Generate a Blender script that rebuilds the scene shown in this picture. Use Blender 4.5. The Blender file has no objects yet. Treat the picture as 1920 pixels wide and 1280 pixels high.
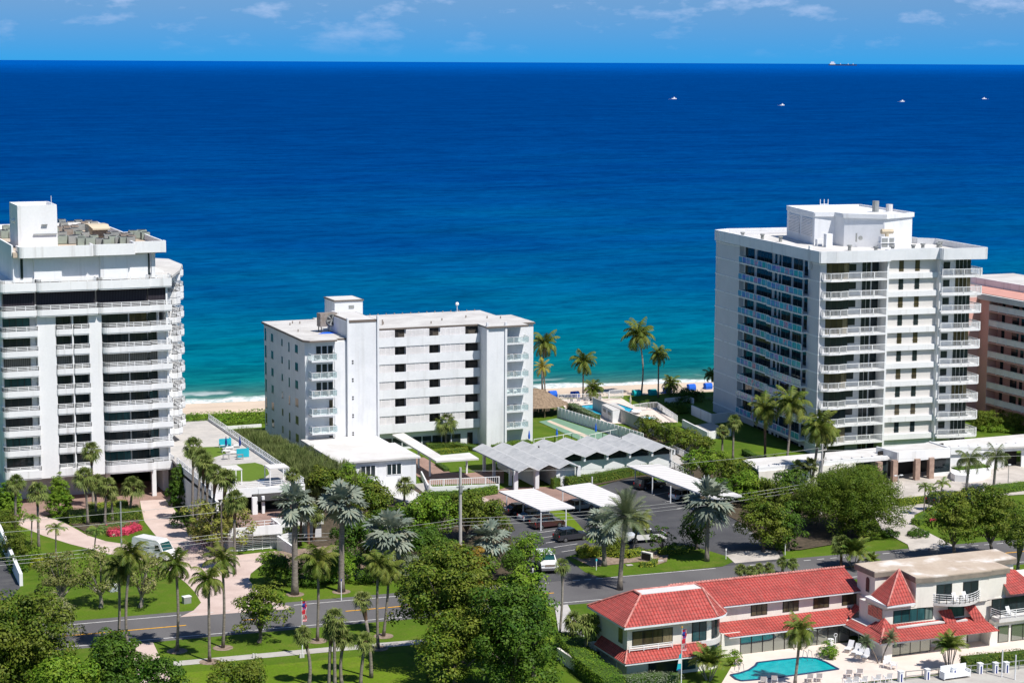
import bpy, math, random
import numpy as np
R = math.radians
sc = bpy.context.scene
col = sc.collection
# ---------------------------------------------------------------- camera, sky, sun
FPX, CH, PT, RO, A0 = 3733.0, 62.0, math.atan(523/3733.0), 0.0047, R(22.5)
ORG = np.array([-3.478, 318.535])
_fw = np.array([0, math.cos(PT), -math.sin(PT)]); _up = np.array([0, math.sin(PT), math.cos(PT)]); _rt = np.array([1.0, 0, 0])
_r2 = _rt*math.cos(RO)+_up*math.sin(RO); _u2 = _up*math.cos(RO)-_rt*math.sin(RO)
def _rotk(v): return np.array([v[0]*math.cos(A0)+v[1]*math.sin(A0), -v[0]*math.sin(A0)+v[1]*math.cos(A0), v[2]])
FW, RT, UP = _rotk(_fw), _rotk(_r2), _rotk(_u2)
CAM = _rotk(np.array([-ORG[0], -ORG[1], CH]))
from mathutils import Matrix, Vector
cd = bpy.data.cameras.new("camera"); cam = bpy.data.objects.new("camera", cd); col.objects.link(cam)
cd.sensor_width = 36; cd.lens = FPX/1920*36; cd.clip_start = 1; cd.clip_end = 900000
m = Matrix(((RT[0], UP[0], -FW[0], CAM[0]), (RT[1], UP[1], -FW[1], CAM[1]), (RT[2], UP[2], -FW[2], CAM[2]), (0, 0, 0, 1)))
cam.matrix_world = m
sc.camera = cam
SUN_AZ, SUN_EL = -69.0, 57.5
sl = bpy.data.lights.new("sun", 'SUN'); sun = bpy.data.objects.new("sun", sl); col.objects.link(sun)
sl.energy = 4.9; sl.angle = R(0.5); sl.color = (1.0, 0.96, 0.9)
sd = Vector((math.cos(R(SUN_AZ))*math.cos(R(SUN_EL)), math.sin(R(SUN_AZ))*math.cos(R(SUN_EL)), math.sin(R(SUN_EL))))
sun.rotation_euler = sd.to_track_quat('Z', 'Y').to_euler()
w = bpy.data.worlds.new("World"); sc.world = w; w.use_nodes = True
nt = w.node_tree; N = nt.nodes; Lk = nt.links; N.clear()
def nn(t, nodes=None): return (nodes or N).new(t)
sky = nn('ShaderNodeTexSky'); sky.sky_type = 'NISHITA'; sky.sun_disc = False
sky.sun_elevation = R(SUN_EL); sky.sun_rotation = math.atan2(sd[0], sd[1]); sky.air_density = 1.0; sky.dust_density = 0.4; sky.ozone_density = 3.0
hs = nn('ShaderNodeHueSaturation'); hs.inputs['Saturation'].default_value = 1.35
mul = nn('ShaderNodeMix'); mul.data_type = 'RGBA'; mul.blend_type = 'MULTIPLY'; mul.inputs[0].default_value = 1
mul.inputs[7].default_value = (0.060, 0.060, 0.066, 1)
Lk.new(sky.outputs[0], hs.inputs['Color']); Lk.new(hs.outputs[0], mul.inputs[6])
tc = nn('ShaderNodeTexCoord'); sx = nn('ShaderNodeSeparateXYZ'); Lk.new(tc.outputs['Generated'], sx.inputs[0])
# low band of clear tropical blue above the horizon
rp = nn('ShaderNodeMapRange'); rp.inputs[1].default_value = 0.0; rp.inputs[2].default_value = 0.09; rp.inputs[3].default_value = 1; rp.inputs[4].default_value = 0
Lk.new(sx.outputs[2], rp.inputs[0])
cr = nn('ShaderNodeValToRGB'); e = cr.color_ramp.elements
mr2 = nn('ShaderNodeMapRange'); mr2.inputs[1].default_value = 0; mr2.inputs[2].default_value = 0.04; Lk.new(sx.outputs[2], mr2.inputs[0]); Lk.new(mr2.outputs[0], cr.inputs[0])
e[0].position = 0; e[0].color = (0.036, 0.31, 0.68, 1); e[1].position = 0.9; e[1].color = (0.028, 0.25, 0.66, 1)
mx = nn('ShaderNodeMix'); mx.data_type = 'RGBA'; Lk.new(rp.outputs[0], mx.inputs[0]); Lk.new(mul.outputs[2], mx.inputs[6]); Lk.new(cr.outputs[0], mx.inputs[7])
# thin clouds: noise on the view direction, stretched along the horizon
mp = nn('ShaderNodeMapping'); mp.inputs['Scale'].default_value = (12, 12, 34); Lk.new(tc.outputs['Generated'], mp.inputs[0])
nz = nn('ShaderNodeTexNoise'); nz.inputs['Scale'].default_value = 2.6; nz.inputs['Detail'].default_value = 7; nz.inputs['Roughness'].default_value = 0.6; Lk.new(mp.outputs[0], nz.inputs['Vector'])
c2 = nn('ShaderNodeMapRange'); c2.inputs[1].default_value = 0.53; c2.inputs[2].default_value = 0.73; Lk.new(nz.outputs[0], c2.inputs[0])
c3 = nn('ShaderNodeMapRange'); c3.inputs[1].default_value = 0.002; c3.inputs[2].default_value = 0.034; Lk.new(sx.outputs[2], c3.inputs[0])
c4 = nn('ShaderNodeMath'); c4.operation = 'MULTIPLY'; Lk.new(c2.outputs[0], c4.inputs[0]); Lk.new(c3.outputs[0], c4.inputs[1])
mc = nn('ShaderNodeMix'); mc.data_type = 'RGBA'; Lk.new(c4.outputs[0], mc.inputs[0]); Lk.new(mx.outputs[2], mc.inputs[6]); mc.inputs[7].default_value = (0.40, 0.52, 0.76, 1)
bg = nn('ShaderNodeBackground'); bg.inputs[1].default_value = 1.0; Lk.new(mc.outputs[2], bg.inputs[0])
wo = nn('ShaderNodeOutputWorld'); Lk.new(bg.outputs[0], wo.inputs[0])
sc.view_settings.view_transform = 'Standard'; sc.view_settings.look = 'None'; sc.view_settings.exposure = 0.28; sc.view_settings.gamma = 1
# ---------------------------------------------------------------- measuring helpers (site frame: x along the fronts, y towards the sea)
def ray(px, py): return FW+RT*((px-960)/FPX)-UP*((py-640)/FPX)
def P(px, py, z=0.0):
    d = ray(px, py); return CAM+d*((z-CAM[2])/d[2])
def PV(px, py, v):                      # point on the vertical plane y = v
    d = ray(px, py); return CAM+d*((v-CAM[1])/d[1])
def PD(px, py, b):                      # point above base b, on the plane facing the camera
    d = ray(px, py); f = np.array([FW[0], FW[1], 0]); return CAM+d*(((np.array(b)-CAM)@f)/(d@f))
def ppm(b): return FPX/((np.array(b)-CAM)@FW)
# ---------------------------------------------------------------- materials
def newmat(name):
    m = bpy.data.materials.new(name); m.use_nodes = True; t = m.node_tree; t.nodes.clear()
    o = t.nodes.new('ShaderNodeOutputMaterial'); b = t.nodes.new('ShaderNodeBsdfPrincipled'); t.links.new(b.outputs[0], o.inputs[0]); return m, t, b, o
def mixc(t, f, a, b, mode='MIX'):
    x = t.nodes.new('ShaderNodeMix'); x.data_type = 'RGBA'; x.blend_type = mode
    for i, s in ((0, f), (6, a), (7, b)):
        if hasattr(s, 'is_output'): t.links.new(s, x.inputs[i])
        elif i == 0: x.inputs[0].default_value = s
        else: x.inputs[i].default_value = tuple(s)+(1,)
    return x.outputs[2]
def noise(t, scale, detail=4, vec=None, rough=.55, stretch=None):
    n = t.nodes.new('ShaderNodeTexNoise'); n.inputs['Scale'].default_value = scale; n.inputs['Detail'].default_value = detail; n.inputs['Roughness'].default_value = rough
    if vec is None: vec = t.nodes.new('ShaderNodeNewGeometry').outputs['Position']
    if stretch:
        q = t.nodes.new('ShaderNodeMapping'); q.inputs['Scale'].default_value = stretch; t.links.new(vec, q.inputs[0]); vec = q.outputs[0]
    t.links.new(vec, n.inputs['Vector']); return n.outputs[0]
def rng(t, s, a, b, c=0., d=1.):
    r = t.nodes.new('ShaderNodeMapRange'); t.links.new(s, r.inputs[0])
    for i, v in enumerate((a, b, c, d)): r.inputs[i+1].default_value = v
    return r.outputs[0]
def mth(t, op, a, b=None):
    x = t.nodes.new('ShaderNodeMath'); x.operation = op
    for i, s in enumerate((a, b)):
        if s is None: continue
        if hasattr(s, 'is_output'): t.links.new(s, x.inputs[i])
        else: x.inputs[i].default_value = s
    return x.outputs[0]
def M(name, c, rough=.8, c2=None, scale=.5, stretch=None, fine=0.06, bump=0, bscale=3, metal=0, spec=.3, lo=.4, hi=.65, stain=None):
    m, t, b, o = newmat(name)
    s = mixc(t, rng(t, noise(t, scale, 5, stretch=stretch), lo, hi), c, c2 or tuple(x*.88 for x in c))
    if stain: s = mixc(t, rng(t, noise(t, stain[1], 6, stretch=stain[2] if len(stain) > 2 else None), .55, .75, 0, stain[3] if len(stain) > 3 else .6), s, stain[0])
    if fine: s = mixc(t, rng(t, noise(t, bscale, 3), .3, .7, 0, fine), s, (0.0, 0.0, 0.0))
    t.links.new(s, b.inputs['Base Color']); b.inputs['Roughness'].default_value = rough; b.inputs['Metallic'].default_value = metal; b.inputs['Specular IOR Level'].default_value = spec
    if bump:
        u = t.nodes.new('ShaderNodeBump'); u.inputs['Strength'].default_value = bump; u.inputs['Distance'].default_value = .1; t.links.new(noise(t, bscale, 4), u.inputs['Height']); t.links.new(u.outputs[0], b.inputs['Normal'])
    return m
def leafmat(name, c, c2, c3=None, trans=.13, rough=.6, spec=.2):
    m, t, b, o = newmat(name)
    g = t.nodes.new('ShaderNodeNewGeometry'); rd = g.outputs['Random Per Island']
    oi = t.nodes.new('ShaderNodeObjectInfo').outputs['Random']
    s = mixc(t, rd, c, c2)
    s = mixc(t, rng(t, noise(t, .35, 3), .35, .65), s, mixc(t, .5, s, c3 or c2))
    if c3: s = mixc(t, rng(t, rd, .80, .95, 0, .8), s, c3)
    s = mixc(t, rng(t, oi, 0, 1, .0, .22), s, (.0, .0, .0))
    t.links.new(s, b.inputs['Base Color']); b.inputs['Roughness'].default_value = rough; b.inputs['Specular IOR Level'].default_value = spec
    tr = t.nodes.new('ShaderNodeBsdfTranslucent'); t.links.new(s, tr.inputs[0]); x = t.nodes.new('ShaderNodeMixShader'); x.inputs[0].default_value = trans
    t.links.new(b.outputs[0], x.inputs[1]); t.links.new(tr.outputs[0], x.inputs[2]); t.links.new(x.outputs[0], o.inputs[0]); return m
def glassmat(name, c=(.012, .018, .022), c2=(.028, .042, .048), c3=(.17, .17, .15), rough=.06, amt=.12):
    m, t, b, o = newmat(name)
    g = t.nodes.new('ShaderNodeNewGeometry'); rd = g.outputs['Random Per Island']
    s = mixc(t, rng(t, rd, .1, .8), c, c2)
    s = mixc(t, rng(t, rd, 1-amt-.02, 1-amt), s, c3)
    s = mixc(t, rng(t, noise(t, 1.6, 3, stretch=(1.4, 1.4, .25)), .5, .6, 0, .55), s, c)
    t.links.new(s, b.inputs['Base Color']); b.inputs['Roughness'].default_value = rough; b.inputs['Specular IOR Level'].default_value = .35
    return m
def stripes(name, c, c2, period, duty=.5, rough=.6, axis='u', uv=True, bump=0., third=None):
    m, t, b, o = newmat(name)
    if uv: v = t.nodes.new('ShaderNodeUVMap').outputs[0]
    else: v = t.nodes.new('ShaderNodeNewGeometry').outputs['Position']
    q = t.nodes.new('ShaderNodeSeparateXYZ'); t.links.new(v, q.inputs[0])
    s = q.outputs[{'u': 0, 'v': 1, 'w': 2}[axis]]
    f = mth(t, 'FRACT', mth(t, 'DIVIDE', s, period))
    k = rng(t, f, duty-.08, duty+.08)
    cc = mixc(t, k, c, c2)
    cc = mixc(t, rng(t, noise(t, .8, 4), .4, .7, 0, .25), cc, tuple(x*.7 for x in c))
    t.links.new(cc, b.inputs['Base Color']); b.inputs['Roughness'].default_value = rough; b.inputs['Specular IOR Level'].default_value = .2
    if bump:
        u = t.nodes.new('ShaderNodeBump'); u.inputs['Strength'].default_value = bump; u.inputs['Distance'].default_value = .08; t.links.new(f, u.inputs['Height']); t.links.new(u.outputs[0], b.inputs['Normal'])
    return m
MT = {}
MT['white'] = M('white_stucco', (.80, .80, .80), .85, (.74, .74, .745), .25, (1, 1, .3), .05, stain=((.42, .40, .37), .6, (1.8, 1.8, .10), .6))
MT['offwhite'] = M('warm_stucco', (.78, .745, .67), .85, (.73, .69, .62), .3, fine=.05, stain=((.5, .46, .4), .7, (1.5, 1.5, .2), .4))
MT['grey'] = M('pale_grey_stucco', (.60, .60, .62), .85, (.56, .56, .58), .3, fine=.05)
MT['beige'] = M('beige_panel', (.66, .63, .60), .8, (.63, .60, .57), .3, fine=.04)
MT['roofwhite'] = M('white_roof_membrane', (.63, .615, .60), .8, (.55, .53, .50), .25, fine=.05, stain=((.42, .39, .35), .22, None, .55))
MT['litter'] = M('leaf_litter', (.10, .075, .05), 1, (.06, .05, .03), 1.5, fine=.3)
MT['roofgravel'] = M('pale_roof', (.60, .585, .56), .9, (.50, .48, .46), .25, fine=.15, bscale=5, stain=((.36, .34, .32), .3, None, .5))
MT['roofdirty'] = M('weathered_flat_roof', (.52, .43, .34), .9, (.45, .36, .28), .4, fine=.1, stain=((.80, .76, .72), .35, None, 1))
MT['fascia'] = M('brown_fascia', (.16, .13, .11), .7, scale=1)
MT['tanfascia'] = M('tan_fascia', (.26, .22, .18), .8, (.2, .17, .14), 1)
MT['rail'] = M('white_rail', (.82, .82, .82), .5, fine=0)
MT['glass'] = glassmat('tinted_window_glass')
MT['glassteal'] = glassmat('teal_window_glass', (.01, .04, .045), (.03, .10, .11), (.15, .2, .18))
MT['glassbrown'] = glassmat('bronze_window_glass', (.025, .02, .012), (.11, .09, .05), (.22, .18, .11), amt=.3)
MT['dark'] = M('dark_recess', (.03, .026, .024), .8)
MT['darkframe'] = M('dark_frame', (.025, .022, .02), .5)
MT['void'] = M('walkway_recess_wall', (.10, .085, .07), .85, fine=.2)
MT['shutdark'] = stripes('dark_pleated_shutter', (.016, .012, .018), (.045, .04, .05), .22, .5, .6)
MT['shutgrey'] = stripes('grey_pleated_shutter', (.10, .10, .09), (.22, .21, .185), .26, .5, .6)
MT['louvre'] = M('white_louvre', (.80, .77, .77), .7, fine=0)
MT['concrete'] = M('concrete', (.50, .47, .44), .9, (.42, .40, .38), .5, fine=.12)
MT['paver'] = M('pink_paver', (.60, .475, .42), .9, (.52, .40, .35), .3, fine=.12, bscale=6, stain=((.35, .27, .24), .15, None, .5))
MT['paverdark'] = M('red_brown_paver', (.34, .22, .18), .9, (.26, .17, .14), .5, fine=.2, bscale=5)
MT['driveconc'] = M('stained_drive', (.55, .50, .45), .9, (.42, .38, .34), .25, fine=.12, stain=((.28, .25, .22), .2, None, .6))
MT['deck'] = M('pale_pool_deck', (.70, .60, .53), .9, (.64, .54, .47), .4, fine=.06)
MT['asphalt'] = M('asphalt', (.085, .085, .09), .9, (.055, .055, .06), .15, fine=.2, bscale=4, stain=((.14, .135, .13), .2, None, .7))
MT['asphaltroad'] = M('road_asphalt', (.135, .13, .13), .9, (.105, .10, .102), .12, (1, .3, 1), fine=.12, bscale=4, stain=((.16, .155, .15), .1, (.3, 1.5, 1), .5))
MT['walk'] = M('concrete_walk', (.46, .44, .40), .9, (.40, .37, .34), .4, fine=.1)
MT['paint'] = M('road_paint', (.75, .74, .72), .7, (.55, .53, .5), 2)
MT['yellow'] = M('yellow_road_paint', (.75, .38, .03), .7, (.6, .3, .03), 2)
MT['mulch'] = M('mulch', (.33, .25, .19), 1, (.22, .16, .12), 1.5, fine=.3)
MT['sand'] = M('beach_sand', (.64, .52, .40), .95, (.56, .45, .35), .12, fine=.1, stain=((.38, .30, .23), .3, (.2, 2, 1), .5))
def grassmat(name, a, b_, y):
    m, t, b, o = newmat(name)
    s = mixc(t, rng(t, noise(t, .09, 5), .35, .65), a, b_)
    s = mixc(t, rng(t, noise(t, .35, 5), .52, .75, 0, .7), s, y)
    s = mixc(t, rng(t, noise(t, 1.1, 5, rough=.7), .50, .70, 0, .45), s, (.16, .15, .04)); s = mixc(t, rng(t, noise(t, 5, 3), .3, .75, 0, .5), s, tuple(x*.35 for x in a))
    t.links.new(s, b.inputs['Base Color']); b.inputs['Roughness'].default_value = .9; b.inputs['Specular IOR Level'].default_value = .1
    return m
MT['grass'] = grassmat('lawn', (.070, .132, .010), (.108, .182, .013), (.175, .195, .035))
MT['grass2'] = grassmat('bright_lawn', (.110, .19, .010), (.15, .225, .015), (.21, .225, .035))
MT['turf'] = M('artificial_turf', (.10, .165, .012), .95, (.09, .15, .012), .5, fine=.1)
MT['court'] = M('green_court', (.17, .29, .20), .9, (.15, .26, .18), .5)
MT['tan'] = M('tan_metal', (.56, .47, .34), .6, fine=.05)
MT['steel'] = M('grey_metal', (.34, .35, .34), .5, (.26, .27, .26), .8, metal=.2)
MT['acgreen'] = M('sage_metal', (.30, .34, .29), .55, (.24, .27, .24), .8)
MT['acdark'] = M('dark_fan_grille', (.05, .05, .055), .6, fine=.2)
MT['acrust'] = M('weathered_metal', (.30, .26, .23), .6, (.22, .18, .15), 2)
MT['blue'] = M('royal_blue_canvas', (.012, .12, .62), .7, fine=.05)
MT['tealcv'] = M('teal_canvas', (.0, .38, .40), .7, fine=.05)
MT['navy'] = M('navy_canvas', (.01, .03, .18), .7)
MT['cyanp'] = M('cyan_panel', (.02, .42, .52), .3, fine=.0)
MT['thatch'] = M('thatch', (.34, .25, .17), 1, (.22, .16, .11), 1.2, (2, 2, .3), fine=.4, bump=.8, bscale=6)
MT['wood'] = M('timber', (.25, .18, .12), .8)
MT['trunk'] = M('palm_trunk', (.27, .235, .20), .95, (.17, .145, .12), 2.2, (1, 1, 3), fine=.2)
MT['trunkred'] = M('fibrous_trunk', (.19, .11, .07), .95, (.13, .08, .05), 3, fine=.3)
MT['bark'] = M('bark', (.20, .165, .14), .95, (.11, .09, .075), 2, fine=.25)
MT['barkpale'] = M('pale_bark', (.36, .32, .27), .95, (.24, .21, .18), 2, fine=.2)
MT['carp'] = stripes('ribbed_white_carport_roof', (.68, .66, .64), (.52, .49, .48), 1.15, .72, .6, 'v')
MT['shingle'] = M('grey_shingle', (.47, .475, .48), .9, (.39, .40, .41), .8, fine=.15, bscale=6, stain=((.26, .27, .28), .7, None, .5))
MT['black'] = M('tyre_rubber', (.015, .015, .015), .8)
MT['carglass'] = M('car_glass', (.008, .012, .016), .04, fine=0, spec=.8)
MT['teallens'] = M('green_windscreen', (.01, .06, .06), .04, fine=0, spec=.8)
def carpaint(n, c, r=.25):
    m = M(n, c, r, fine=0, spec=.6, scale=3, c2=tuple(x*.93 for x in c)); b = m.node_tree.nodes['Principled BSDF']; b.inputs['Coat Weight'].default_value = .6; b.inputs['Coat Roughness'].default_value = .06; return m
MT['carwhite'] = carpaint('white_car_paint', (.78, .78, .78)); MT['cargrey'] = carpaint('dark_grey_car_paint', (.035, .036, .045)); MT['carblack'] = carpaint('black_car_paint', (.012, .012, .016))
MT['carred'] = carpaint('maroon_car_paint', (.06, .022, .022)); MT['carsilver'] = carpaint('silver_car_paint', (.38, .42, .46)); MT['carblue'] = carpaint('navy_car_paint', (.012, .016, .05))
MT['redlamp'] = M('red_lens', (.45, .02, .02), .3, fine=0); MT['lamp'] = M('clear_lens', (.75, .75, .72), .2, fine=0, spec=.6)
MT['chrome'] = M('chrome', (.5, .5, .52), .25, metal=.9, fine=0); MT['ink'] = M('dark_lettering', (.03, .05, .07), .6, fine=0)
MT['pinkwall'] = M('salmon_stucco', (.70, .40, .35), .85, (.64, .36, .31), .3, fine=.05)
MT['pinkroof'] = M('salmon_roof', (.58, .30, .25), .85)
MT['brick'] = M('brown_stone_column', (.40, .28, .22), .9, (.30, .20, .16), 1.2, fine=.1)
MT['bluewhite'] = M('white_painted_wall', (.74, .745, .76), .85, (.68, .69, .71), .4, fine=.05, stain=((.44, .43, .41), .5, (1.6, 1.6, .12), .4))
# sea: depth-banded water colour with moving patches, swell bump and breaking foam by the shore
m, t, b, o = newmat('sea_water'); MT['sea'] = m
pos = t.nodes.new('ShaderNodeNewGeometry').outputs['Position']; q = t.nodes.new('ShaderNodeSeparateXYZ'); t.links.new(pos, q.inputs[0])
dist = mth(t, 'ADD', mth(t, 'ADD', q.outputs[1], mth(t, 'MULTIPLY', q.outputs[0], .11)), -56.5)      # metres seaward of the shoreline
wob = rng(t, noise(t, .016, 5, stretch=(.5, 1, 1)), .3, .7, -.16, .16)
wob2 = rng(t, noise(t, .004, 4, stretch=(.35, 1, 1)), .3, .7, -.16, .16)
lg = mth(t, 'LOGARITHM', mth(t, 'MAXIMUM', dist, 1.0), 10.0)
dd = mth(t, 'ADD', mth(t, 'ADD', lg, wob), wob2)
ramp = t.nodes.new('ShaderNodeValToRGB'); t.links.new(rng(t, dd, 0.5, 4.5), ramp.inputs[0])
stops = [(0.0, (.12, .24, .19)), (.08, (.05, .19, .165)), (.20, (.003, .165, .175)), (.30, (.0, .160, .215)), (.375, (.0, .135, .235)), (.44, (.0, .100, .235)), (.52, (.0, .072, .23)), (.60, (.0, .054, .212)), (.70, (.0, .048, .200)), (.85, (.0, .052, .22)), (.93, (.0, .078, .32)), (1.0, (.0, .10, .40))]
el = ramp.color_ramp.elements
el[0].position, el[0].color = stops[0][0], stops[0][1]+(1,); el[1].position, el[1].color = stops[-1][0], stops[-1][1]+(1,)
for p_, c_ in stops[1:-1]: x = el.new(p_); x.color = c_+(1,)
s = ramp.outputs[0]
str0 = rng(t, noise(t, .014, 6, stretch=(.55, 1, 1), rough=.75), .42, .62, 0, .48); s = mixc(t, str0, s, mixc(t, 1, s, (.45, .52, .64), 'MULTIPLY'))
str1 = rng(t, noise(t, .07, 7, stretch=(.45, 1, 1), rough=.78), .44, .60, 0, .62); s = mixc(t, str1, s, mixc(t, 1, s, (.42, .50, .62), 'MULTIPLY'))
str2 = rng(t, noise(t, .40, 5, stretch=(.4, 1, 1), rough=.7), .45, .62, 0, .5); s = mixc(t, str2, s, mixc(t, 1, s, (.35, .45, .6), 'MULTIPLY'))
fw_ = mth(t, 'ADD', dist, rng(t, noise(t, .07, 5), .2, .8, -5, 5))
f1 = mth(t, 'MULTIPLY', rng(t, fw_, -8, -2, 0, 1), rng(t, fw_, 2.5, 5.5, 1, 0))
lace = rng(t, noise(t, 1.1, 5), .40, .62, .45, 1)
f2 = mth(t, 'MULTIPLY', mth(t, 'MULTIPLY', rng(t, fw_, 8, 9.5, 0, 1), rng(t, fw_, 11, 13.5, 1, 0)), rng(t, noise(t, .035, 3), .56, .66, 0, .6))
foam = mth(t, 'MINIMUM', mth(t, 'ADD', mth(t, 'MULTIPLY', f1, lace), f2), 1.0)
caps = mth(t, 'MULTIPLY', rng(t, noise(t, .09, 6, stretch=(.5, 1, 1), rough=.75), .745, .77), .8)
foam = mth(t, 'MAXIMUM', foam, caps)
s = mixc(t, foam, s, (.80, .82, .82)); t.links.new(s, b.inputs['Base Color'])
b.inputs['Roughness'].default_value = .6; b.inputs['Specular IOR Level'].default_value = .0
bp = t.nodes.new('ShaderNodeBump'); bp.inputs['Strength'].default_value = .8; bp.inputs['Distance'].default_value = .55
h = mth(t, 'ADD', noise(t, .30, 6, stretch=(.35, 1, 1)), mth(t, 'MULTIPLY', noise(t, .05, 3, stretch=(.25, 1, 1)), 2.0)); t.links.new(h, bp.inputs['Height']); t.links.new(bp.outputs[0], b.inputs['Normal'])
# pool water
def poolmat(name, c, c2):
    m, t, b, o = newmat(name); s = mixc(t, rng(t, noise(t, 1.2, 5), .4, .65), c, c2); t.links.new(s, b.inputs['Base Color'])
    b.inputs['Roughness'].default_value = .08; b.inputs['Specular IOR Level'].default_value = .3
    u = t.nodes.new('ShaderNodeBump'); u.inputs['Strength'].default_value = .5; u.inputs['Distance'].default_value = .1; t.links.new(noise(t, 3, 4), u.inputs['Height']); t.links.new(u.outputs[0], b.inputs['Normal']); return m
MT['pool'] = poolmat('pool_water', (.0, .33, .36), (.01, .40, .42)); MT['pool2'] = poolmat('blue_pool_water', (.0, .40, .60), (.02, .50, .66))
MT['navytile'] = M('dark_pool_tile', (.02, .05, .12), .4)
# barrel tile roof, driven by the slope's own UVs in metres
def tilemat(name, c, c2):
    m, t, b, o = newmat(name); v = t.nodes.new('ShaderNodeUVMap').outputs[0]; q = t.nodes.new('ShaderNodeSeparateXYZ'); t.links.new(v, q.inputs[0])
    fu = mth(t, 'FRACT', mth(t, 'DIVIDE', q.outputs[0], .36)); fv = mth(t, 'FRACT', mth(t, 'DIVIDE', q.outputs[1], .48))
    arc = mth(t, 'SINE', mth(t, 'MULTIPLY', fu, math.pi)); s = mixc(t, rng(t, arc, .0, .45), c2, c)
    s = mixc(t, rng(t, fv, .72, .95, 0, .55), s, c2); s = mixc(t, rng(t, noise(t, 3, 4), .4, .7, 0, .3), s, (.42, .20, .17)); s = mixc(t, rng(t, noise(t, .55, 5), .45, .62, 0, .5), s, (.22, .05, .042))
    t.links.new(s, b.inputs['Base Color']); b.inputs['Roughness'].default_value = .7; b.inputs['Specular IOR Level'].default_value = .3
    u = t.nodes.new('ShaderNodeBump'); u.inputs['Strength'].default_value = 1; u.inputs['Distance'].default_value = .10
    t.links.new(mth(t, 'SUBTRACT', arc, mth(t, 'MULTIPLY', fv, .5)), u.inputs['Height']); t.links.new(u.outputs[0], b.inputs['Normal']); return m
MT['tile'] = tilemat('red_barrel_tile', (.47, .075, .062), (.16, .02, .018))
MT['ridge'] = M('pink_ridge_tile', (.60, .27, .23), .7, (.38, .13, .11), 2.5)
# foliage
MT['lf_coco'] = leafmat('coconut_leaf', (.05, .105, .010), (.12, .185, .018), (.24, .23, .05))
MT['lf_cocoy'] = leafmat('yellow_coconut_leaf', (.20, .22, .02), (.30, .27, .03), (.42, .30, .06))
MT['lf_sabal'] = leafmat('fan_leaf', (.085, .14, .025), (.16, .22, .045), (.25, .26, .08))
MT['lf_bis'] = leafmat('silver_fan_leaf', (.17, .23, .19), (.28, .345, .29), (.34, .34, .24), .15)
MT['lf_date'] = leafmat('date_palm_leaf', (.10, .16, .07), (.18, .24, .12), (.30, .30, .17))
MT['lf_queen'] = leafmat('queen_palm_leaf', (.05, .09, .02), (.09, .14, .03), (.2, .2, .08))
MT['lf_areca'] = leafmat('areca_leaf', (.06, .14, .02), (.11, .2, .03), (.28, .26, .05))
MT['lf_dark'] = leafmat('glossy_dark_leaf', (.010, .042, .003), (.065, .165, .010), (.12, .19, .018))
MT['lf_mid'] = leafmat('broad_leaf', (.018, .060, .004), (.125, .205, .010), (.21, .22, .03))
MT['lf_bright'] = leafmat('bright_leaf', (.04, .13, .006), (.16, .31, .014), (.24, .31, .03))
MT['lf_olive'] = leafmat('olive_leaf', (.10, .14, .03), (.20, .23, .06), (.34, .31, .18))
MT['lf_autumn'] = leafmat('turning_leaf', (.16, .14, .012), (.28, .20, .025), (.36, .17, .03))
MT['lf_yel'] = leafmat('yellow_shrub_leaf', (.26, .30, .02), (.38, .38, .03), (.2, .26, .02))
MT['lf_pine'] = leafmat('fine_needle', (.10, .15, .035), (.17, .22, .06), (.24, .26, .10), rough=.7)
MT['lf_sage'] = leafmat('grey_green_leaf', (.16, .20, .12), (.24, .27, .18))
MT['lf_flower'] = leafmat('pink_flower', (.62, .05, .11), (.75, .12, .20), (.50, .02, .06))
MT['lf_spread'] = leafmat('fern_like_leaf', (.03, .075, .005), (.10, .17, .010), (.15, .19, .015), rough=.6)
MT['lf_blue'] = leafmat('blue_leaf', (.0, .16, .45), (.0, .25, .55))
MT['lf_brown'] = leafmat('dead_leaf', (.30, .22, .13), (.40, .31, .2))
MT['lf_purple'] = leafmat('purple_twig', (.14, .09, .12), (.22, .15, .18))
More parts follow.
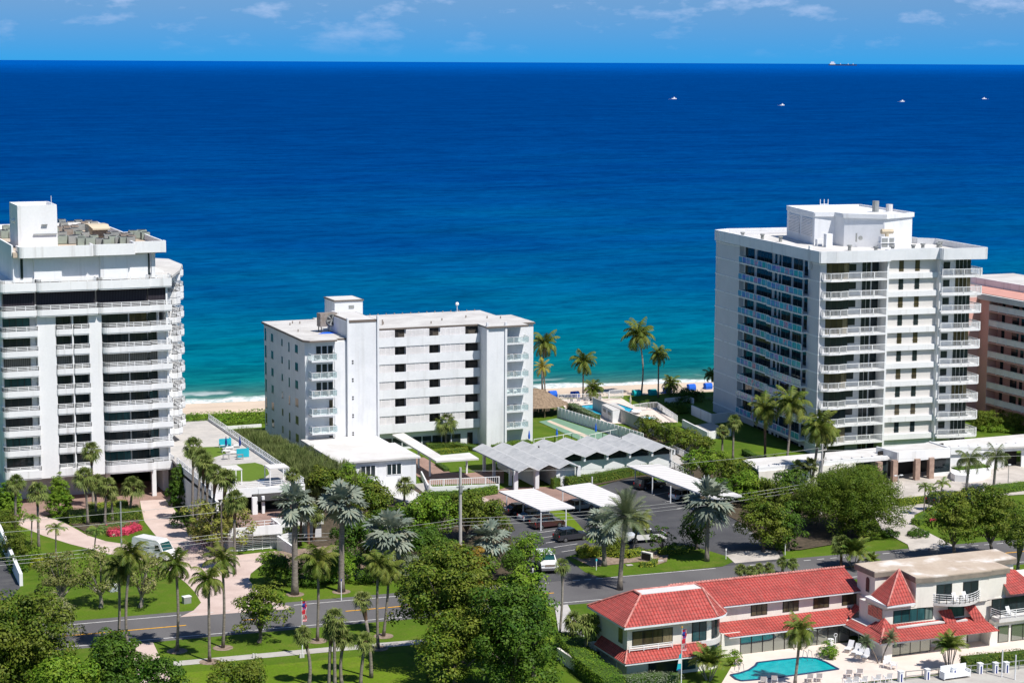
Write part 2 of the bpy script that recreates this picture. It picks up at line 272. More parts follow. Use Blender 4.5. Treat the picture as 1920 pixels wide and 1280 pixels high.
# ---------------------------------------------------------------- object helpers
OFF = {}
def thing(name, label, cat, loc=(0, 0, 0), rz=0, group=None, kind=None, local=False):
    o = bpy.data.objects.new(name, None); col.objects.link(o); o.location = loc; o.rotation_euler = (0, 0, rz); o.empty_display_size = .3
    o['label'] = label; o['category'] = cat
    if group: o['group'] = group
    if kind: o['kind'] = kind
    OFF[o] = (0, 0, 0) if local else tuple(float(x) for x in loc)
    return o
def setp(o, label=None, cat=None, group=None, kind=None):
    for k, v in (('label', label), ('category', cat), ('group', group), ('kind', kind)):
        if v: o[k] = v
    return o
class MB:
    def __init__(s): s.v = []; s.f = []; s.uv = []
    def quad(s, a, b, c, d, uv=False):
        i = len(s.v); s.v += [tuple(a), tuple(b), tuple(c), tuple(d)]; s.f.append((i, i+1, i+2, i+3)); return s
    def poly(s, pts):
        i = len(s.v); s.v += [tuple(p) for p in pts]; s.f.append(tuple(range(i, i+len(pts)))); return s
    def box(s, x0, x1, y0, y1, z0, z1):
        i = len(s.v); s.v += [(x, y, z) for z in (z0, z1) for x, y in ((x0, y0), (x1, y0), (x1, y1), (x0, y1))]
        for f in ((3, 2, 1, 0), (4, 5, 6, 7), (0, 1, 5, 4), (1, 2, 6, 5), (2, 3, 7, 6), (3, 0, 4, 7)): s.f.append(tuple(i+k for k in f))
        return s
    def prism(s, pts, z0, z1):                 # pts counter-clockwise (x,y)
        n = len(pts); i = len(s.v)
        ar = sum(pts[k][0]*pts[(k+1) % n][1]-pts[(k+1) % n][0]*pts[k][1] for k in range(n))
        if ar < 0: pts = pts[::-1]
        s.v += [(p[0], p[1], z0) for p in pts]+[(p[0], p[1], z1) for p in pts]
        s.f.append(tuple(i+k for k in range(n))[::-1]); s.f.append(tuple(i+n+k for k in range(n)))
        for k in range(n): j = (k+1) % n; s.f.append((i+k, i+j, i+n+j, i+n+k))
        return s
    def wall(s, a, b, t, z0, z1, z0b=None, z1b=None):   # upright slab from a to b, thickness t
        a = np.array(a[:2], float); b = np.array(b[:2], float); d = b-a; n = np.array([-d[1], d[0]])/max(1e-6, np.hypot(*d))*t/2
        z0b = z0 if z0b is None else z0b; z1b = z1 if z1b is None else z1b
        i = len(s.v); s.v += [(*(a-n), z0), (*(b-n), z0b), (*(b+n), z0b), (*(a+n), z0), (*(a-n), z1), (*(b-n), z1b), (*(b+n), z1b), (*(a+n), z1)]
        for f in ((3, 2, 1, 0), (4, 5, 6, 7), (0, 1, 5, 4), (1, 2, 6, 5), (2, 3, 7, 6), (3, 0, 4, 7)): s.f.append(tuple(i+k for k in f))
        return s
    def tube(s, pts, r, n=6, cap=True):
        pts = [np.array(p, float) for p in pts]; r = r if hasattr(r, '__len__') else [r]*len(pts); i0 = len(s.v)
        for k, p in enumerate(pts):
            d = pts[min(k+1, len(pts)-1)]-pts[max(k-1, 0)]; d = d/max(1e-9, np.linalg.norm(d))
            a = np.cross(d, (0, 0, 1) if abs(d[2]) < .95 else (1, 0, 0)); a /= np.linalg.norm(a); b = np.cross(d, a)
            for q in range(n):
                th = 2*math.pi*q/n; s.v.append(tuple(p+(a*math.cos(th)+b*math.sin(th))*r[k]))
        for k in range(len(pts)-1):
            for q in range(n): j = (q+1) % n; s.f.append((i0+k*n+q, i0+(k+1)*n+q, i0+(k+1)*n+j, i0+k*n+j))
        if cap: s.f.append(tuple(i0+q for q in range(n))); s.f.append(tuple(i0+(len(pts)-1)*n+q for q in range(n))[::-1])
        return s
    def rail(s, pts, z, h=.6, bars=3, r=.035, post=1.3, pk=None, bal=0):
        for a, b in zip(pts[:-1], pts[1:]):
            L = math.dist(a[:2], b[:2]); n = max(1, round(L/post))
            for k in range(bars): zz = z+h*(k+1)/bars; s.wall(a, b, r*2, zz-r, zz+r)
            for k in range(n+1):
                x = a[0]+(b[0]-a[0])*k/n; y = a[1]+(b[1]-a[1])*k/n; s.box(x-r*1.1, x+r*1.1, y-r*1.1, y+r*1.1, z, z+h+r*.5)
            if bal:
                m_ = int(L/bal)
                for k in range(m_):
                    x = a[0]+(b[0]-a[0])*(k+.5)/m_; y = a[1]+(b[1]-a[1])*(k+.5)/m_; s.box(x-.022, x+.022, y-.022, y+.022, z+.08, z+h-.04)
        return s
    def sph(s, c, r, n=8, m=5, sz=1.0):
        i0 = len(s.v)
        for a in range(m+1):
            ph = math.pi*a/m
            for q in range(n): th = 2*math.pi*q/n; s.v.append((c[0]+r*math.sin(ph)*math.cos(th), c[1]+r*math.sin(ph)*math.sin(th), c[2]+r*sz*math.cos(ph)))
        for a in range(m):
            for q in range(n): j = (q+1) % n; s.f.append((i0+a*n+q, i0+(a+1)*n+q, i0+(a+1)*n+j, i0+a*n+j))
        return s
    def rot(s, ang, c=(0, 0), mv=(0, 0, 0), start=0):
        ca, sa = math.cos(ang), math.sin(ang)
        s.v = s.v[:start]+[(c[0]+(x-c[0])*ca-(y-c[1])*sa+mv[0], c[1]+(x-c[0])*sa+(y-c[1])*ca+mv[1], z+mv[2]) for x, y, z in s.v[start:]]; return s
    def build(s, name, mat, parent=None, uv=False, smooth=False):
        off = OFF.get(parent, (0, 0, 0)); me = bpy.data.meshes.new(name)
        me.from_pydata([(x-off[0], y-off[1], z-off[2]) for x, y, z in s.v], [], s.f)
        if uv:
            u = me.uv_layers.new(name='UVMap'); lp = me.loops; vs = s.v
            for p in me.polygons:
                n = p.normal; tv = Vector((-n[1], n[0], 0)); tv = tv.normalized() if tv.length > 1e-3 else Vector((1, 0, 0)); bv = n.cross(tv)
                for li in p.loop_indices:
                    c = Vector(vs[lp[li].vertex_index]); u.data[li].uv = (c.dot(tv), c.dot(bv))
        if smooth: me.polygons.foreach_set('use_smooth', [True]*len(me.polygons))
        me.materials.append(MT[mat] if isinstance(mat, str) else mat)
        o = bpy.data.objects.new(name, me); col.objects.link(o)
        if parent: o.parent = parent; OFF[o] = off
        return o
def solo(mb, name, mat, label, cat, loc, group=None, kind=None, uv=False, smooth=False):   # a thing that is one mesh, origin at its base
    o_ = object(); OFF[o_] = tuple(float(x) for x in loc); me = mb.build(name, mat, None, uv, smooth); OFF.pop(o_)
    me.data.transform(Matrix.Translation((-loc[0], -loc[1], -loc[2]))); me.location = loc; return setp(me, label, cat, group, kind)
def copytree(o, loc=None, rz=None, parent=None):
    c = o.copy(); col.objects.link(c); c.parent = parent
    if loc is not None: c.location = loc
    if rz is not None: c.rotation_euler = (0, 0, rz)
    for ch in list(o.children): copytree(ch, None, None, c)
    return c
ORD = ['first', 'second', 'third', 'fourth', 'fifth', 'sixth', 'seventh', 'eighth', 'ninth', 'tenth', 'eleventh', 'twelfth', 'thirteenth', 'fourteenth', 'fifteenth', 'sixteenth', 'seventeenth', 'eighteenth', 'nineteenth', 'twentieth', 'twenty-first', 'twenty-second', 'twenty-third', 'twenty-fourth', 'twenty-fifth', 'twenty-sixth', 'twenty-seventh', 'twenty-eighth', 'twenty-ninth', 'thirtieth']
_lay = [0]
def patch(name, mat, px, z=None, world=None, kind='structure'):
    """flat sheet whose outline is given by picture points brought down to the ground"""
    _lay[0] += 1
    zz = .004*_lay[0] if z is None else z
    pts = world or [tuple(P(x, y, zz)[:2]) for x, y in px]
    mb = MB(); mb.poly([(x, y, zz) for x, y in pts]); o = mb.build(name, mat)
    if o.data.polygons[0].normal[2] < 0: o.data.flip_normals()
    o['kind'] = kind; return o

m, t, b, o = newmat('reflective_door_glass'); MT['mirrorglass'] = m
b.inputs['Base Color'].default_value = (.10, .12, .11, 1); b.inputs['Metallic'].default_value = .75; b.inputs['Roughness'].default_value = .04
b.inputs['Base Color'].default_value = (.30, .33, .30, 1)
# ---------------------------------------------------------------- ground, beach, sea, roads
def sl_(x, o): return o-.11*x
mb = MB(); mb.poly([(-700, -420, 0), (700, -420, 0), (700, sl_(700, 43.5), 0), (-700, sl_(-700, 43.5), 0)]); g_ = mb.build('ground', 'grass'); g_['kind'] = 'structure'
mb = MB(); i = 0
for a, b in ((42.5, 47), (47, 52), (52, 56.5), (56.5, 75)):
    za, zb = [.03-.03*(k-42.5) for k in (a, b)]
    mb.quad((-700, sl_(-700, a), za), (700, sl_(700, a), za), (700, sl_(700, b), zb), (-700, sl_(-700, b), zb))
o = mb.build('beach', 'sand'); o['kind'] = 'structure'
mb = MB(); mb.poly([(-900, sl_(-900, 51), -.39), (900, sl_(900, 51), -.39), (900000, 600000, -.39), (-900000, 600000, -.39)]); o = mb.build('sea', 'sea'); o['kind'] = 'structure'
def line(p, q, z=0):
    a, b = P(*p, z), P(*q, z); s = (b[1]-a[1])/(b[0]-a[0]); return lambda x: a[1]+s*(x-a[0])
far = line((120, 1165), (1100, 1080)); near = line((140, 1216), (750, 1161.5))
fw = line((101, 1180), (345, 1159)); fwl = lambda x: far(x)-1.45
X0, X1 = -160, 160
patch('road', 'asphaltroad', None, world=[(X0, near(X0)), (X1, near(X1)), (X1, far(X1)), (X0, far(X0))])
_z = .03
def mark(name, f, segs, wd, mat):
    mb = MB()
    for a, b in segs: mb.quad((a, f(a)-wd/2, _z), (b, f(b)-wd/2, _z), (b, f(b)+wd/2, _z), (a, f(a)+wd/2, _z))
    o = mb.build(name, mat); o['kind'] = 'structure'
wpx = lambda px, py: P(px, py)[0]
dash = lambda a, b, n, d: [(a+(b-a)*k/n, a+(b-a)*k/n+d) for k in range(n)]
mark('road_edge_line', fwl, [(-120, wpx(345, 1159)), (wpx(560, 1142), wpx(1040, 1099)), (wpx(1156, 1088), wpx(1352, 1070))]+dash(wpx(362, 1157), wpx(548, 1143), 6, .8)+dash(wpx(1085, 1095), wpx(1150, 1089), 3, .9)+dash(wpx(1420, 1066), wpx(1900, 1020), 20, 1.0), .16, 'paint')
nwl = lambda x: near(x)+.95
mark('road_near_line', nwl, [(-120, 120)], .16, 'paint')
ctr = lambda x: (fwl(x)+nwl(x))/2
mark('road_centre_line', ctr, [(-120, wpx(350, 1173)), (wpx(455, 1163), wpx(480, 1161)), (wpx(650, 1147), wpx(1040, 1112)), (wpx(1520, 1062), 80)], .28, 'yellow')
patch('driveway', 'paver', [(35, 972), (60, 964), (82, 967), (117, 977), (164, 1003), (199, 1014), (253, 1022), (302, 1015), (285, 995), (271, 977), (265, 954), (262, 935), (325, 930), (323, 949), (351, 991), (384, 1024), (445, 1040), (516, 1032), (520, 1045), (506, 1050), (487, 1061), (470, 1075), (467, 1087), (480, 1103), (500, 1125), (545, 1136), (540, 1141), (337, 1156), (363, 1143.5), (377, 1129), (366, 1110), (351, 1094), (323, 1071), (270, 1050), (206, 1038), (131, 1019), (80, 1003), (35, 984)])
patch('entrance_court', 'paverdark', [(20, 972), (82, 966), (120, 962), (262, 957), (262, 938), (320, 935), (326, 915), (290, 900), (60, 915), (20, 930)])
patch('path', 'paver', [(247, 1207), (287, 1203.5), (303, 1238), (330, 1290), (262, 1290)])
patch('pavement', 'walk', [(325, 1239), (642, 1210), (800, 1197), (800, 1206), (642, 1219), (325, 1248)])
patch('side_drive', 'asphalt', [(-40, 1020), (8, 1050), (38, 1100), (19, 1122), (-40, 1130)])
patch('car_park', 'asphalt', [(943, 962), (1060, 935), (1130, 910), (1180, 893), (1260, 905), (1420, 960), (1470, 990), (1455, 1015), (1470, 1040), (1460, 1051), (1380, 1058), (1100, 1082), (1010, 1092), (985, 1060), (958, 1012)])
patch('pavement', 'paverdark', [(866, 938), (950, 913), (1040, 912), (1110, 936), (1062, 947), (945, 968), (930, 950)])  # shaded part of the pavilion paving, its shade put in as darker colour
patch('pavement', 'paver', [(866, 938), (900, 928), (945, 950), (945, 961), (930, 958)])  # sunlit strip of the same paving, painted in the lighter colour
patch('lawn', 'grass2', [(1029, 958), (1061, 955), (1092, 990), (1120, 1015), (1108, 1018)])
patch('lawn', 'grass', [(1060, 1044), (1081, 1038), (1120, 1033), (1175, 1035), (1222, 1028), (1259, 1021), (1300, 1024), (1333, 1033), (1361, 1041.5), (1379, 1051), (1355, 1061), (1226, 1074), (1127, 1082), (1097, 1072)])
patch('apron', 'driveconc', [(1361, 1040), (1400, 1033), (1455, 1028), (1464, 1047), (1378, 1055)])
patch('courtyard_path', 'paverdark', [(772, 860), (800, 856), (860, 884), (945, 880), (945, 905), (800, 908), (780, 890)])
patch('courtyard_lawn', 'grass', [(787, 852), (880, 849), (935, 872), (930, 880), (880, 886), (845, 885), (820, 872)])
patch('plaza', 'concrete', [(1240, 838), (1262, 836), (1330, 880), (1330, 905), (1262, 880), (1238, 870)])
patch('court', 'court', [(1010, 790), (1044, 783.5), (1150, 818), (1090, 826)])
patch('court_strip', 'sand', [(1025, 789.5), (1031, 787.5), (1106, 817), (1098, 820)])
patch('pool_deck', 'deck', [(1045, 748), (1165, 746), (1192, 762), (1235, 763), (1271, 791), (1200, 795), (1105, 792), (1060, 765)])
patch('condo_drive', 'driveconc', [(1600, 930), (1657, 914), (1785, 897), (1990, 870), (1990, 922), (1822, 932), (1760, 945), (1740, 952), (1714, 965), (1716, 985), (1743, 999), (1790, 1023), (1706, 1032.5), (1702, 1020), (1656, 996), (1640, 968), (1640, 952), (1600, 950)])
patch('porch_floor', 'driveconc', [(1610, 930), (1640, 892), (1790, 878), (1960, 860), (1960, 884), (1785, 900), (1660, 920)])
patch('pool_terrace', 'deck', [(1335, 1310), (1385, 1226), (1530, 1208), (1640, 1200), (1700, 1195), (1940, 1180), (1940, 1243), (1690, 1270), (1560, 1284), (1500, 1310)])
patch('dock', 'walk', [(1500, 1310), (1560, 1286), (1690, 1272), (1940, 1245), (1960, 1275), (1700, 1301), (1600, 1330)])
patch('canal', 'glass', [(1600, 1331), (1700, 1302), (1960, 1276), (1990, 1300), (1990, 1400), (1500, 1400)])
patch('path', 'concrete', [(1040, 1136), (1064, 1132), (1100, 1200), (1060, 1240), (1050, 1200)])
patch('planting_bed', 'mulch', [(1070, 1043), (1100, 1046), (1180, 1040), (1225, 1030), (1255, 1034), (1250, 1052), (1225, 1060), (1200, 1052), (1110, 1062)])
patch('planting_bed', 'litter', [(125, 978), (255, 966), (262, 978), (240, 990), (200, 998), (160, 996)])
patch('planting_bed', 'litter', [(590, 890), (640, 880), (720, 900), (870, 940), (950, 965), (965, 1050), (1000, 1090), (900, 1085), (700, 1085), (640, 1040), (560, 1010), (545, 980)])
patch('planting_bed', 'litter', [(1180, 800), (1330, 840), (1420, 900), (1520, 930), (1640, 960), (1620, 1010), (1500, 1030), (1440, 1030), (1400, 985), (1300, 930), (1250, 880), (1290, 865)])
patch('planting_bed', 'litter', [(320, 930), (345, 905), (440, 985), (445, 1038), (380, 1022), (350, 985)])
patch('planting_bed', 'litter', [(1035, 912), (1230, 880), (1245, 893), (1180, 896), (1060, 922)])
patch('planting_bed', 'mulch', [(500, 1035), (640, 1020), (700, 1060), (700, 1085), (560, 1085), (520, 1050)])
patch('lawn', 'grass2', [(330, 1262), (760, 1222), (800, 1250), (800, 1400), (300, 1400)])
mb = MB()
for k in range(5):
    a, b = P(993+k*15, 1001+k*8.4, .05), P(1042+k*13.5, 994+k*8.4, .05); mb.wall(a, b, .12, 0, .004)
for k in range(4):
    a, b = P(1373+k*16, 984+k*8.0, .05), P(1394+k*16, 980+k*8.0, .05); mb.wall(a, b, .12, 0, .004)
for k in range(6):
    a, b = P(1203+k*22, 915+k*13, .05), P(1250+k*22, 906+k*13, .05); mb.wall(a, b, .12, 0, .004)
o = mb.build('parking_lines', 'paint'); o['kind'] = 'structure'; o.location.z = .09
# ---------------------------------------------------------------- left tower
LX, LY = -58.3, -16.7
def L_(x): return LX+x
lc = thing('condo_tower', 'tall white apartment tower with wrap-around balconies and a crowded plant roof at the left edge', 'building', (LX-10, LY+10, 0))
def lbox(mb, x0, x1, y0, y1, z0, z1): return mb.box(LX+x0, LX+x1, LY+y0, LY+y1, z0, z1)
mb = MB()
lbox(mb, -20.9, 1.2, 2.0, 38, 3.9, 31.5)
lbox(mb, 1.0, 3.6, 9, 36, 3.9, 31.4); lbox(mb, 1.0, 4.9, 12.6, 19, 4.5, 31.3); lbox(mb, 1.0, 6.9, 19, 34, 4.5, 31.2)
for a, b in ((-16.3, -13.75), (-9.15, -7.35)): lbox(mb, a, b, .35, 2.1, 3.7, 26.7)
lbox(mb, -11.5, -11.3, .4, 2.1, 3.9, 26.7)
lbox(mb, -20.9, -16.2, .3, 2.1, 3.7, 4.9); lbox(mb, -13.8, -9.1, .36, 2.1, 3.7, 4.9)
for z in [7+2.8*k for k in range(7)]:           # white end panels of the bays
    lbox(mb, .75, 2.0, 1.2, 2.3, z-2.0, z)
    lbox(mb, -17.1, -16.4, 1.4, 2.3, z-2.0, z)
lbox(mb, 1.9, 2.15, .6, 9, 4, 31)
lbox(mb, -21.2, -20.9, 1.2, 36, 3.8, 31.5)
mb.build('wall', 'white', lc)
mb = MB()                                         # ground floor: recessed wall and pillars
lbox(mb, -20.5, -6.5, 5, 36, 0, 3.9); mb.build('lobby_wall', 'grey', lc)
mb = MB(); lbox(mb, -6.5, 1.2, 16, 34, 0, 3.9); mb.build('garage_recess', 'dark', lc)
for x, y in ((-0.4, .3), (2.0, 3.2), (-6.4, 3.4), (2.0, 9), (-13, 3)):
    mb = MB(); lbox(mb, x-.3, x+.3, y-.3, y+.3, 0, 3.9); mb.build('pillar', 'white', lc)
mb = MB(); lbox(mb, 1.5, 2.1, 3, 12, 0, 3.9); mb.build('side_wall', 'white', lc)
def lwin(x0, x1, z0, z1, mat='glass', n=3, y=1.85):
    mb = MB(); wdt = (x1-x0)/n
    for k in range(n): a = LX+x0+k*wdt+.04; mb.quad((a, LY+y, z0), (a+wdt-.08, LY+y, z0), (a+wdt-.08, LY+y, z1), (a, LY+y, z1))
    g = mb.build('window', mat, lc, uv=True)
    mb = MB(); lbox(mb, x0, x1, y+.03, y+.1, z0, z1); mb.build('frame', 'darkframe', g)
def lbalc(x0, x1, yf, zb, h=.95, hr=.6, yb=2.0, rl=0, rr=0, name='balcony', rail=True):
    """solid curved-corner parapet with a three-bar rail on it"""
    mb = MB(); pts = []
    def arc(cx, cy, r, a0, a1): return [(cx+r*math.cos(R(a0+(a1-a0)*k/5)), cy+r*math.sin(R(a0+(a1-a0)*k/5))) for k in range(6)]
    out = ([(x0, yb)]+(arc(x0+rl, yf+rl, rl, 180, 270) if rl else [(x0, yf)])+(arc(x1-rr, yf+rr, rr, 270, 360) if rr else [(x1, yf)])+[(x1, yb)])
    W = [(LX+a, LY+b) for a, b in out]
    mb.prism(W, zb, zb+.18)
    for a, b in zip(W[:-1], W[1:]): mb.wall(a, b, .16, zb+.18, zb+h)
    bal = mb.build(name, 'white', lc)
    if rail:
        mb = MB(); mb.rail([(a, b, 0) for a, b in W], zb+h, hr, 3, .035, 1.25); mb.build('railing', 'rail', bal)
    return bal
for k in range(8):
    zb = 7.0+2.8*k if k < 7 else None
    if k == 7: break
    z0, z1 = zb-2.05, zb
    sh = k == 5
    lwin(-7.3, -3.3, z0, z1, 'shutgrey' if sh else ('glassteal' if k in (2, 0) else 'glass'), 1 if sh else 4)
    lwin(-3.1, -.6, z0, z1, 'shutgrey' if sh else 'glass', 1 if sh else 3)
    lwin(-.5, .75, z0, z1, 'shutgrey' if sh else ('glassteal' if k in (0, 1, 3) else 'glass'), 1 if sh else 2, 1.7)
    lwin(-20.8, -17.1, z0, z1, 'shutgrey' if sh else ('glassteal' if k in (4, 1) else 'glass'), 1 if sh else 4)
    for a in (-13.65, -11.2): lwin(a, a+2.0, z0, z1, 'shutgrey' if sh else 'glass', 1 if sh else 2, 1.2)
lwin(-7.3, -3.3, 23.9, 26.6, 'glass', 3); lwin(-3.1, -.6, 23.9, 26.6, 'glassbrown', 3); lwin(-.5, .75, 23.9, 26.6, 'glass', 1, 1.7)
lwin(-20.8, -17.1, 23.9, 26.6, 'glassteal', 4)
for a in (-13.65, -11.2): lwin(a, a+2.0, 23.9, 26.6, 'glass', 2, 1.2)
for a, b in ((-20.8, -16.5), (-16.3, -8.1), (-7.9, -.7), (-.6, 1.9)): lwin(a, b, 27.4, 30.1, 'shutdark', 1, .75)
for k in range(-1, 7):                            # balcony fronts, lowest first
    zb = 7.0+2.8*k if k >= 0 else 3.75; h = .95 if k >= 0 else 1.25
    lbalc(-7.25, -.55, -.35, zb, h, rl=.7); lbalc(-.55, 2.5, .05, zb, h, rl=0)
    lbalc(-21.3, -16.35, -.1, zb, h, rl=.6)
    for a in (-13.7, -11.25): lbalc(a, a+2.1, .2, zb, h, yb=1.1)
for a, b, y in ((-21.3, -16.5, -.2), (-16.4, -8.0, -.35), (-7.9, -.6, -.35), (-.55, 2.6, .05)):
    lbalc(a, b, y, 26.65, 1.0, .6, rl=.6 if a < -1 else 0)
    lbalc(a, b, y, 30.1, 1.35, .42, rl=.6 if a < -1 else 0)
for k in range(10):                               # seaward side balconies seen past the corner
    zb = 7.0+2.8*k if k < 9 else 30.1
    if k == 8: zb = 27.9-.3
    for x1, y0, y1 in ((6.9, 12.5, 18.5), (8.9, 19.0, 27.0)):
        mb = MB(); W = [(LX+3.4, LY+y0), (LX+x1-.8, LY+y0), (LX+x1, LY+y0+.9), (LX+x1, LY+y1), (LX+3.4, LY+y1)]
        mb.prism(W, zb-.7, zb-.5)
        for a, b in zip(W[:-1], W[1:]): mb.wall(a, b, .16, zb-.5, zb+.35)
        bal = mb.build('balcony', 'white', lc); mb = MB(); mb.rail([(a, b, 0) for a, b in W], zb+.35, .6, 3, .035, 1.3); mb.build('railing', 'rail', bal)
        if k < 9:
            mb = MB(); lbox(mb, 3.65, x1-1.5, y0+1.2, y1-.3, zb+.3, zb+2.1); mb.build('side_window', 'shutgrey' if k % 3 == 1 else 'shutdark', lc, uv=True)
mb = MB(); mb.prism([(LX+a, LY+b) for a, b in ((1, 1), (2.6, 1), (6.4, 11), (8.6, 19), (8.6, 28), (4, 33), (1, 33))], 31.0, 31.35); mb.build('terrace_floor', 'roofgravel', lc)
mb = MB(); lbox(mb, -20.6, 1.0, .4, 2.2, 31.0, 31.3); mb.build('terrace_floor', 'roofgravel', lc)
# penthouse storey
mb = MB(); lbox(mb, -19.2, -.1, 1.5, 34, 31.4, 35.4); lbox(mb, -16.4, -12.6, 1.0, 1.6, 31.4, 35.2); lbox(mb, -7.2, -3.3, 1.0, 1.6, 31.4, 35.2); lbox(mb, .15, .7, 1.5, 2.1, 31.4, 35); lbox(mb, 1.2, 1.7, 8, 8.5, 31.4, 35)
mb.build('penthouse_wall', 'white', lc)
mb = MB(); lbox(mb, -18.2, -17.85, 1.4, 1.6, 31.9, 35); lbox(mb, -.35, -.1, 1.4, 1.6, 31.6, 35); mb.build('penthouse_window', 'glass', lc)
mb = MB(); lbox(mb, -19.3, -8.45, .5, 5, 34.95, 35.6); lbox(mb, -19.3, 1.6, .9, 18, 34.96, 35.7); lbox(mb, -19.3, -.6, 18, 38, 34.97, 35.75); mb.build('roof', 'roofdirty', lc)
def curvep(x0, x1, yf, zb, zt, rl=.5):
    mb = MB(); pts = [(x0, 2.5)]+[(x0+rl+rl*math.cos(R(180+90*k/5)), yf+rl+rl*math.sin(R(180+90*k/5))) for k in range(6)]+[(x1, yf), (x1, yf+1.2)]
    W = [(LX+a, LY+b) for a, b in pts]
    for a, b in zip(W[:-1], W[1:]): mb.wall(a, b, .25, zb, zt)
    mb.build('parapet', 'white', lc)
curvep(-18.5, -8.5, -.1, 34.9, 36.45); curvep(-8.35, -2.6, -.1, 34.95, 36.5); curvep(-2.6, 1.9, .35, 35.1, 36.7, .1)
mb = MB()
for a, b in (((1.9, .5), (1.9, 18)), ((1.9, 18), (-.5, 18)), ((-.5, 18), (-.5, 38)), ((-.5, 38), (-19.3, 38)), ((-19.3, 38), (-19.3, 1))):
    mb.wall((LX+a[0], LY+a[1]), (LX+b[0], LY+b[1]), .25, 35.0, 36.6)
mb.build('parapet', 'white', lc)
mb = MB(); lbox(mb, -17.7, -12.2, 6, 13.5, 35.5, 41.1)
for a, b in (((-17.6, 6.1), (-12.3, 6.1)), ((-12.3, 6.1), (-12.3, 13.4)), ((-12.3, 13.4), (-17.6, 13.4)), ((-17.6, 13.4), (-17.6, 6.1))): mb.wall((LX+a[0], LY+a[1]), (LX+b[0], LY+b[1]), .2, 41.1, 41.75)
mb.build('lift_house', 'white', lc)
mb = MB(); mb.sph((LX-17.9, LY+9, 39.4), .35); mb.build('satellite_dish', 'rail', lc)
mb = MB(); mb.tube([(LX-12.9, LY+6.4, 41.7), (LX-12.9, LY+6.4, 43)], .04); mb.tube([(LX-17.4, LY+6.4, 41.7), (LX-17.4, LY+6.4, 42.3)], .04); mb.build('aerial', 'rail', lc)
mb = MB(); lbox(mb, -15.6, -12.3, 5.75, 5.9, 37.6, 37.72); lbox(mb, -14.4, -13.6, 5.7, 5.95, 38.9, 39.05); mb.build('pipe', 'steel', lc)
# plant on the roof
def acunit(kind, x, y, z, s=1.0, label=None, grp='air conditioners crowded on the left tower roof'):
    t = thing('air_conditioner', label, 'air conditioner', (x, y, z), random.uniform(-.06, .06), grp, local=True)
    w_, h_ = .48*s, .85*s
    mb = MB(); mb.box(-w_, w_, -w_, w_, .08, h_); mb.box(-w_*.95, w_*.95, -w_*.95, w_*.95, 0, .08); mb.build('casing', ('acgreen', 'steel', 'acrust')[kind], t)
    mb = MB(); mb.tube([(0, 0, h_), (0, 0, h_+.05)], w_*.8, 10); mb.build('fan_grille', 'acdark', t)
    mb = MB()
    for k in range(4): mb.box(-w_-.012, -w_, -w_*.8, w_*.8, .18+k*.16*s, .24+k*.16*s)
    mb.build('side_louvre', 'acdark', t); return t
random.seed(5)
acs = [(85, 449, 0), (97, 451, 1), (110, 447, 1), (136, 456, 1), (151, 455, 0), (176, 453, 0), (153, 460, 0), (168, 460, 0), (186, 459, 1), (200, 460, 0), (88, 457, 0), (103, 457, 0), (117, 456, 0), (24, 446, 1), (34, 453, 2), (20, 440, 0), (12, 434, 0), (67, 446, 1), (45, 451, 1), (56, 454, 1), (69, 456, 2), (216, 449, 1), (207, 447, 2), (226, 448, 1), (233, 451, 2), (240, 449, 1), (250, 446, 0), (258, 446, 0), (266, 445, 0), (272, 448, 0), (246, 452, 2), (60, 447, 2), (120, 428, 1), (133, 426, 1), (147, 423, 1), (158, 426, 2), (166, 424, 1), (92, 443, 1), (101, 441, 0), (118, 446, 1), (128, 443, 2), (140, 441, 1), (148, 445, 0), (160, 447, 1), (203, 452, 1), (212, 456, 0), (222, 456, 1), (232, 457, 0), (244, 457, 1), (76, 441, 1), (84, 438, 2), (125, 440, 0), (131, 455, 2), (143, 455, 1), (10, 446, 0), (4, 442, 1), (62, 456, 1), (76, 457, 0), (110, 436, 2), (125, 434, 2), (140, 433, 2), (152, 431, 1), (176, 426, 1), (116, 422, 1)]
rowof = lambda y: 'front row' if y >= 452 else ('middle row' if y >= 440 else 'far row')
acs.sort(key=lambda a: (rowof(a[1]), a[0])); cnt = {}
for q, (px, py, k) in enumerate(acs):
    p = P(px, py, 35.8)
    where = rowof(py); cnt[where] = cnt.get(where, -1)+1
    acunit(k, p[0], p[1], 35.75, random.uniform(1.1, 1.4) if py > 440 else 1.15, ('sage green', 'grey', 'brown weathered')[k]+' air conditioner, '+ORD[cnt[where]]+' from left in the '+where+' on the left tower')
p = P(186, 446, 35.8)
t = thing('rooftop_ventilator', 'large tan rooftop air handler with sloping hood on the left tower', 'air handler', (p[0], p[1], 35.75), local=True)
mb = MB(); mb.box(-1.5, 1.3, 0, 3.2, 0, 1.9); mb.build('casing', 'tan', t)
mb = MB(); mb.quad((-1.1, -.9, 1.5), (1.5, -.9, 1.5), (1.4, 0.1, 2.05), (-1.6, .1, 2.05)); mb.quad((-1.6, .1, 2.05), (1.4, .1, 2.05), (1.4, 3.3, 2.0), (-1.6, 3.3, 2.0)); mb.quad((-1.1, -.9, 1.3), (1.5, -.9, 1.3), (1.5, -.9, 1.5), (-1.1, -.9, 1.5)); mb.build('hood', 'tan', t)
mb = MB(); mb.box(-1.0, 1.25, -.05, 0, .2, 1.5); mb.build('grille', 'acrust', t)
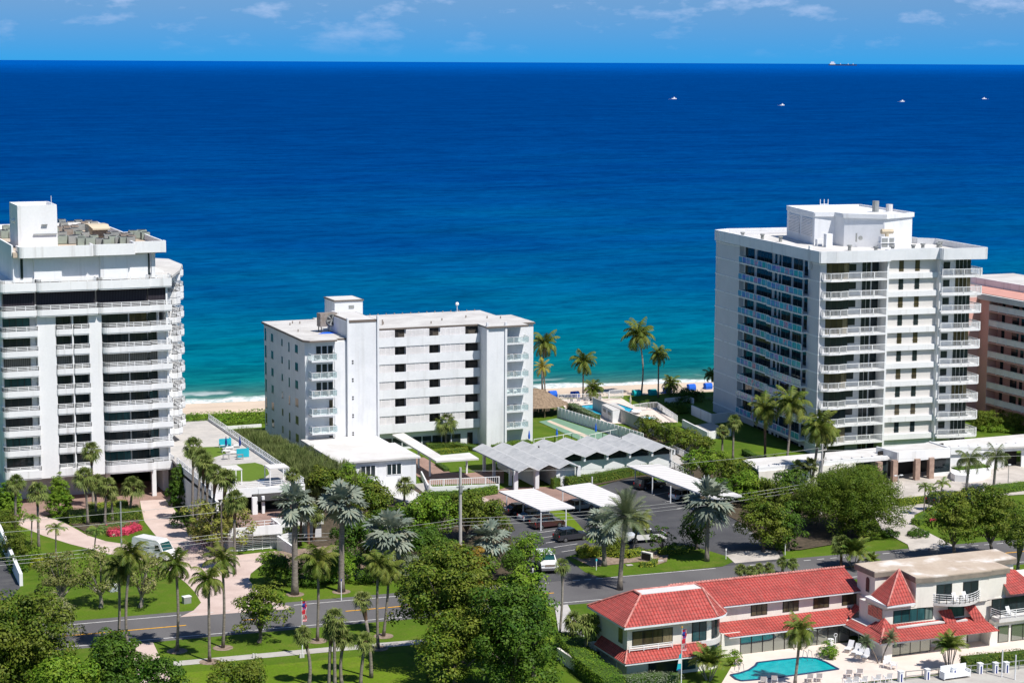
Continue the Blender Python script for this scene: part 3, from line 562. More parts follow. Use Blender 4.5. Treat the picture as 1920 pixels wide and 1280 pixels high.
# ---------------------------------------------------------------- terrace deck and gate building
tz = 5.2
ter = thing('terrace_building', 'white raised sun terrace with car park under it and slatted gate below', 'building', (-50, -40.5, 0))
mb = MB(); mb.prism([(-56.3, -41.2), (-43.6, -41.2), (-43.6, 12), (-50, 12), (-55.2, -3), (-56.3, -21)], tz-.35, tz); mb.build('deck', 'concrete', ter)
mb = MB(); fr = [(-50, 12), (-43.6, 12), (-43.6, -41.2), (-56.3, -41.2), (-56.3, -21)]
for a, b in zip(fr[1:-1], fr[2:]): mb.wall(a, b, .2, tz-.9, tz+.35)
mb.wall((-50, -41.32), (-43.6, -41.32), .1, tz-1.0, tz+.2); mb.build('parapet', 'white', ter)
mb = MB(); mb.rail([(-43.6, 12, 0), (-43.6, -41.2, 0), (-56.3, -41.2, 0), (-56.3, -21, 0)], tz+.35, .7, 3, .035, 1.5); mb.build('railing', 'rail', ter)
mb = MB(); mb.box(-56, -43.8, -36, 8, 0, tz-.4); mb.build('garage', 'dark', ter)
mb = MB(); mb.prism([(-56.1, -44), (-56.1, -20.5), (-56.4, -20.5), (-56.4, -44)], 0, tz-.5); mb.build('side_wall', 'white', ter)
for x in (-51.2, -50.0): mb = MB(); mb.box(x-.18, x+.18, -43.8, -43.4, 2.4, tz-.4) if x > -51 else mb.box(x-.35, x+.35, -44, -43.5, 2.4, tz-.4); mb.build('pillar', 'white', ter)
mb = MB(); mb.poly([(-50.9, -44.2, 4.3), (-46.2, -44.2, 4.3), (-46.2, -41, 4.7), (-50.9, -41, 4.7)]); mb.poly([(-50.9, -44.2, 4.2), (-50.9, -41, 4.6), (-46.2, -41, 4.6), (-46.2, -44.2, 4.2)]); mb.build('awning', 'darkframe', ter)
mb = MB(); mb.box(-57.2, -50.6, -53.3, -41.5, 2.2, 2.5); mb.box(-50.6, -43.6, -49.8, -41.5, 2.2, 2.5); mb.build('lower_deck', 'paverdark', ter)
mb = MB(); mb.wall((-57.3, -54.1), (-50.4, -54.1), .2, 2.15, 3.35); mb.box(-57.2, -50.6, -54.1, -53.2, 2.15, 2.4); mb.wall((-50.6, -54.1), (-50.6, -49.9), .2, 2.15, 3.3); mb.wall((-50.6, -49.9), (-43.6, -49.9), .2, 1.9, 3.2); mb.wall((-43.7, -49.9), (-43.7, -41.5), .2, 1.9, 3.2); mb.wall((-57.2, -53.4), (-57.2, -43), .2, 1.9, 3.3); mb.build('lower_parapet', 'white', ter)
mb = MB(); mb.rail([(-56, -52.4, 0), (-51, -52.4, 0)], 2.5, 1.1, 3, .03, 1.2); mb.build('lower_railing', 'rail', ter)
mb = MB(); mb.box(-57.2, -56.55, -53.1, -44, 0, 2.2); mb.box(-51.6, -50.6, -53.1, -44, 0, 2.2); mb.box(-56.6, -51.5, -53.1, -52.9, 2.0, 2.25); mb.box(-50.6, -43.8, -49.6, -44, 0, 2.0); mb.build('garage_wall', 'grey', ter)
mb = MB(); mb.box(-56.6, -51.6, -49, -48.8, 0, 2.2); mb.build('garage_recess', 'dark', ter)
mb = MB()
for k in range(8): mb.box(-56.5, -51.65, -53.08, -53.02, .08+k*.24, .20+k*.24)
for x in (-56.5, -55.3, -54.0, -52.75, -51.7): mb.box(x-.05, x+.05, -53.12, -53.0, 0, 2.0)
mb.build('gate', 'rail', ter)
mb = MB(); x = -55.2
for wd in (.12, .2, .22, .2, .2, .12, 0, .14, .14, .16):
    if wd: mb.box(x, x+wd*.75, -53.13, -53.11, 1.96, 2.1)
    x += wd+.06 if wd else .25
mb.build('wall_lettering', 'steel', ter)
solo(MB().wall((-51.0, -54.0), (-49.7, -57.6), .25, 0, 1.9, 0, 1.0).wall((-51.0, -54.0), (-48.8, -53.2), .25, 0, 1.9), 'ramp_wall', 'white', 'low white wing wall to the right of the slatted gate', 'wall', (-50.3, -55, 0))
# terrace furniture
mb = MB()
def ell(cx, cy, rx, ry, n=24, a0=0, a1=360): return [(cx+rx*math.cos(R(a0+(a1-a0)*k/n)), cy+ry*math.sin(R(a0+(a1-a0)*k/n))) for k in range(n)]
a = [P(x, y, tz)[:2] for x, y in ((411, 877), (413, 873), (478, 867), (492, 871), (502, 880), (505, 888), (495, 896), (470, 902), (447, 902), (420, 900))]
mb.prism([tuple(q) for q in a], tz, tz+.03)
a = [P(x, y, tz)[:2] for x, y in ((345, 855), (382, 838), (415, 837), (424, 850), (392, 860), (360, 862))]; mb.prism([tuple(q) for q in a], tz, tz+.03)
o = mb.build('artificial_turf', 'turf', ter)
o = MB(); q = [tuple(P(x, y, tz)[:2]) for x, y in ((480, 900), (518, 897), (535, 905), (500, 912))]; o.prism(q, tz, tz+.04); o.build('floor_mat', 'carblue', ter)
def gazebo(px, py, lab, sx=2.3, sy=2.6):
    p = P(px, py, tz); t = thing('gazebo', lab, 'gazebo', (p[0], p[1], tz), local=True)
    for x in (-sx/2, sx/2):
        for y in (-sy/2, sy/2): mb = MB(); mb.box(x-.06, x+.06, y-.06, y+.06, 0, 2.0); mb.build('post', 'rail', t)
    mb = MB(); mb.box(-sx/2-.1, sx/2+.1, -sy/2-.1, sy/2+.1, 2.0, 2.15); mb.build('canopy', 'roofwhite', t)
gazebo(519, 902, 'white flat-roofed gazebo over a blue mat at the terrace corner', 2.6, 2.6); gazebo(433, 905, 'white flat-roofed gazebo half hidden by the fan palms', 2.2, 3.0)
for (x, y), l in zip(((422, 838), (455, 857)), ('turquoise wind screen at the back of the terrace', 'turquoise wind screen beside the terrace tables')):
    p = P(x, y, tz); solo(MB().box(p[0]-.9, p[0]+.9, p[1]-.03, p[1]+.03, tz+.03, tz+1.3).box(p[0]+.9, p[0]+.96, p[1], p[1]+1.2, tz+.03, tz+1.3), 'wind_screen', 'cyanp', l, 'screen', (p[0], p[1], tz))
def parasol_closed(px, py, z, lab, mat='navy', h=2.6, grp=None):
    p = P(px, py, z); t = thing('closed_parasol', lab, 'parasol', (p[0], p[1], z), local=True, group=grp)
    MB().tube([(0, 0, 0), (0, 0, h)], .035).build('pole', 'rail', t); MB().tube([(0, 0, h*.38), (0, 0, h*.6), (0, 0, h)], [.16, .19, .03], 7).build('canopy', mat, t)
parasol_closed(424, 846, tz, 'closed navy parasol between the terrace loungers', 'navy', 2.3, 'closed parasols on the terrace'); parasol_closed(450, 846, tz, 'closed navy parasol beside the turquoise screen', 'navy', 2.3, 'closed parasols on the terrace')
def lounger(p, rz, lab, grp, mat='rail', back=.5, cat='lounger', proto=[None], col_=None):
    if proto[0] is None:
        t = thing('sun_lounger', lab, cat, p, rz, grp, local=True)
        mb = MB()
        for k in range(6): mb.box(-.3, .3, -.9+k*.17, -.9+k*.17+.13, .3, .34)
        mb.box(-.33, -.29, -.92, .35, .28, .36); mb.box(.29, .33, -.92, .35, .28, .36); mb.build('seat', mat, t)
        mb = MB(); mb.quad((-.3, .1, .34), (.3, .1, .34), (.3, .62, .95), (-.3, .62, .95)); mb.quad((-.3, .14, .34), (-.3, .66, .95), (.3, .66, .95), (.3, .14, .34)); mb.build('backrest', 'grey', t)
        for x in (-.29, .29):
            for y in (-.8, .3): MB().box(x-.025, x+.025, y-.025, y+.025, 0, .3).build('leg', mat, t)
        proto[0] = t; return t
    c = copytree(proto[0], p, rz); c['label'] = lab; c['group'] = grp; return c
for q, (x, y) in enumerate(((415, 838), (426, 842), (420, 848), (434, 851), (440, 838))): lounger(tuple(P(x, y, tz+.03)), 1.5, ORD[q]+' from left of the pale loungers by the navy parasols on the terrace', 'loungers on the raised terrace')
def table(p, lab, cat='table', grp=None, r=.45, mat='steel'):
    t = thing('table', lab, cat, p, 0, grp, local=True); MB().box(-r, r, -r*.7, r*.7, .70, .75).build('tabletop', mat, t)
    for x in (-r+.06, r-.06):
        for y in (-r*.6, r*.6): MB().box(x-.03, x+.03, y-.03, y+.03, 0, .7).build('leg', mat, t)
table(tuple(P(424, 861, tz)), 'left of two small grey tables between the turf patches'); table(tuple(P(450, 861, tz)), 'right of two small grey tables between the turf patches')
# ---------------------------------------------------------------- middle apartment block (site origin is its front right block)
mc_ = thing('apartment_block', 'seven storey white apartment block with open galleries in the middle, beach behind it', 'building', (-10, 5, 0))
mb = MB(); mb.box(-24, -.8, 3.6, 19.5, 0, 19.55)
mb.box(-.8, 2.75, -.3, 12, 0, 19.6); mb.box(2.75, 8.5, 2.3, 12, 0, 19.6); mb.box(-.8, 5.8, 12, 19.4, 0, 19.6)
mb.box(-32.7, -24, -5.3, 17.9, 0, 19.55); mb.box(-28.0, -25.9, -5.45, -5.3, 0, 19.4)
mb.build('wall', 'bluewhite', mc_)
mb = MB(); mb.box(-25.9, -21.2, -4.4-1.3, 5, 0, 22.4); mb.build('stair_tower', 'bluewhite', mc_)
mb = MB(); mb.box(-25.8, -21.3, -5.65, 4.9, 22.4, 22.6); mb.box(-25.95, -21.15, -5.76, -5.6, 22.25, 22.45); mb.build('tower_roof', 'fascia', mc_); MB().box(-25.6, -21.5, -5.4, 4.7, 22.6, 22.64).box(-21.95, -17.3, 13.6, 18.9, 23.4, 23.44).build('roof_membrane', 'roofwhite', mc_)
for q in ((-21.25, -20.95, -6.0, -5.5, 0, 23.2), (-26.1, -25.85, -6.0, -5.5, 0, 23.0), (-.85, -.55, -.55, -.2, 0, 20.5), (2.35, 2.7, -.55, -.2, 0, 20.4)): MB().box(*q).build('pilaster', 'bluewhite', mc_)
mb = MB(); mb.box(-22, -17.2, 13.5, 19, 19.6, 23.2); mb.build('lift_house', 'bluewhite', mc_); mb = MB(); mb.box(-22.15, -17.05, 13.35, 19.15, 23.2, 23.4); mb.build('lift_house_roof', 'fascia', mc_)
mb = MB(); mb.box(-19.6, -18.7, 13.42, 13.5, 22.0, 22.5); mb.build('vent', 'steel', mc_)
mb = MB()
def roofslab(mb, pts, z, h=.22): mb.prism(pts, z, z+h)
M1 = [(-33.1, -5.4), (-32.3, -6.6), (-27.9, -6.6), (-27.9, -5.3), (-24.5, -5.2), (-24.5, 3.2), (-.9, 3.1), (-.9, -.7), (6.4, -.7), (6.4, 2.0), (8.7, 2.0), (8.7, 12.2), (6.0, 12.2), (6.0, 19.7), (-24, 19.7), (-24, 18.1), (-33.1, 18.1)]
roofslab(mb, M1, 19.6, .24); mb.build('roof_edge', 'fascia', mc_)
mb = MB(); cx = lambda p, k: (p[0]+(-k if p[0] > -15 else k), p[1]+(k if p[1] < 3.5 else -k))
roofslab(mb, [cx(p, .1) for p in M1], 19.8, .1); mb.build('roof', 'roofgravel', mc_)
mb = MB(); random.seed(3)
for k in range(16): x = -17+k*1.45; mb.box(x, x+.15, 19.3, 19.45, 19.9, 20.12)
for x, y in ((-15.5, 8), (-8, 6), (-5, 9), (0, 11), (3, 9), (5, 8), (-30, 12), (-29, 14), (-28, 13.2), (-31, 4)): mb.tube([(x, y, 19.9), (x, y, 20.3)], .1)
mb.tube([(-16, 7, 19.9), (-16, 7, 20.8)], .12); mb.build('roof_vents', 'acrust', mc_)
mb = MB(); mb.tube([(1.3, 18.5, 19.9), (1.3, 18.5, 21.0)], .05); mb.sph((1.3, 18.5, 21.3), .32); mb.build('white_dome', 'rail', mc_)
# galleries
VO = [(-15.5, -13.5), (-9.65, -7.65), (-3.45, -.85)]
LV = [(-19.3, -15.5), (-13.5, -9.65), (-7.65, -3.45)]
for k in range(1, 7):
    zb = .15+2.8*k
    mb = MB(); mb.box(-21.2, -.85, 2.45, 2.6, zb, zb+1.45); mb.box(-21.2, -.85, 2.6, 3.6, zb-.05, zb+.12); mb.build('gallery_parapet', 'bluewhite', mc_)
for k in range(0, 7):
    zb = .15+2.8*k+1.45 if k else 0
    if not k: continue
    zt = zb+1.35 if k < 6 else 19.6
    for a, b in VO:
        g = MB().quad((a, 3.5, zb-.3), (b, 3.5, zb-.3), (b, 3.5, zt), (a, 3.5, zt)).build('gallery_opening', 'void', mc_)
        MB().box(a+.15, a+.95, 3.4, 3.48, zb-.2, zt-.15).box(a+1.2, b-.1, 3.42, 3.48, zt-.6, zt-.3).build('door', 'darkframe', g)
    for a, b in LV:
        mb = MB(); mb.box(a, b, 2.66, 2.7, zb, zt)
        g = mb.build('louvre_backing', 'grey', mc_); mb = MB()
        n = 8
        for q in range(n): z = zb+.05+(zt-zb-.08)*q/n; mb.box(a+.02, b-.02, 2.56, 2.66, z, z+(zt-zb)/n*.72)
        m_ = round((b-a)/.8)
        for q in range(m_+1): x = a+(b-a)*q/m_; mb.box(x-.05, x+.05, 2.53, 2.6, zb, zt)
        mb.build('louvres', 'louvre', g)
# ground floor glazing row
for k in range(8):
    a = -17.2+k*1.7; g = MB().quad((a, 3.52, .5), (a+1.5, 3.52, .5), (a+1.5, 3.52, 1.9), (a, 3.52, 1.9)).build('ground_window', 'glass', mc_)
MB().box(-2.6, -1.7, 3.45, 3.56, 0, 2).build('entrance_door', 'darkframe', mc_)
# gable windows on the left end wall
for k in range(6):
    z = 16.4-2.8*k
    for v, wv, hh, n in ((16.6, .9, 1.9, 1), (12.4, 1.3, 1.2, 2), (6.9, .8, 1.0, 2), (3.0, .7, 1.4, 1), (-1.6, 1.6, 1.2, 3)):
        dz = {16.6: .6, 12.4: .9, 6.9: 1.0, 3.0: .6, -1.6: .95}[v]
        g = MB(); s_ = wv/n
        for q in range(n): g.quad((-32.73, v+q*s_+s_-.05, z+dz), (-32.73, v+q*s_+.05, z+dz), (-32.73, v+q*s_+.05, z+dz+hh), (-32.73, v+q*s_+s_-.05, z+dz+hh))
        w_ = g.build('end_window', 'glass', mc_); MB().box(-32.77, -32.71, v-.06, v+wv+.06, z+dz-.1, z+dz-.02).build('sill', 'acrust', w_)
# balconies with glass fronts on the left wing
def gbalc(x0, x1, yw, yf, z, par, h=1.05, lab=None):
    b = MB().box(x0, x1, yf, yw, z-.18, z).build('balcony', 'bluewhite', par)
    mb = MB(); pts = [(x0+.05, yw, 0), (x0+.05, yf+.05, 0), (x1-.05, yf+.05, 0), (x1-.05, yw, 0)]
    for a, c in zip(pts[:-1], pts[1:]): mb.wall(a, c, .06, z+h-.06, z+h); mb.wall(a, c, .05, z+.05, z+.1)
    n = 3
    for q in range(n+1): x = x0+.05+(x1-x0-.1)*q/n; mb.box(x-.03, x+.03, yf+.02, yf+.08, z, z+h)
    mb.build('rail', 'rail', b)
    mb = MB()
    for a, c in zip(pts[:-1], pts[1:]): mb.wall(a, c, .015, z+.1, z+h-.06)
    mb.build('glass_panel', 'clear', b); return b
m, t, b_, o_ = newmat('clear_balcony_glass'); MT['clear'] = m
tr = t.nodes.new('ShaderNodeBsdfTransparent'); tr.inputs[0].default_value = (.88, .94, .94, 1); x_ = t.nodes.new('ShaderNodeMixShader'); x_.inputs[0].default_value = .25
b_.inputs['Base Color'].default_value = (.55, .62, .64, 1); b_.inputs['Roughness'].default_value = .05
t.links.new(tr.outputs[0], x_.inputs[1]); t.links.new(b_.outputs[0], x_.inputs[2]); t.links.new(x_.outputs[0], o_.inputs[0])
def bchair(x, y, z, lab, mat='dark', grp=None, rz=0):
    t = thing('balcony_chair', lab, 'chair', (x, y, z), rz, grp, local=True)
    MB().box(-.27, .27, -.27, .27, .38, .44).build('seat', mat, t); MB().box(-.27, .27, .2, .27, .44, .95).build('backrest', mat, t)
    for a in (-.23, .23):
        for c in (-.23, .23): MB().box(a-.025, a+.025, c-.025, c+.025, 0, .38).build('leg', mat, t)
    return t
random.seed(8)
flo = {6: 'top', 5: 'second from top', 4: 'third from top', 3: 'fourth from top', 2: 'fifth from top', 1: 'lowest'}
for k in range(1, 7):
    z = 2.8*k+.0
    gbalc(-32.2, -28.1, -5.3, -7.2, z, mc_)
    if k > 1 and k >= 4:
        for a in (-30.9, -29.95, -29.0):
            g = MB().quad((a, -5.34, z), (a+.75, -5.34, z), (a+.75, -5.34, z+2.0), (a, -5.34, z+2.0)).build('balcony_door', 'glass', mc_)
    else: MB().quad((-28.9, -5.34, z), (-28.3, -5.34, z), (-28.3, -5.34, z+2), (-28.9, -5.34, z+2)).build('balcony_door', 'glassbrown', mc_)
    if k > 1:
        for q, x in enumerate((-31.2, -29.2)): bchair(x, -6.3, z, ('left' if q == 0 else 'right')+' chair on the '+flo[k]+' left wing balcony of the middle block', ['dark', 'acrust', 'steel'][k % 3], 'chairs on the left wing balconies', random.uniform(-.5, .5))
    if k < 7:
        gbalc(2.8, 6.9, 2.3, .2, z, mc_)
        for q, x in enumerate((3.6, 4.9)): bchair(x, 1.2, z, ('left' if q == 0 else 'right')+' chair on the '+flo[k]+' right end balcony of the middle block', ['dark', 'rail', 'acrust'][(k+1) % 3], 'chairs on the right end balconies', random.uniform(-.5, .5))
    MB().box(-25.3, -25.05, -5.74, -5.69, z-.6, z-.4).box(-25.3, -25.05, -5.74, -5.69, z-.95, z-.75).build('vent', 'darkframe', mc_)
# cooling tower with round fan on the roof
p = P(615, 622, 19.9)
t = thing('cooling_tower', 'weathered roof cooling unit with big round fan on legs over a blue sheet', 'cooling unit', (p[0], p[1], 19.9), .12, local=True)
MB().box(-1.5, 1.4, -.5, .9, .9, 3.0).build('casing', 'acrust', t)
g = MB().tube([(.35, -.62, 1.95), (.35, -.5, 1.95)], .85, 20).build('fan', 'acdark', t); mb = MB()
for k in range(6): a = k*math.pi/3; mb.quad((.35, -.64, 1.95), (.35+.8*math.cos(a), -.64, 1.95+.8*math.sin(a)), (.35+.8*math.cos(a+.4), -.68, 1.95+.8*math.sin(a+.4)), (.35+.1, -.64, 1.95))
mb.tube([(.35+.86*math.cos(R(i*15)), -.64, 1.95+.86*math.sin(R(i*15))) for i in range(25)], .05, 5); mb.build('fan_blades', 'steel', g)
for x in (-1.3, 0, 1.25): MB().box(x-.06, x+.06, -.4, -.28, 0, .9).build('leg', 'acdark', t)
for x in (-1.3, 1.25): MB().box(x-.06, x+.06, .6, .72, 0, .9).build('leg', 'acdark', t)
MB().tube([(1.7, -.5, 0), (1.7, -.5, 3.2), (.4, -.5, 3.3)], .07).tube([(1.5, -.8, 0.3), (3.0, -1.3, .25), (4.2, -.2, .25)], .08).build('pipe', 'rail', t)
solo(MB().prism([(p[0]-2.2, p[1]-1.9), (p[0]+.6, p[1]-2.4), (p[0]+3.8, p[1]-.2), (p[0]+3.6, p[1]+.9), (p[0]-1.0, p[1]-.4)], 19.9, 19.93), 'roof_sheet', 'blue', 'blue sheet laid under the roof cooling unit', 'sheet', (p[0], p[1], 19.9))
# ---------------------------------------------------------------- single storey annex
an = thing('annex_building', 'single storey white annex with flat pale roof in front of the middle block', 'building', (-27, -14, 0))
MB().box(-33, -21.4, -24.0, -5.8, -.5, 4.35).build('wall', 'bluewhite', an)
MB().prism([(-33.6, -24.6), (-20.9, -24.6), (-20.9, -13), (-22.6, -13), (-22.6, -5.6), (-33.6, -5.6)], 4.3, 4.55).build('roof', 'roofwhite', an)
for a in (-29.9, -25.9):
    g = MB().box(a-.1, a+2.3, -24.08, -24.0, 2.0, 3.7).build('window', 'rail', an); mb = MB()
    for q in range(3): mb.quad((a+q*.75, -24.1, 2.1), (a+q*.75+.62, -24.1, 2.1), (a+q*.75+.62, -24.1, 3.6), (a+q*.75, -24.1, 3.6))
    mb.build('pane', 'glass', g)
MB().box(-33.3, -21.3, -24.2, -24.02, -.5, .02).build('plinth', 'concrete', an)
# covered walkway from the annex to the pavilion
cw = thing('covered_walkway', 'white flat canopy on posts crossing the courtyard lawn', 'canopy', (-15, -19, 0))
a = [P(*q, 3.0)[:2] for q in ((735, 817), (757, 814), (827, 856), (880, 851), (898, 862), (818, 867))]
MB().prism([tuple(q) for q in a], 3.0, 3.25).build('roof', 'roofwhite', cw)
for px, py in ((806, 893), (785, 877), (875, 888)): q = P(px, py); MB().box(q[0]-.12, q[0]+.12, q[1]-.12, q[1]+.12, 0, 3.0).build('post', 'bluewhite', cw)
# stair, wall and rail in front of the courtyard
st = thing('garden_steps', 'flight of concrete steps beside the annex', 'steps', tuple(P(795, 925)))
q = P(795, 915)
mb = MB()
for k in range(8): mb.box(q[0]-1.2, q[0]+1.1, q[1]-3.0+k*.55, q[1]-2.4+k*.55, 0, .12+k*.05)
mb.build('treads', 'concrete', st)
a, b = P(806, 924), P(936, 918)
solo(MB().wall(a, b, .25, 0, .9).wall(P(803, 922), P(790, 895), .2, 0, 1.0), 'garden_wall', 'bluewhite', 'low white garden wall behind the clipped hedge', 'wall', tuple(a))
solo(MB().rail([tuple(P(806, 923)), tuple(P(936, 917))], .9, 1.0, 1, .04, 2, bal=.28), 'garden_railing', 'rail', 'white barred railing above the garden wall', 'railing', (a[0], a[1], .9))
a = P(717, 925); solo(MB().prism([tuple(P(x, y)[:2]) for x, y in ((705, 905), (740, 902), (800, 940), (775, 952), (705, 925))], 0, .5), 'sloping_slab', 'roofwhite', 'white flat slab roof showing between the sea grape bushes', 'slab', tuple(a))
# ---------------------------------------------------------------- folded roof pavilion
pv = thing('pavilion', 'long low pavilion with grey zigzag folded roof', 'building', (5, -24, 0))
def fold(x0, n, w_, y0, y1, z0, hz, mb, edge, soff):
    for k in range(n):
        a = x0+k*w_; m1 = a+w_/2; b = a+w_
        for p1, p2, zz1, zz2 in ((a, m1, z0, z0+hz), (m1, b, z0+hz, z0)):
            mb.quad((p1, y0, zz1), (p2, y0, zz2), (p2, y1, zz2), (p1, y1, zz1))
            edge.poly([(p1, y0-.02, zz1-.17), (p2, y0-.02, zz2-.17), (p2, y0-.02, zz2-.02), (p1, y0-.02, zz1-.02)])
            soff.quad((p1, y1, zz1-.18), (p2, y1, zz2-.18), (p2, y0, zz2-.18), (p1, y0, zz1-.18))
mb, ed, so = MB(), MB(), MB()
W1 = 3.35; xl = -8.9
fold(xl, 1, W1, -33.2, -14.8, 3.05, .72, mb, ed, so); fold(xl+W1, 2, W1, -33.0+.2, -14.8, 3.05, .72, mb, ed, so); fold(xl+W1*3, 5, W1+.45, -26.4, -14.6, 3.05, .72, mb, ed, so)
mb.build('roof', 'shingle', pv); ed.build('roof_edge', 'bluewhite', pv); so.build('soffit', 'grey', pv)
mb = MB()
for k in range(9): x = xl+k*W1 if k < 4 else xl+3*W1+(k-3)*(W1+.45); y = -33.25 if k < 4 else -26.45; mb.wall((x-W1/2, y, 0), (x, y, 0), .03, 3.72, 3.76, 3.03, 3.07) if 0 else None
xr = xl+W1*3+5*(W1+.45)
MB().box(xl+W1*3, xr-.3, -25.3, -15.4, 0, 2.15).box(xl+W1+.6, xl+W1*3, -25.2, -15.2, 0, 2.7).box(xl+W1*2-.2, xl+W1*3-.3, -31.6, -25, 0, 2.7).build('wall', 'bluewhite', pv)
for k in range(5):
    a = xl+W1*3+k*(W1+.45); g = MB(); g.poly([(a+.35, -25.25, 2.2), (a+W1+.1, -25.25, 2.2), (a+W1+.1, -25.25, 2.75), (a+(W1+.45)/2, -25.25, 3.6), (a+.35, -25.25, 2.75)]); g.build('gable_window', 'glass', pv)
for k in range(4):
    x = xl+W1*(k)+.1; MB().box(x-.3, x+.3, -32.2, -31.7, 0, 2.9).build('column', 'bluewhite', pv)
for k in range(6): x = xl+W1*3+k*(W1+.45); MB().box(x-.15, x+.15, -26.2, -25.9, 2.2, 2.95).box(x-.1, x+.1, -25.25, -25.1, 0, 2.9).build('column', 'bluewhite', pv)
for v in (-28.5, -22, -18): MB().box(xl+.5, xl+.9, v-.2, v+.2, 0, 2.9).build('column', 'bluewhite', pv)
g = MB().quad((xl+1.0, -15.3, 0), (xl+1.0, -15.3, 0), (xl+1, -15.3, 0), (xl+1, -15.3, 0))
MB().box(xl+W1+.4, xl+W1+.6, -30, -16, 0, 2.7).build('side_wall', 'bluewhite', pv)
mb = MB()
for k in range(4): mb.box(xl+W1+.36, xl+W1+.4, -27+k*1.4, -26+k*1.4, 1.6, 2.2)
mb.build('clerestory', 'glass', pv)
MB().tube([(0, -20, 3.4), (0, -20, 3.8)], .12).tube([(14.5, -19, 3.4), (14.5, -19, 4.2)], .05).build('roof_vent', 'dark', pv)
# ---------------------------------------------------------------- carports
def carport(pts, z, posts, lab, n=0):
    a = [P(x, y, z) for x, y in pts]; c = sum(a)/len(a); t = thing('carport', lab, 'carport', (c[0], c[1], 0), group='white carports')
    top = MB(); top.poly([(q[0], q[1], z+.14) for q in a]); o = top.build('roof', 'carp', t, uv=False)
    u = o.data.uv_layers.new(name='UVMap')
    for li in range(len(o.data.loops)): v = o.data.vertices[o.data.loops[li].vertex_index].co; u.data[li].uv = (v[0], v[1])
    if o.data.polygons[0].normal[2] < 0: o.data.flip_normals()
    MB().prism([tuple(q[:2]) for q in a], z-.06, z+.12).build('roof_edge', 'bluewhite', t)
    for x, y in posts: q = P(x, y); MB().tube([(q[0], q[1], 0), (q[0], q[1], z)], .085).build('post', 'bluewhite', t)
carport([(935, 922), (1001, 917), (1078, 952), (1013.5, 958)], 2.5, [(1014, 995), (1061, 989), (950, 963), (981, 971), (1029, 966), (1000, 946)], 'left of the three white carports, a dark van and cars under it')
carport([(1042, 915), (1106, 906), (1165, 932), (1165, 945), (1130, 952)], 2.5, [(1055, 939), (1087, 960), (1110, 925), (1125, 968)], 'middle of the three white carports, behind the big date palm')
carport([(1176, 874), (1237, 871), (1391, 930), (1338, 936)], 2.5, [(1191, 905), (1223, 926), (1257, 943), (1373, 942), (1300, 955), (1335, 966), (1280, 905), (1320, 922)], 'right and longest white carport running back from the silver palm')
# ---------------------------------------------------------------- right tower (turned five degrees to the site frame)
rc = thing('condo_tower', 'tall white apartment tower on the right with tinted glass balconies on its shaded side', 'building', (58.7, -25.6, -2.83), R(-5.5), local=True)
rc.scale = (1.0456,)*3
rb = lambda mb, x0, x1, y0, y1, z0, z1: mb.box(x0, x1, y0, y1, z0, z1)
BS = [4.3+2.79*k for k in range(10)]
mb = MB(); rb(mb, -.9, 8.3, .5, 38, 0, 33); rb(mb, -9.0, -.9, 1.6, 38, 0, 33); rb(mb, 8.3, 14.4, 1.0, 14, 0, 33)
mb.prism([(-12.2, 3), (-12.2, -1.4), (-10.9, -2.6), (-9.2, -2.6), (-9, 1.7), (-9, 3)], 0, 33) if 0 else None
mb.build('wall', 'bluewhite', rc)
mb = MB(); rb(mb, -12.2, -9.0, 29.6, 39.6, 0, 33.5); rb(mb, -12.25, -11.2, -.9, 3.2, 0, 33.5); rb(mb, -11.4, -9.0, 3.2, 29.6, 0, 33); rb(mb, -9.0, 2, 38, 40, 0, 33.5); mb.build('side_wall', 'grey', rc)
mb = MB()
for z in BS+[32.05]: rb(MB(), -12.3, -11.3, -.96, 3.26, z-.12, z+.06).build('floor_line', 'white', rc); rb(MB(), -12.27, -9.5, 29.55, 39.66, z-.12, z+.06).build('floor_line', 'white', rc)
mb = MB(); rp_ = [(-12.6, -1.6), (-11.6, -2.4+.8), (-10.2, -1.9), (-1.0, -1.7), (-.9, -.1), (8.2, -.3), (8.1, -1.5), (15.2, -1.9), (15.6, -1.5), (15.6, 14.5), (13.4, 16.5), (12.8, 24), (5, 40.3), (-9.5, 40.8), (-12.6, 39)]
mb.prism(rp_, 32.3, 33.1); mb.build('roof', 'roofwhite', rc)
mb = MB()
for a, b in zip(rp_, rp_[1:]+rp_[:1]): mb.wall(a, b, .3, 32.3, 34.05)
mb.build('parapet', 'bluewhite', rc)
MB().box(-12.75, -12.3, 1.9, 2.3, 31, 34.6).build('parapet_fin', 'bluewhite', rc)
# central strip
for k, z in enumerate(BS):
    MB().box(-.85, 8.25, 0.0, .5, z, z+.85).build('band', 'white', rc)
for k, z in enumerate(BS+[1.4]):
    if k < 10:
        for x in (1.7, 4.45):
            g = MB().quad((x, .46, z+1.05), (x+.8, .46, z+1.05), (x+.8, .46, z+2.75), (x, .46, z+2.75)).build('window', 'glassbrown' if k % 2 else 'glass', rc)
            MB().box(x-.05, x+.85, .42, .48, z+1.5, z+1.56).build('window_bar', 'darkframe', g)
MB().box(-1.15, -.85, -1.2, 1.6, 0, 33).box(8.2, 8.4, -.5, 1, 0, 33).build('fin_wall', 'white', rc)
mb = MB()
for z in BS: mb.quad((-.8, .49, z+.86), (8.2, .49, z+.86), (8.2, .49, z+2.8), (-.8, .49, z+2.8))
mb.build('panel', 'beige', rc)
def bal(pts, z, bars=.19, mat='white', name='balcony'):
    b = MB().prism(pts, z, z+.26).build(name, 'white', rc)
    MB().rail([(x, y, 0) for x, y in pts_front(pts)], z+.2, 1.05, 1, .035, 2.2, bal=bars).build('railing', 'rail', b); return b
def pts_front(p): return p
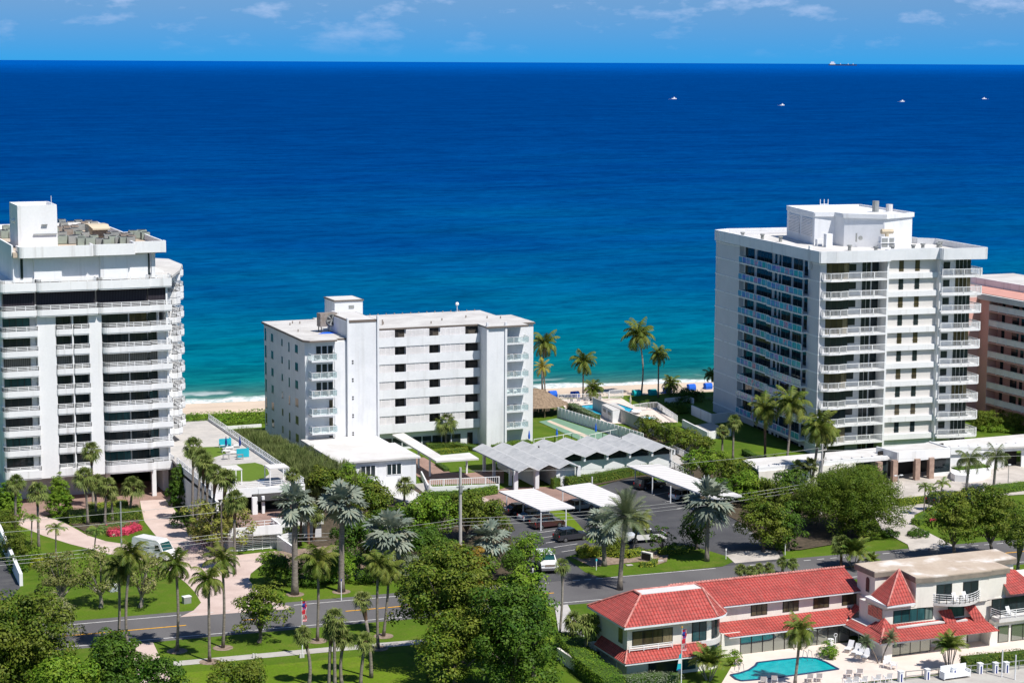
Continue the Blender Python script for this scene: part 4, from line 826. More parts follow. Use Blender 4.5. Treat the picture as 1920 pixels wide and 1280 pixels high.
for k, z in enumerate(BS):
    if k > 0 or True:
        b = MB().prism([(8.4, 1), (8.4, -.95), (12, -1.35), (14.9, -1.35), (15.5, -.7), (15.5, 3.0), (14.4, 3)], z+.95-.0-.9, z+.35).build('balcony', 'white', rc)
        MB().rail([(8.45, -.9, 0), (12, -1.3, 0), (14.9, -1.3, 0), (15.45, -.65, 0), (15.45, 3, 0)], z+.3, 1.05, 1, .04, 2.0, bal=.2).build('railing', 'rail', b)
    b = MB().prism([(-1.1, 1.7), (-9.6, 1.7), (-11.9, .1), (-11.9, -1.4), (-10.9, -2.0), (-9.2, -2.0), (-7.8, -1.55), (-1.1, -1.3)][::-1], z, z+.28).build('balcony', 'white', rc)
    MB().rail([(-11.85, .1, 0), (-11.85, -1.35, 0), (-10.9, -1.95, 0), (-9.2, -1.95, 0), (-7.8, -1.5, 0), (-1.15, -1.25, 0)], z+.25, 1.05, 1, .04, 2.0, bal=.2).build('railing', 'rail', b)
for k in range(11):
    z = (BS[k]+.28) if k < 10 else .6
    zt = z+2.4
    if k == 10: zt = 4.2
    q = lambda x0, x1, y, nm='window', mt='glass', n=2: [None, MB()][1]
    def gw(x0, x1, y, z0, z1, n=2, mt='glass'):
        g = MB(); s_ = (x1-x0)/n
        for j in range(n): g.quad((x0+j*s_+.04, y, z0), (x0+(j+1)*s_-.04, y, z0), (x0+(j+1)*s_-.04, y, z1), (x0+j*s_+.04, y, z1))
        return g.build('window', mt, rc)
    gw(-11.1, -7.3, -.8+.1, z, zt, 4, 'glassbrown' if k % 3 == 0 else 'glass'); MB().box(-11.1, -9.0, -.68, 1.5, z, zt).build('corner_glazing', 'darkframe', rc)
    MB().box(-9.0, -7.25, -.66, 1.6, z-.2, zt+.1).build('corner_block', 'darkframe', rc)
    gw(-6.2, -4.95, 1.56, z+.95, z+2.0, 1); gw(-4.0, -2.5, 1.56, z, zt-.15, 2); gw(-2.35, -1.15, 1.56, z, zt-.1, 1)
    gw(9.6, 10.8, .96, z+.95, z+2.0, 1); gw(11.7, 14.4, .96, z, zt, 4, 'glassbrown' if k % 3 == 2 else 'glass'); gw(8.5, 8.9, .97, z, zt, 1)
    g = MB(); g.quad((14.42, 1.0, z), (14.42, 4, z), (14.42, 4, zt), (14.42, 1, zt)); g.build('window', 'glass', rc)
# shaded side: recessed glazing and tinted glass balconies
m, t, b_, o_ = newmat('reflection_tinted_glass'); MT['tint'] = m
rd = t.nodes.new('ShaderNodeNewGeometry').outputs['Random Per Island']; cr_ = t.nodes.new('ShaderNodeValToRGB'); t.links.new(rd, cr_.inputs[0]); cr_.color_ramp.interpolation = 'CONSTANT'
cols = [(0, (.05, .36, .42)), (.3, (.10, .26, .42)), (.5, (.04, .33, .30)), (.68, (.40, .20, .50)), (.82, (.58, .20, .30)), (.92, (.14, .14, .46))]  # glass tints with pink, teal and blue reflections painted into them
e = cr_.color_ramp.elements; e[0].position = 0; e[0].color = cols[0][1]+(1,); e[1].position = cols[1][0]; e[1].color = cols[1][1]+(1,)
for p_, c_ in cols[2:]: x = e.new(p_); x.color = c_+(1,)
t.links.new(mixc(t, rng(t, noise(t, 1.1, 2), .4, .6), cr_.outputs[0], (.10, .33, .44)), b_.inputs['Base Color']); b_.inputs['Roughness'].default_value = .15; b_.inputs['Specular IOR Level'].default_value = .6
for k, z in enumerate(BS+[]):
    for (y0, y1, xo) in ((2.7, 15.8, -13.4), (15.9, 28.4, -12.9)):
        b = MB().box(xo, -11.4, y0, y1, z, z+.2).build('side_balcony', 'white', rc)
        n = 8; g = MB(); s_ = (y1-y0)/n
        for j in range(n): g.box(xo+.02, xo+.05, y0+j*s_+.05, y0+(j+1)*s_-.05, z+.3, z+1.15)
        g.box(xo+.1, -11.5, y1-.06, y1-.03, z+.3, z+1.15)
        g.build('tinted_panel', 'tint', b)
        mb = MB()
        for j in range(n+1): mb.box(xo, xo+.07, y0+j*s_-.035, y0+j*s_+.035, z+.2, z+1.22)
        mb.box(xo, xo+.08, y0, y1, z+1.17, z+1.24); mb.build('railing', 'rail', b)
mb = MB(); WN = [(3.6, 6.2), (6.9, 10.2), (11.0, 14.4), (14.8, 15.6), (16.3, 17.2), (18.2, 24.2), (25.2, 28.9)]
for k in range(11):
    z = BS[k-1]+.25 if k else .8; zt = z+2.3
    for a, b in WN:
        g = MB(); n = max(1, round((b-a)/1.4)); s_ = (b-a)/n
        if k < 1 and a > 20: continue
        for j in range(n): g.quad((-11.44, a+(j+1)*s_-.04, z), (-11.44, a+j*s_+.04, z), (-11.44, a+j*s_+.04, zt), (-11.44, a+(j+1)*s_-.04, zt))
        if a in (3.6, 6.9, 11.0) or k % 2: g.build('side_window', 'glass' if (k*3+int(a)) % 4 else 'glassbrown', rc)
        else: g.build('side_window', 'glass', rc)
# penthouse
mb = MB(); mb.prism([(-2.2, 33), (-4.2, 18.2), (-.9, 17.6), (-.6, 14.9), (4.5, 11.0), (11, 14), (11, 33)], 33, 38.1); mb.build('penthouse', 'bluewhite', rc)
mb = MB(); pp = [(-2.2, 33), (-4.2, 18.2), (-1.0, 17.4), (-.8, 14.8), (4.6, 10.8), (11.2, 14), (11.2, 33)]
for a, b in zip(pp, pp[1:]+pp[:1]): mb.wall(a, b, .3, 37.7, 38.4)
mb.build('penthouse_parapet', 'bluewhite', rc)
def louv(a, b, z0, z1, n):
    mb = MB()
    for k in range(n): z = z0+(z1-z0)*k/n; mb.wall(a, b, .12, z, z+(z1-z0)/n*.6)
    return mb
for t0, t1 in ((.08, .45), (.52, .92)):
    A = np.array([-4.28, 18.2]); B = np.array([-2.28, 33.0]); a = A+(B-A)*t0; b = A+(B-A)*t1; louv(a, b, 34.3, 37.3, 12).build('louvre', 'louvre', louv(a+[.05, 0], b+[.05, 0], 34.3, 37.3, 1).build('louvre_backing', 'steel', rc))
mb = MB(); mb.box(-4, -2.9, 14.2, 15.2, 33.1, 35.2); mb.box(-4.6, -3.7, 16.2, 17, 33.1, 34.2); mb.build('roof_duct', 'bluewhite', rc)
for x, y in ((-3, 8), (0, 5), (3, 5.2), (7, 6), (9.5, 7.5), (12.5, 8), (-8, 30), (-7, 25), (-9.8, 34), (14, 10)): MB().tube([(x, y, 33.1), (x, y, 33.8)], .28, 8).tube([(x, y, 33.8), (x, y, 34.0)], .42, 8).build('roof_vent', 'steel', rc)
mb = MB(); mb.box(3, 5.8, 9.2, 10.6, 34.0, 34.1); mb.box(3.2, 5.6, 9.4, 10.4, 33.1, 35.0); mb.build('roof_plant', 'bluewhite', rc)
mb = MB(); mb.box(3.3, 4.3, 9.35, 9.4, 33.4, 34.8); mb.box(4.6, 5.4, 9.35, 9.4, 33.4, 34.8); mb.build('plant_panel', 'steel', rc)
mb = MB(); mb.tube([(4.4, 9.9, 35), (4.4, 9.9, 35.6)], .35, 8); mb.tube([(3.4, 9.9, 35.8), (5.4, 9.9, 35.8)], .4, 8); mb.build('exhaust_hood', 'tan', rc)
mb = MB(); mb.tube([(1.2, 12.7, 34.6), (1.2, 12.55, 34.6)], .35, 12); mb.box(.4, .6, 12.6, 12.8, 34, 35.4); mb.build('wall_light', 'steel', rc)
for x, m_, h in ((7.5, 'steel', 1.9), (10, 'roofwhite', 1.3)): MB().tube([(x, 20, 38), (x, 20, 38+h)], .55, 10).build('chimney_pipe', m_, rc)
mb = MB()
for x in (-.5, .2, .9): mb.tube([(x, 24, 38.0), (x, 24, 40)], .06)
mb.tube([(-.5, 24, 39.2), (.9, 24, 39.2)], .05); mb.build('aerial', 'rail', rc)
# ground floor podium, porch and screen walls
Z1 = 3.5
pd = thing('podium_building', 'long low white podium with slotted parapet wings and an entrance porch', 'building', tuple(P(1700, 905)))
def pp_(pts, z): return [tuple(P(x, y, z)[:2]) for x, y in pts]
MB().prism(pp_([(1391, 861), (1580, 845), (1660, 837), (1668, 858), (1580, 866), (1421, 880)], Z1), Z1-.25, Z1).build('roof', 'roofwhite', pd)
MB().prism(pp_([(1735, 829), (1960, 810), (1960, 834), (1782, 842)], Z1), Z1-.25, Z1).build('roof', 'roofwhite', pd)
a, b = P(1421, 880, Z1), P(1664, 858, Z1)
MB().wall(a, b, .3, Z1-.3, Z1+.35).build('beam', 'white', pd)
c, d = P(1782, 842, Z1), P(1960, 832, Z1); MB().wall(c, d, .3, Z1-.8, Z1+.35).build('beam', 'white', pd)
def lerp(a, b, t): return np.array(a)+(np.array(b)-np.array(a))*t
mb = MB()
for k in range(12):
    q = lerp(a, b, .03+k*.08); mb.wall((q[0], q[1]+.2), (q[0]+.3, q[1]+1.7), .14, Z1-.2, Z1+.22)
for k in range(10):
    q = lerp(c, d, .03+k*.1); mb.wall((q[0], q[1]+.2), (q[0]+.2, q[1]+1.5), .14, Z1-.2, Z1+.22)
mb.build('rafter', 'grey', pd)
e1 = lerp(a, b, .74)
MB().wall((a[0], a[1]-.2), (e1[0], e1[1]-.2), .2, 0, Z1-.25).build('screen_wall', 'offwhite', pd)
mb = MB()
for k in range(9): q = lerp(a, e1, .3+k*.085); mb.box(q[0], q[0]+.16, q[1]-.36, q[1]-.3, .2, 2.9)
mb.build('wall_slot', 'darkframe', pd)
f1 = lerp(a, b, .75); MB().wall((f1[0], f1[1]+.4), (b[0]+.4, b[1]+.5), .2, 0, Z1-.3).build('lobby_glass', 'glass', pd)
porch = pp_([(1644, 839), (1743, 829), (1781, 841), (1684, 850)], 4.3)
MB().prism(porch, 4.12, 4.3).build('porch_roof', 'roofwhite', pd)
mb = MB(); 
for i_, j_ in ((0, 3), (3, 2), (2, 1)): mb.wall(porch[i_], porch[j_], .25, 3.0 if i_ else 2.9, 4.5)
mb.build('porch_fascia', 'white', pd)
MB().wall((b[0]-.2, b[1]+2.2), (c[0], c[1]+2.0), .3, 0, 4.1).build('lobby_wall', 'darkframe', pd)
for px, py in ((1647, 906), (1676, 903), (1718, 900), (1744, 897)):
    q = P(px, py); MB().box(q[0]-.42, q[0]+.42, q[1]-.35, q[1]+.35, 0, 3.3).build('stone_column', 'brick', pd)
q = P(1765, 892); MB().quad((q[0]-1.7, q[1]+.1, .6), (q[0]+1.6, q[1]+.1, .6), (q[0]+1.6, q[1]+.1, 3.0), (q[0]-1.7, q[1]+.1, 3.0)).build('lobby_window', 'glass', pd)
MB().box(q[0]-1.8, q[0]+1.7, q[1]-.1, q[1]+.3, 0, .55).build('planter', 'white', pd)
mb = MB(); mb.wall((c[0], c[1]+.3), lerp(c, d, .58)[:2]+np.array([0, .3]), .2, 0, Z1-.5); mb.wall(lerp(c, d, .76)[:2]+np.array([0, .3]), (d[0], d[1]+.3), .2, 0, Z1-.5); mb.build('screen_wall', 'white', pd)
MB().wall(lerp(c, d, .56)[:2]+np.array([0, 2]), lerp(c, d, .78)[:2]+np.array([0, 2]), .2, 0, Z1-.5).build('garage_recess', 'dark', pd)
# curved planter
q = pp_([(1782, 898), (1790, 903), (1815, 905), (1845, 900), (1858, 892), (1855, 888), (1800, 890), (1784, 892)], 0)
solo(MB().prism(q, 0, 1.1), 'curved_planter', 'white', 'curved white planter wall beside the entrance drive', 'planter', tuple(P(1820, 900)))
# ---------------------------------------------------------------- pink building on the right edge
pk = thing('pink_apartment_block', 'salmon pink apartment block with white galleries behind the right tower', 'building', (92, -16, 0))
MB().box(93.9, 110, -60, -6.4, 0, 20.9).box(92, 94, -6.4, -3.5, 0, 21).build('wall', 'pinkwall', pk); MB().box(87.5, 92, -3.5, 10, 0, 21.2).box(92, 110, -3.5, 12, 0, 21).build('end_wall', 'pinkwall', pk)
MB().box(91.6, 99.5, -60, -3.4, 20.9, 21.9).box(87.2, 99.5, -3.4, 10.3, 20.9, 21.9).build('roof_edge', 'roofwhite', pk); MB().box(92.2, 99.4, -60, 9.5, 21.9, 22.0).build('roof', 'pinkroof', pk); MB().box(99.5, 112, -60, 14, 21, 23.0).build('upper_roof', 'roofgravel', pk)
MB().box(99.3, 99.6, -60, 14, 22, 23.3).build('parapet', 'white', pk)
for k in range(7):
    z = 19.1-2.75*k
    if z < 0: continue
    b = MB().box(92, 93.9, -60, -6.4, z-.2, z).build('gallery', 'pinkwall', pk)
    MB().rail([(92.05, -60, 0), (92.05, -6.4, 0)], z, 1.15, 1, .05, 2.6).box(92.06, 92.09, -60, -6.4, z+.1, z+1.05).build('railing', 'louvre', b)
    for y, w_, hh in ((-7.6, .9, 1.9), (-10.6, 1.9, 1.6), (-13.2, .9, 1.9), (-16.3, .9, .9), (-19.5, 1.9, 1.6)):
        g = MB().quad((93.86, y, z+.1+(1.9-hh)*.7), (93.86, y-w_, z+.1+(1.9-hh)*.7), (93.86, y-w_, z+2.1), (93.86, y, z+2.1)).build('window', 'glass', pk)
# ---------------------------------------------------------------- walls, fences, pool, hut between the towers
def Wp(x, y, z=0): return tuple(P(x, y, z)[:2])
fa, fb = Wp(1045, 782), Wp(1206, 833)
t = thing('timber_fence', 'long pale board fence beside the green shuffleboard court', 'fence', (*fa, 0))
MB().wall(fa, fb, .12, 0, 1.85).build('boards', 'bluewhite', t)
for k in range(24): q = lerp(fa, fb, (k+.5)/24); MB().box(q[0]-.16, q[0]-.05, q[1]-.06, q[1]+.06, 0, 1.95).build('post', 'louvre', t)
wa, wb = P(1112, 768), P(1330, 862)
t = solo(MB().wall(wa, wb, .22, 0, 2.3), 'boundary_wall', 'concrete', 'long bare grey boundary wall running from the pool hut to the hedge', 'wall', (wa[0], wa[1], 0))
q = P(1150, 796)
t = thing('pool_plant_hut', 'square grey flat-roofed hut at the corner of the blue pool', 'hut', tuple(q))
c0, c1, c2_, c3 = [np.array(Wp(x, y)) for x, y in ((1128, 781), (1148.5, 793), (1171, 789), (1152, 777))]
MB().prism([tuple(c0), tuple(c1), tuple(c2_), tuple(c3)], 0, 2.1).build('wall', 'bluewhite', t); MB().prism([tuple(c0), tuple(c1), tuple(c2_), tuple(c3)], 2.1, 2.2).build('roof', 'roofgravel', t)
m_ = lerp(c0, c1, .5); MB().wall(lerp(c0, c1, .15)-np.array([.07, 0]), lerp(c0, c1, .38)-np.array([.07, 0]), .05, 1.2, 1.7).wall(lerp(c0, c1, .6)-np.array([.07, 0]), lerp(c0, c1, .85)-np.array([.07, 0]), .05, 1.2, 1.7).build('vent', 'steel', t)
def pool(name, pts, mat, lab, z=.28, cat='pool', rim='navytile', fill=True):
    w_ = [Wp(x, y, z) for x, y in pts]; c = np.mean(w_, 0); t = thing(name, lab, cat, (c[0], c[1], z))
    MB().poly([(x, y, z-.09) for x, y in w_]).build('water', mat, t)
    mb = MB()
    for a, b in zip(w_, w_[1:]+w_[:1]): mb.wall(a, b, .25, z-.2, z-.03)
    mb.build('rim', rim, t); return t
patch_z = _lay[0]*.012
pool('swimming_pool', [(1078, 761), (1100, 758.5), (1152, 755), (1158, 756), (1187, 766), (1171, 780), (1127, 778)], 'pool2', 'blue swimming pool behind the grey hut, by the beach', .25)
def ring(px, py, rx, name, lab, z=.5):
    q = P(px, py, z); r = rx/ppm(q)
    t = thing(name, lab, 'hot tub' if 'tub' in name else 'planter', (q[0], q[1], z-.5+.1), local=True)
    pts = [(r*math.cos(R(a)), r*math.sin(R(a)), .45) for a in range(0, 361, 15)]
    MB().tube(pts, .18, 6).build('rim', 'rail', t); MB().poly([(r*math.cos(R(a)), r*math.sin(R(a)), .44) for a in range(0, 360, 15)]).build('water', 'pool2', t)
ring(1213, 785, 16, 'hot_tub', 'round white-rimmed hot tub at the corner of the pool deck'); ring(1193, 771, 8, 'paddling_tub', 'small round tub between the pool and the hot tub')
def fence(pts, lab, z=0, h=1.1, bal=.25, name='metal_fence', mat='rail', bars=1):
    w_ = [(*Wp(x, y, z), 0) for x, y in pts]; t = thing(name, lab, 'fence', (w_[0][0], w_[0][1], z))
    MB().rail(w_, z, h, bars, .035, 2.0, bal=bal).build('railing', mat, t)
fence([(1046, 751), (1065, 750), (1100, 749), (1141, 746)], 'white picket fence on the beach side of the pool loungers', .4)
fence([(1187, 770), (1213, 766), (1232, 765), (1270, 791), (1270, 792)], 'white picket fence round the right corner of the pool deck', .4)
fence([(1142, 747), (1168, 745)], 'white lattice gate panel between pool deck and beach', .4, 1.5, .15)
fence([(1001, 838), (1040, 832), (1072, 826), (1103, 830), (1130, 824), (1172, 815)], 'white post fence in front of the court and lawn', 0, 1.3, 0)
fence([(1246, 855), (1262, 848), (1290, 862), (1318, 884)], 'white barred fence on the paved corner right of the pavilion', 0, 1.2, .25)
fence([(1240, 866), (1265, 880), (1300, 900)], 'low white barred fence just behind the long carport', 0, 1.1, .25)
# thatched hut
q = P(1003, 775)
t = thing('thatched_hut', 'open hut with brown thatched roof beside the middle block', 'hut', tuple(q), R(0), local=True)
rad = [(0, 4.6), (1.3, 4.3), (3.2, 3.0), (5.2, 1.75)]; n = 20; mb = MB(); random.seed(2)
rw = [[(r*(1.15 if abs(math.cos(2*math.pi*k/n)) > .7 else 1)*math.cos(2*math.pi*k/n), r*math.sin(2*math.pi*k/n), z+random.uniform(-.06, .06)) for k in range(n)] for r, z in rad]
for a, b in zip(rw[:-1], rw[1:]):
    for k in range(n): j = (k+1) % n; mb.quad(b[k], b[j], a[j], a[k])
for k in range(150):
    a = random.uniform(0, 2*math.pi); s_ = 1.15 if abs(math.cos(a)) > .7 else 1; x, y = 5.15*s_*math.cos(a), 5.15*math.sin(a); mb.quad((x-.06, y-.06, 1.85), (x+.06, y+.06, 1.85), (x*1.02+.05, y*1.02+.05, 1.4-random.random()*.3), (x*1.02-.05, y*1.02-.05, 1.4-random.random()*.3))
mb.build('thatch_roof', 'thatch', t)
for a in range(0, 360, 45): MB().tube([(4.6*math.cos(R(a)), 4.4*math.sin(R(a)), 0), (4.6*math.cos(R(a)), 4.4*math.sin(R(a)), 2.2)], .12).build('post', 'wood', t)
# chairs and loungers by the beach pool
for q_, (x, y) in enumerate(((1072, 756), (1085, 755), (1101, 753), (1113, 752), (1125, 751))): lounger(tuple(P(x, y, .36)), 2.6, ORD[q_]+' from left of the loungers along the white beach fence', 'loungers between pool and beach fence')
# beach cabanas
def cabana(px, py, mat, lab, rz=0):
    p = P(px, py, -.1); t = thing('beach_cabana', lab, 'beach cabana', tuple(p), rz, 'folding canopy cabanas on the sand', local=True)
    t.scale = (.68,)*3; mb = MB(); n = 7; pr_ = [(1.0*math.cos(R(180-k*180/n*.75-10)), .55+1.1*math.sin(R(180-k*180/n*.75-10))) for k in range(n+1)]
    pr_ = [(-.9, .1), (-1.0, .8), (-.8, 1.4), (-.3, 1.75), (.4, 1.7), (.9, 1.45)]
    for (a, za), (b, zb) in zip(pr_[:-1], pr_[1:]): mb.quad((-1.05, a, za), (1.05, a, za), (1.05, b, zb), (-1.05, b, zb))
    for x in (-1.05, 1.05): mb.poly([(x, a, za) for a, za in pr_]+[(x, .6, .5), (x, .2, .1)])
    mb.build('canopy', mat, t); MB().box(-1, 1, -.6, 1.3, .15, .35).build('seat', mat, t)
    for x in (-.95, .95): MB().box(x-.05, x+.05, -.5, -.4, 0, .3).box(x-.05, x+.05, 1.1, 1.2, 0, .3).build('leg', 'rail', t)
cabana(1036, 744, 'blue', 'leftmost blue beach cabana, just past the thatched hut roof'); cabana(1078, 745, 'blue', 'blue beach cabana left of the second coconut palm', .1)
cabana(1193, 742, 'tealcv', 'teal beach cabana left of the tall coconut palm'); cabana(1223, 741, 'tealcv', 'teal beach cabana between the tall and the shorter coconut palm')
cabana(1251, 737, 'blue', 'blue beach cabana half hidden by the low palm'); cabana(1296, 731, 'blue', 'blue beach cabana right of the low palm'); cabana(1327, 729, 'blue', 'rightmost blue beach cabana, against the shaded tower')
# low shaded terraces at the foot of the right tower
t = thing('terrace_walls', 'stepped white terrace walls in the shade at the foot of the right tower', 'wall', tuple(P(1330, 800)))
for k, (pts, h) in enumerate((([(1280, 800), (1327, 824), (1370, 817)], 1.3), ([(1297, 777), (1334, 794), (1372, 790)], 1.7), ([(1247, 757), (1290, 752), (1300, 757)], 1.0))):
    mb = MB(); w_ = [Wp(*q) for q in pts]
    for a, b in zip(w_[:-1], w_[1:]): mb.wall(a, b, .25, 0, h)
    mb.build('wall', 'white', t)
solo(MB().prism([Wp(x, y) for x, y in ((1300, 806), (1327, 822), (1368, 816), (1334, 800))], 0, .8), 'terrace_floor', 'walk', 'raised shaded terrace slab beside the right tower', 'terrace', tuple(P(1325, 810)))
parasol_closed(1182, 765, .3, 'closed dusty pink parasol at the pool corner', 'tan', 2.6)
parasol_closed(1113, 747, .3, 'closed cream parasol in front of the low palm', 'roofwhite', 2.8)
for (x, y), l in zip(((992, 832), (1044, 828), (1117, 818)), ('closed blue parasol at the hedge beside the middle block', 'closed blue parasol on the court fence line', 'closed blue parasol right of the court gate')): parasol_closed(x, y, 0, l, 'blue', 2.3)
# boats and ship
def boat(px, py, L_m, lab, rz=0, grp='small boats on the open sea'):
    p = P(px, py, -.3); s_ = L_m; t = thing('motor_boat', lab, 'boat', tuple(p), rz, grp, local=True)
    h = MB(); h.prism([(-s_/2, -s_*.15), (s_*.25, -s_*.15), (s_/2, 0), (s_*.25, s_*.15), (-s_/2, s_*.15)], 0, s_*.13); h.build('hull', 'rail', t)
    MB().prism([(-s_*.15, -s_*.1), (s_*.12, -s_*.1), (s_*.2, 0), (s_*.12, s_*.1), (-s_*.15, s_*.1)], s_*.13, s_*.3).build('cabin', 'rail', t)
    MB().tube([(0, 0, s_*.3), (0, 0, s_*.42)], s_*.012, 5).build('mast', 'rail', t)
    MB().prism([(-s_/2, -s_*.1), (-s_*.5, s_*.1), (-s_*1.1, s_*.12), (-s_*1.1, -s_*.12)], 0, .05).build('wake', 'rail', t)
boat(1264, 186, 10, 'leftmost of four white motor boats far out on the blue sea'); boat(1467, 198, 8, 'second white motor boat from left, trailing a long wake', .05); boat(1692, 191, 9, 'third white motor boat from left on the far sea'); boat(1845, 186, 9, 'rightmost white motor boat on the far sea', math.pi)
p = P(1580, 123.3, -.3)
sf = np.linalg.norm(p-CAM)/FPX
t = thing('cargo_ship', 'distant cargo ship with white bridge at its left end on the horizon', 'ship', tuple(p), A0*-1+0, local=True)
u = sf
MB().prism([(-26*u, -3*u), (22*u, -3*u), (26*u, 0), (22*u, 3*u), (-26*u, 3*u)], 0, 2.0*u).build('hull', 'cargrey', t)
MB().box(-24*u, -14*u, -2.5*u, 2.5*u, 2*u, 4.4*u).box(-22*u, -16*u, -2.5*u, 2.5*u, 4.4*u, 7*u).build('bridge', 'rail', t)
for x in (-4, 10, 19): MB().box((x-.5)*u, (x+.5)*u, -u, u, 2*u, 4.2*u).build('deck_crane', 'rail', t)
# ---------------------------------------------------------------- red roofed villa
vi = thing('red_roofed_villa', 'cream villa with red barrel tile roofs and pool in the lower right corner', 'building', (-12, -118, 0))
def slope(mb, a, b, c, d=None): (mb.poly([a, b, c, d]) if d is not None else mb.poly([a, b, c]))
# left block
bx0, bx1, by0, by1 = -33.0, -23.6, -119.6, -112.2
body = [(bx0, by0), (bx1-.2, by0)]+[(bx1-.2+2.2*math.sin(R(a)), by0+2.2-2.2*math.cos(R(a))) for a in range(10, 91, 10)]+[(bx1+2.0, by1), (bx0, by1)]
MB().prism(body, 0, 5.65).build('wall', 'offwhite', vi)
E0 = 5.75; ov = .75
eave = [(bx0-ov, by0-ov-.1), (bx1-.2, by0-ov-.1)]+[(bx1-.2+3.0*math.sin(R(a)), by0+2.2-3.0*math.cos(R(a))) for a in range(15, 91, 15)]+[(bx1+2.8, by1+ov), (bx0-ov, by1+ov)]
rz_ = 8.05; top = [(-30.4, -117.3), (-23.3, -117.3), (-23.3, -115.6), (-30.4, -115.6)]
mb = MB(); mb.poly([(*eave[0], E0), (*eave[1], E0), (*top[1], rz_), (*top[0], rz_)])
for a, b in zip(eave[1:-2], eave[2:-1]): mb.poly([(*a, E0), (*b, E0), (*top[1], rz_)])
mb.poly([(*eave[-2], E0), (*top[2], rz_), (*top[1], rz_)])
mb.poly([(*eave[-2], E0), (*eave[-1], E0), (*top[3], rz_), (*top[2], rz_)]); mb.poly([(*eave[-1], E0), (*eave[0], E0), (*top[0], rz_), (*top[3], rz_)])
mb.build('tiled_roof', 'tile', vi, uv=True)
MB().prism(top, rz_-.05, rz_+.05).build('roof_deck', 'roofwhite', vi)
mb = MB()
for a, b in (((*eave[0], E0), (*top[0], rz_)), ((*eave[-1], E0), (*top[3], rz_)), ((*eave[4], E0), (*top[1], rz_)), ((*eave[-2], E0), (*top[2], rz_)), ((*top[0], rz_), (*top[3], rz_)), ((*top[1], rz_), (*top[2], rz_)), ((*top[3], rz_), (*top[2], rz_)), ((*eave[2], E0), (*top[1], rz_))): mb.tube([np.array(a)+[0, 0, .06], np.array(b)+[0, 0, .06]], .11, 6)
mb.build('ridge_tiles', 'ridge', vi)
MB().prism([(x, y) for x, y in eave], E0-.22, E0-.02).build('eaves', 'bluewhite', vi)
def vwin(x0, x1, y, z0, z1, n, mat='glassbrown', name='window', sill=True):
    g = MB(); s_ = (x1-x0)/n
    for j in range(n): g.quad((x0+j*s_+.05, y-.05, z0), (x0+(j+1)*s_-.05, y-.05, z0), (x0+(j+1)*s_-.05, y-.05, z1), (x0+j*s_+.05, y-.05, z1))
    w_ = g.build(name, mat, vi); MB().box(x0-.05, x1+.05, y-.03, y+.02, z0-.06, z1+.06).build('frame', 'darkframe', w_); return w_
vwin(-32.4, -27.9, by0, 3.45, 4.95, 4); vwin(-25.6, -24.0, by0, 3.3, 5.3, 2, 'glassteal')
g = MB()
for a in range(12, 84, 12): 
    p1, p2 = [(bx1-.2+2.26*math.sin(R(k)), by0+2.2-2.26*math.cos(R(k))) for k in (a, a+10.5)]; g.quad((*p1, 3.3), (*p2, 3.3), (*p2, 5.4), (*p1, 5.4)); g.quad((*p1, .3), (*p2, .3), (*p2, 2.5), (*p1, 2.5))
g.build('bay_window', 'glass', vi)
mb = MB(); mb.prism([(bx1-1, by0-.12)]+[(bx1-.2+2.38*math.sin(R(a)), by0+2.2-2.38*math.cos(R(a))) for a in range(0, 91, 10)]+[(bx1, by0+2)], 2.65, 3.2); mb.build('bay_band', 'roofwhite', vi)
mb = MB(); mb.poly([(-33.9, -121.0, 2.15), (-24.4, -121.0, 2.15), (-24.8, -119.6, 3.05), (-33.0, -119.6, 3.05)]); mb.poly([(-33.9, -113.5, 2.15), (-33.9, -121.0, 2.15), (-33.0, -119.6, 3.05), (-33.0, -113.5, 3.05)]); mb.poly([(-24.4, -121, 2.15), (-24.0, -119.6, 3.0), (-24.8, -119.6, 3.05)])
mb.build('skirt_roof', 'tile', vi, uv=True)
MB().box(-33.85, -24.45, -120.95, -119.6, 1.95, 2.12).box(-33.85, -33, -119.6, -113.5, 1.95, 2.12).build('skirt_eaves', 'bluewhite', vi)
MB().tube([(-33.9, -121, 2.2), (-33.0, -119.6, 3.1)], .1).tube([(-33.0, -119.62, 3.1), (-24.8, -119.62, 3.1)], .08).build('skirt_ridge', 'ridge', vi)
MB().rail([(-32.9, -119.9, 0), (-28, -119.9, 0)], 2.95, .6, 3, .03, 1.6).build('balcony_rail', 'rail', vi)
MB().quad((-30.6, -119.66, .1), (-27.2, -119.66, .1), (-27.2, -119.66, 1.95), (-30.6, -119.66, 1.95)).build('patio_door', 'glass', vi); vwin(-26.9, -25.2, by0, .4, 1.9, 1, 'glassteal')
MB().quad((-33.04, -117.6, 3.5), (-33.04, -118.6, 3.5), (-33.04, -118.6, 5.1), (-33.04, -117.6, 5.1)).build('side_window', 'glass', vi)
# middle wing
MB().box(-21.8, -2.6, -114.4, -108.5, 0, 5.05).build('wall', 'offwhite', vi)
R0, R1, yr, ye = 5.15, 6.75, -110.9, -115.1
mb = MB(); mb.poly([(-21.4, ye, R0), (-2.2, ye, R0), (-2.2, yr, R1), (-24.0, yr, R1)]); mb.poly([(-2.2, yr, R1), (-2.2, -107.6, R0), (-22, -107.6, R0), (-24, yr, R1)]); mb.build('tiled_roof', 'tile', vi, uv=True)
mb = MB(); mb.tube([(-24, yr, R1+.05), (-2.2, yr, R1+.05)], .13)
for k in range(64): x = -23.8+k*.34; mb.tube([(x, yr-.02, R1+.12), (x+.22, yr-.02, R1+.14)], .12, 5)
mb.build('ridge_tiles', 'ridge', vi)
MB().box(-21.4, -2.4, ye+.05, -114.35, R0-.2, R0-.03).build('eaves', 'bluewhite', vi)
for a in (-15.6, -11.7, -7.9, -4.3): vwin(a-.2, a+1.7, -114.4, 3.6, 4.85, 3)
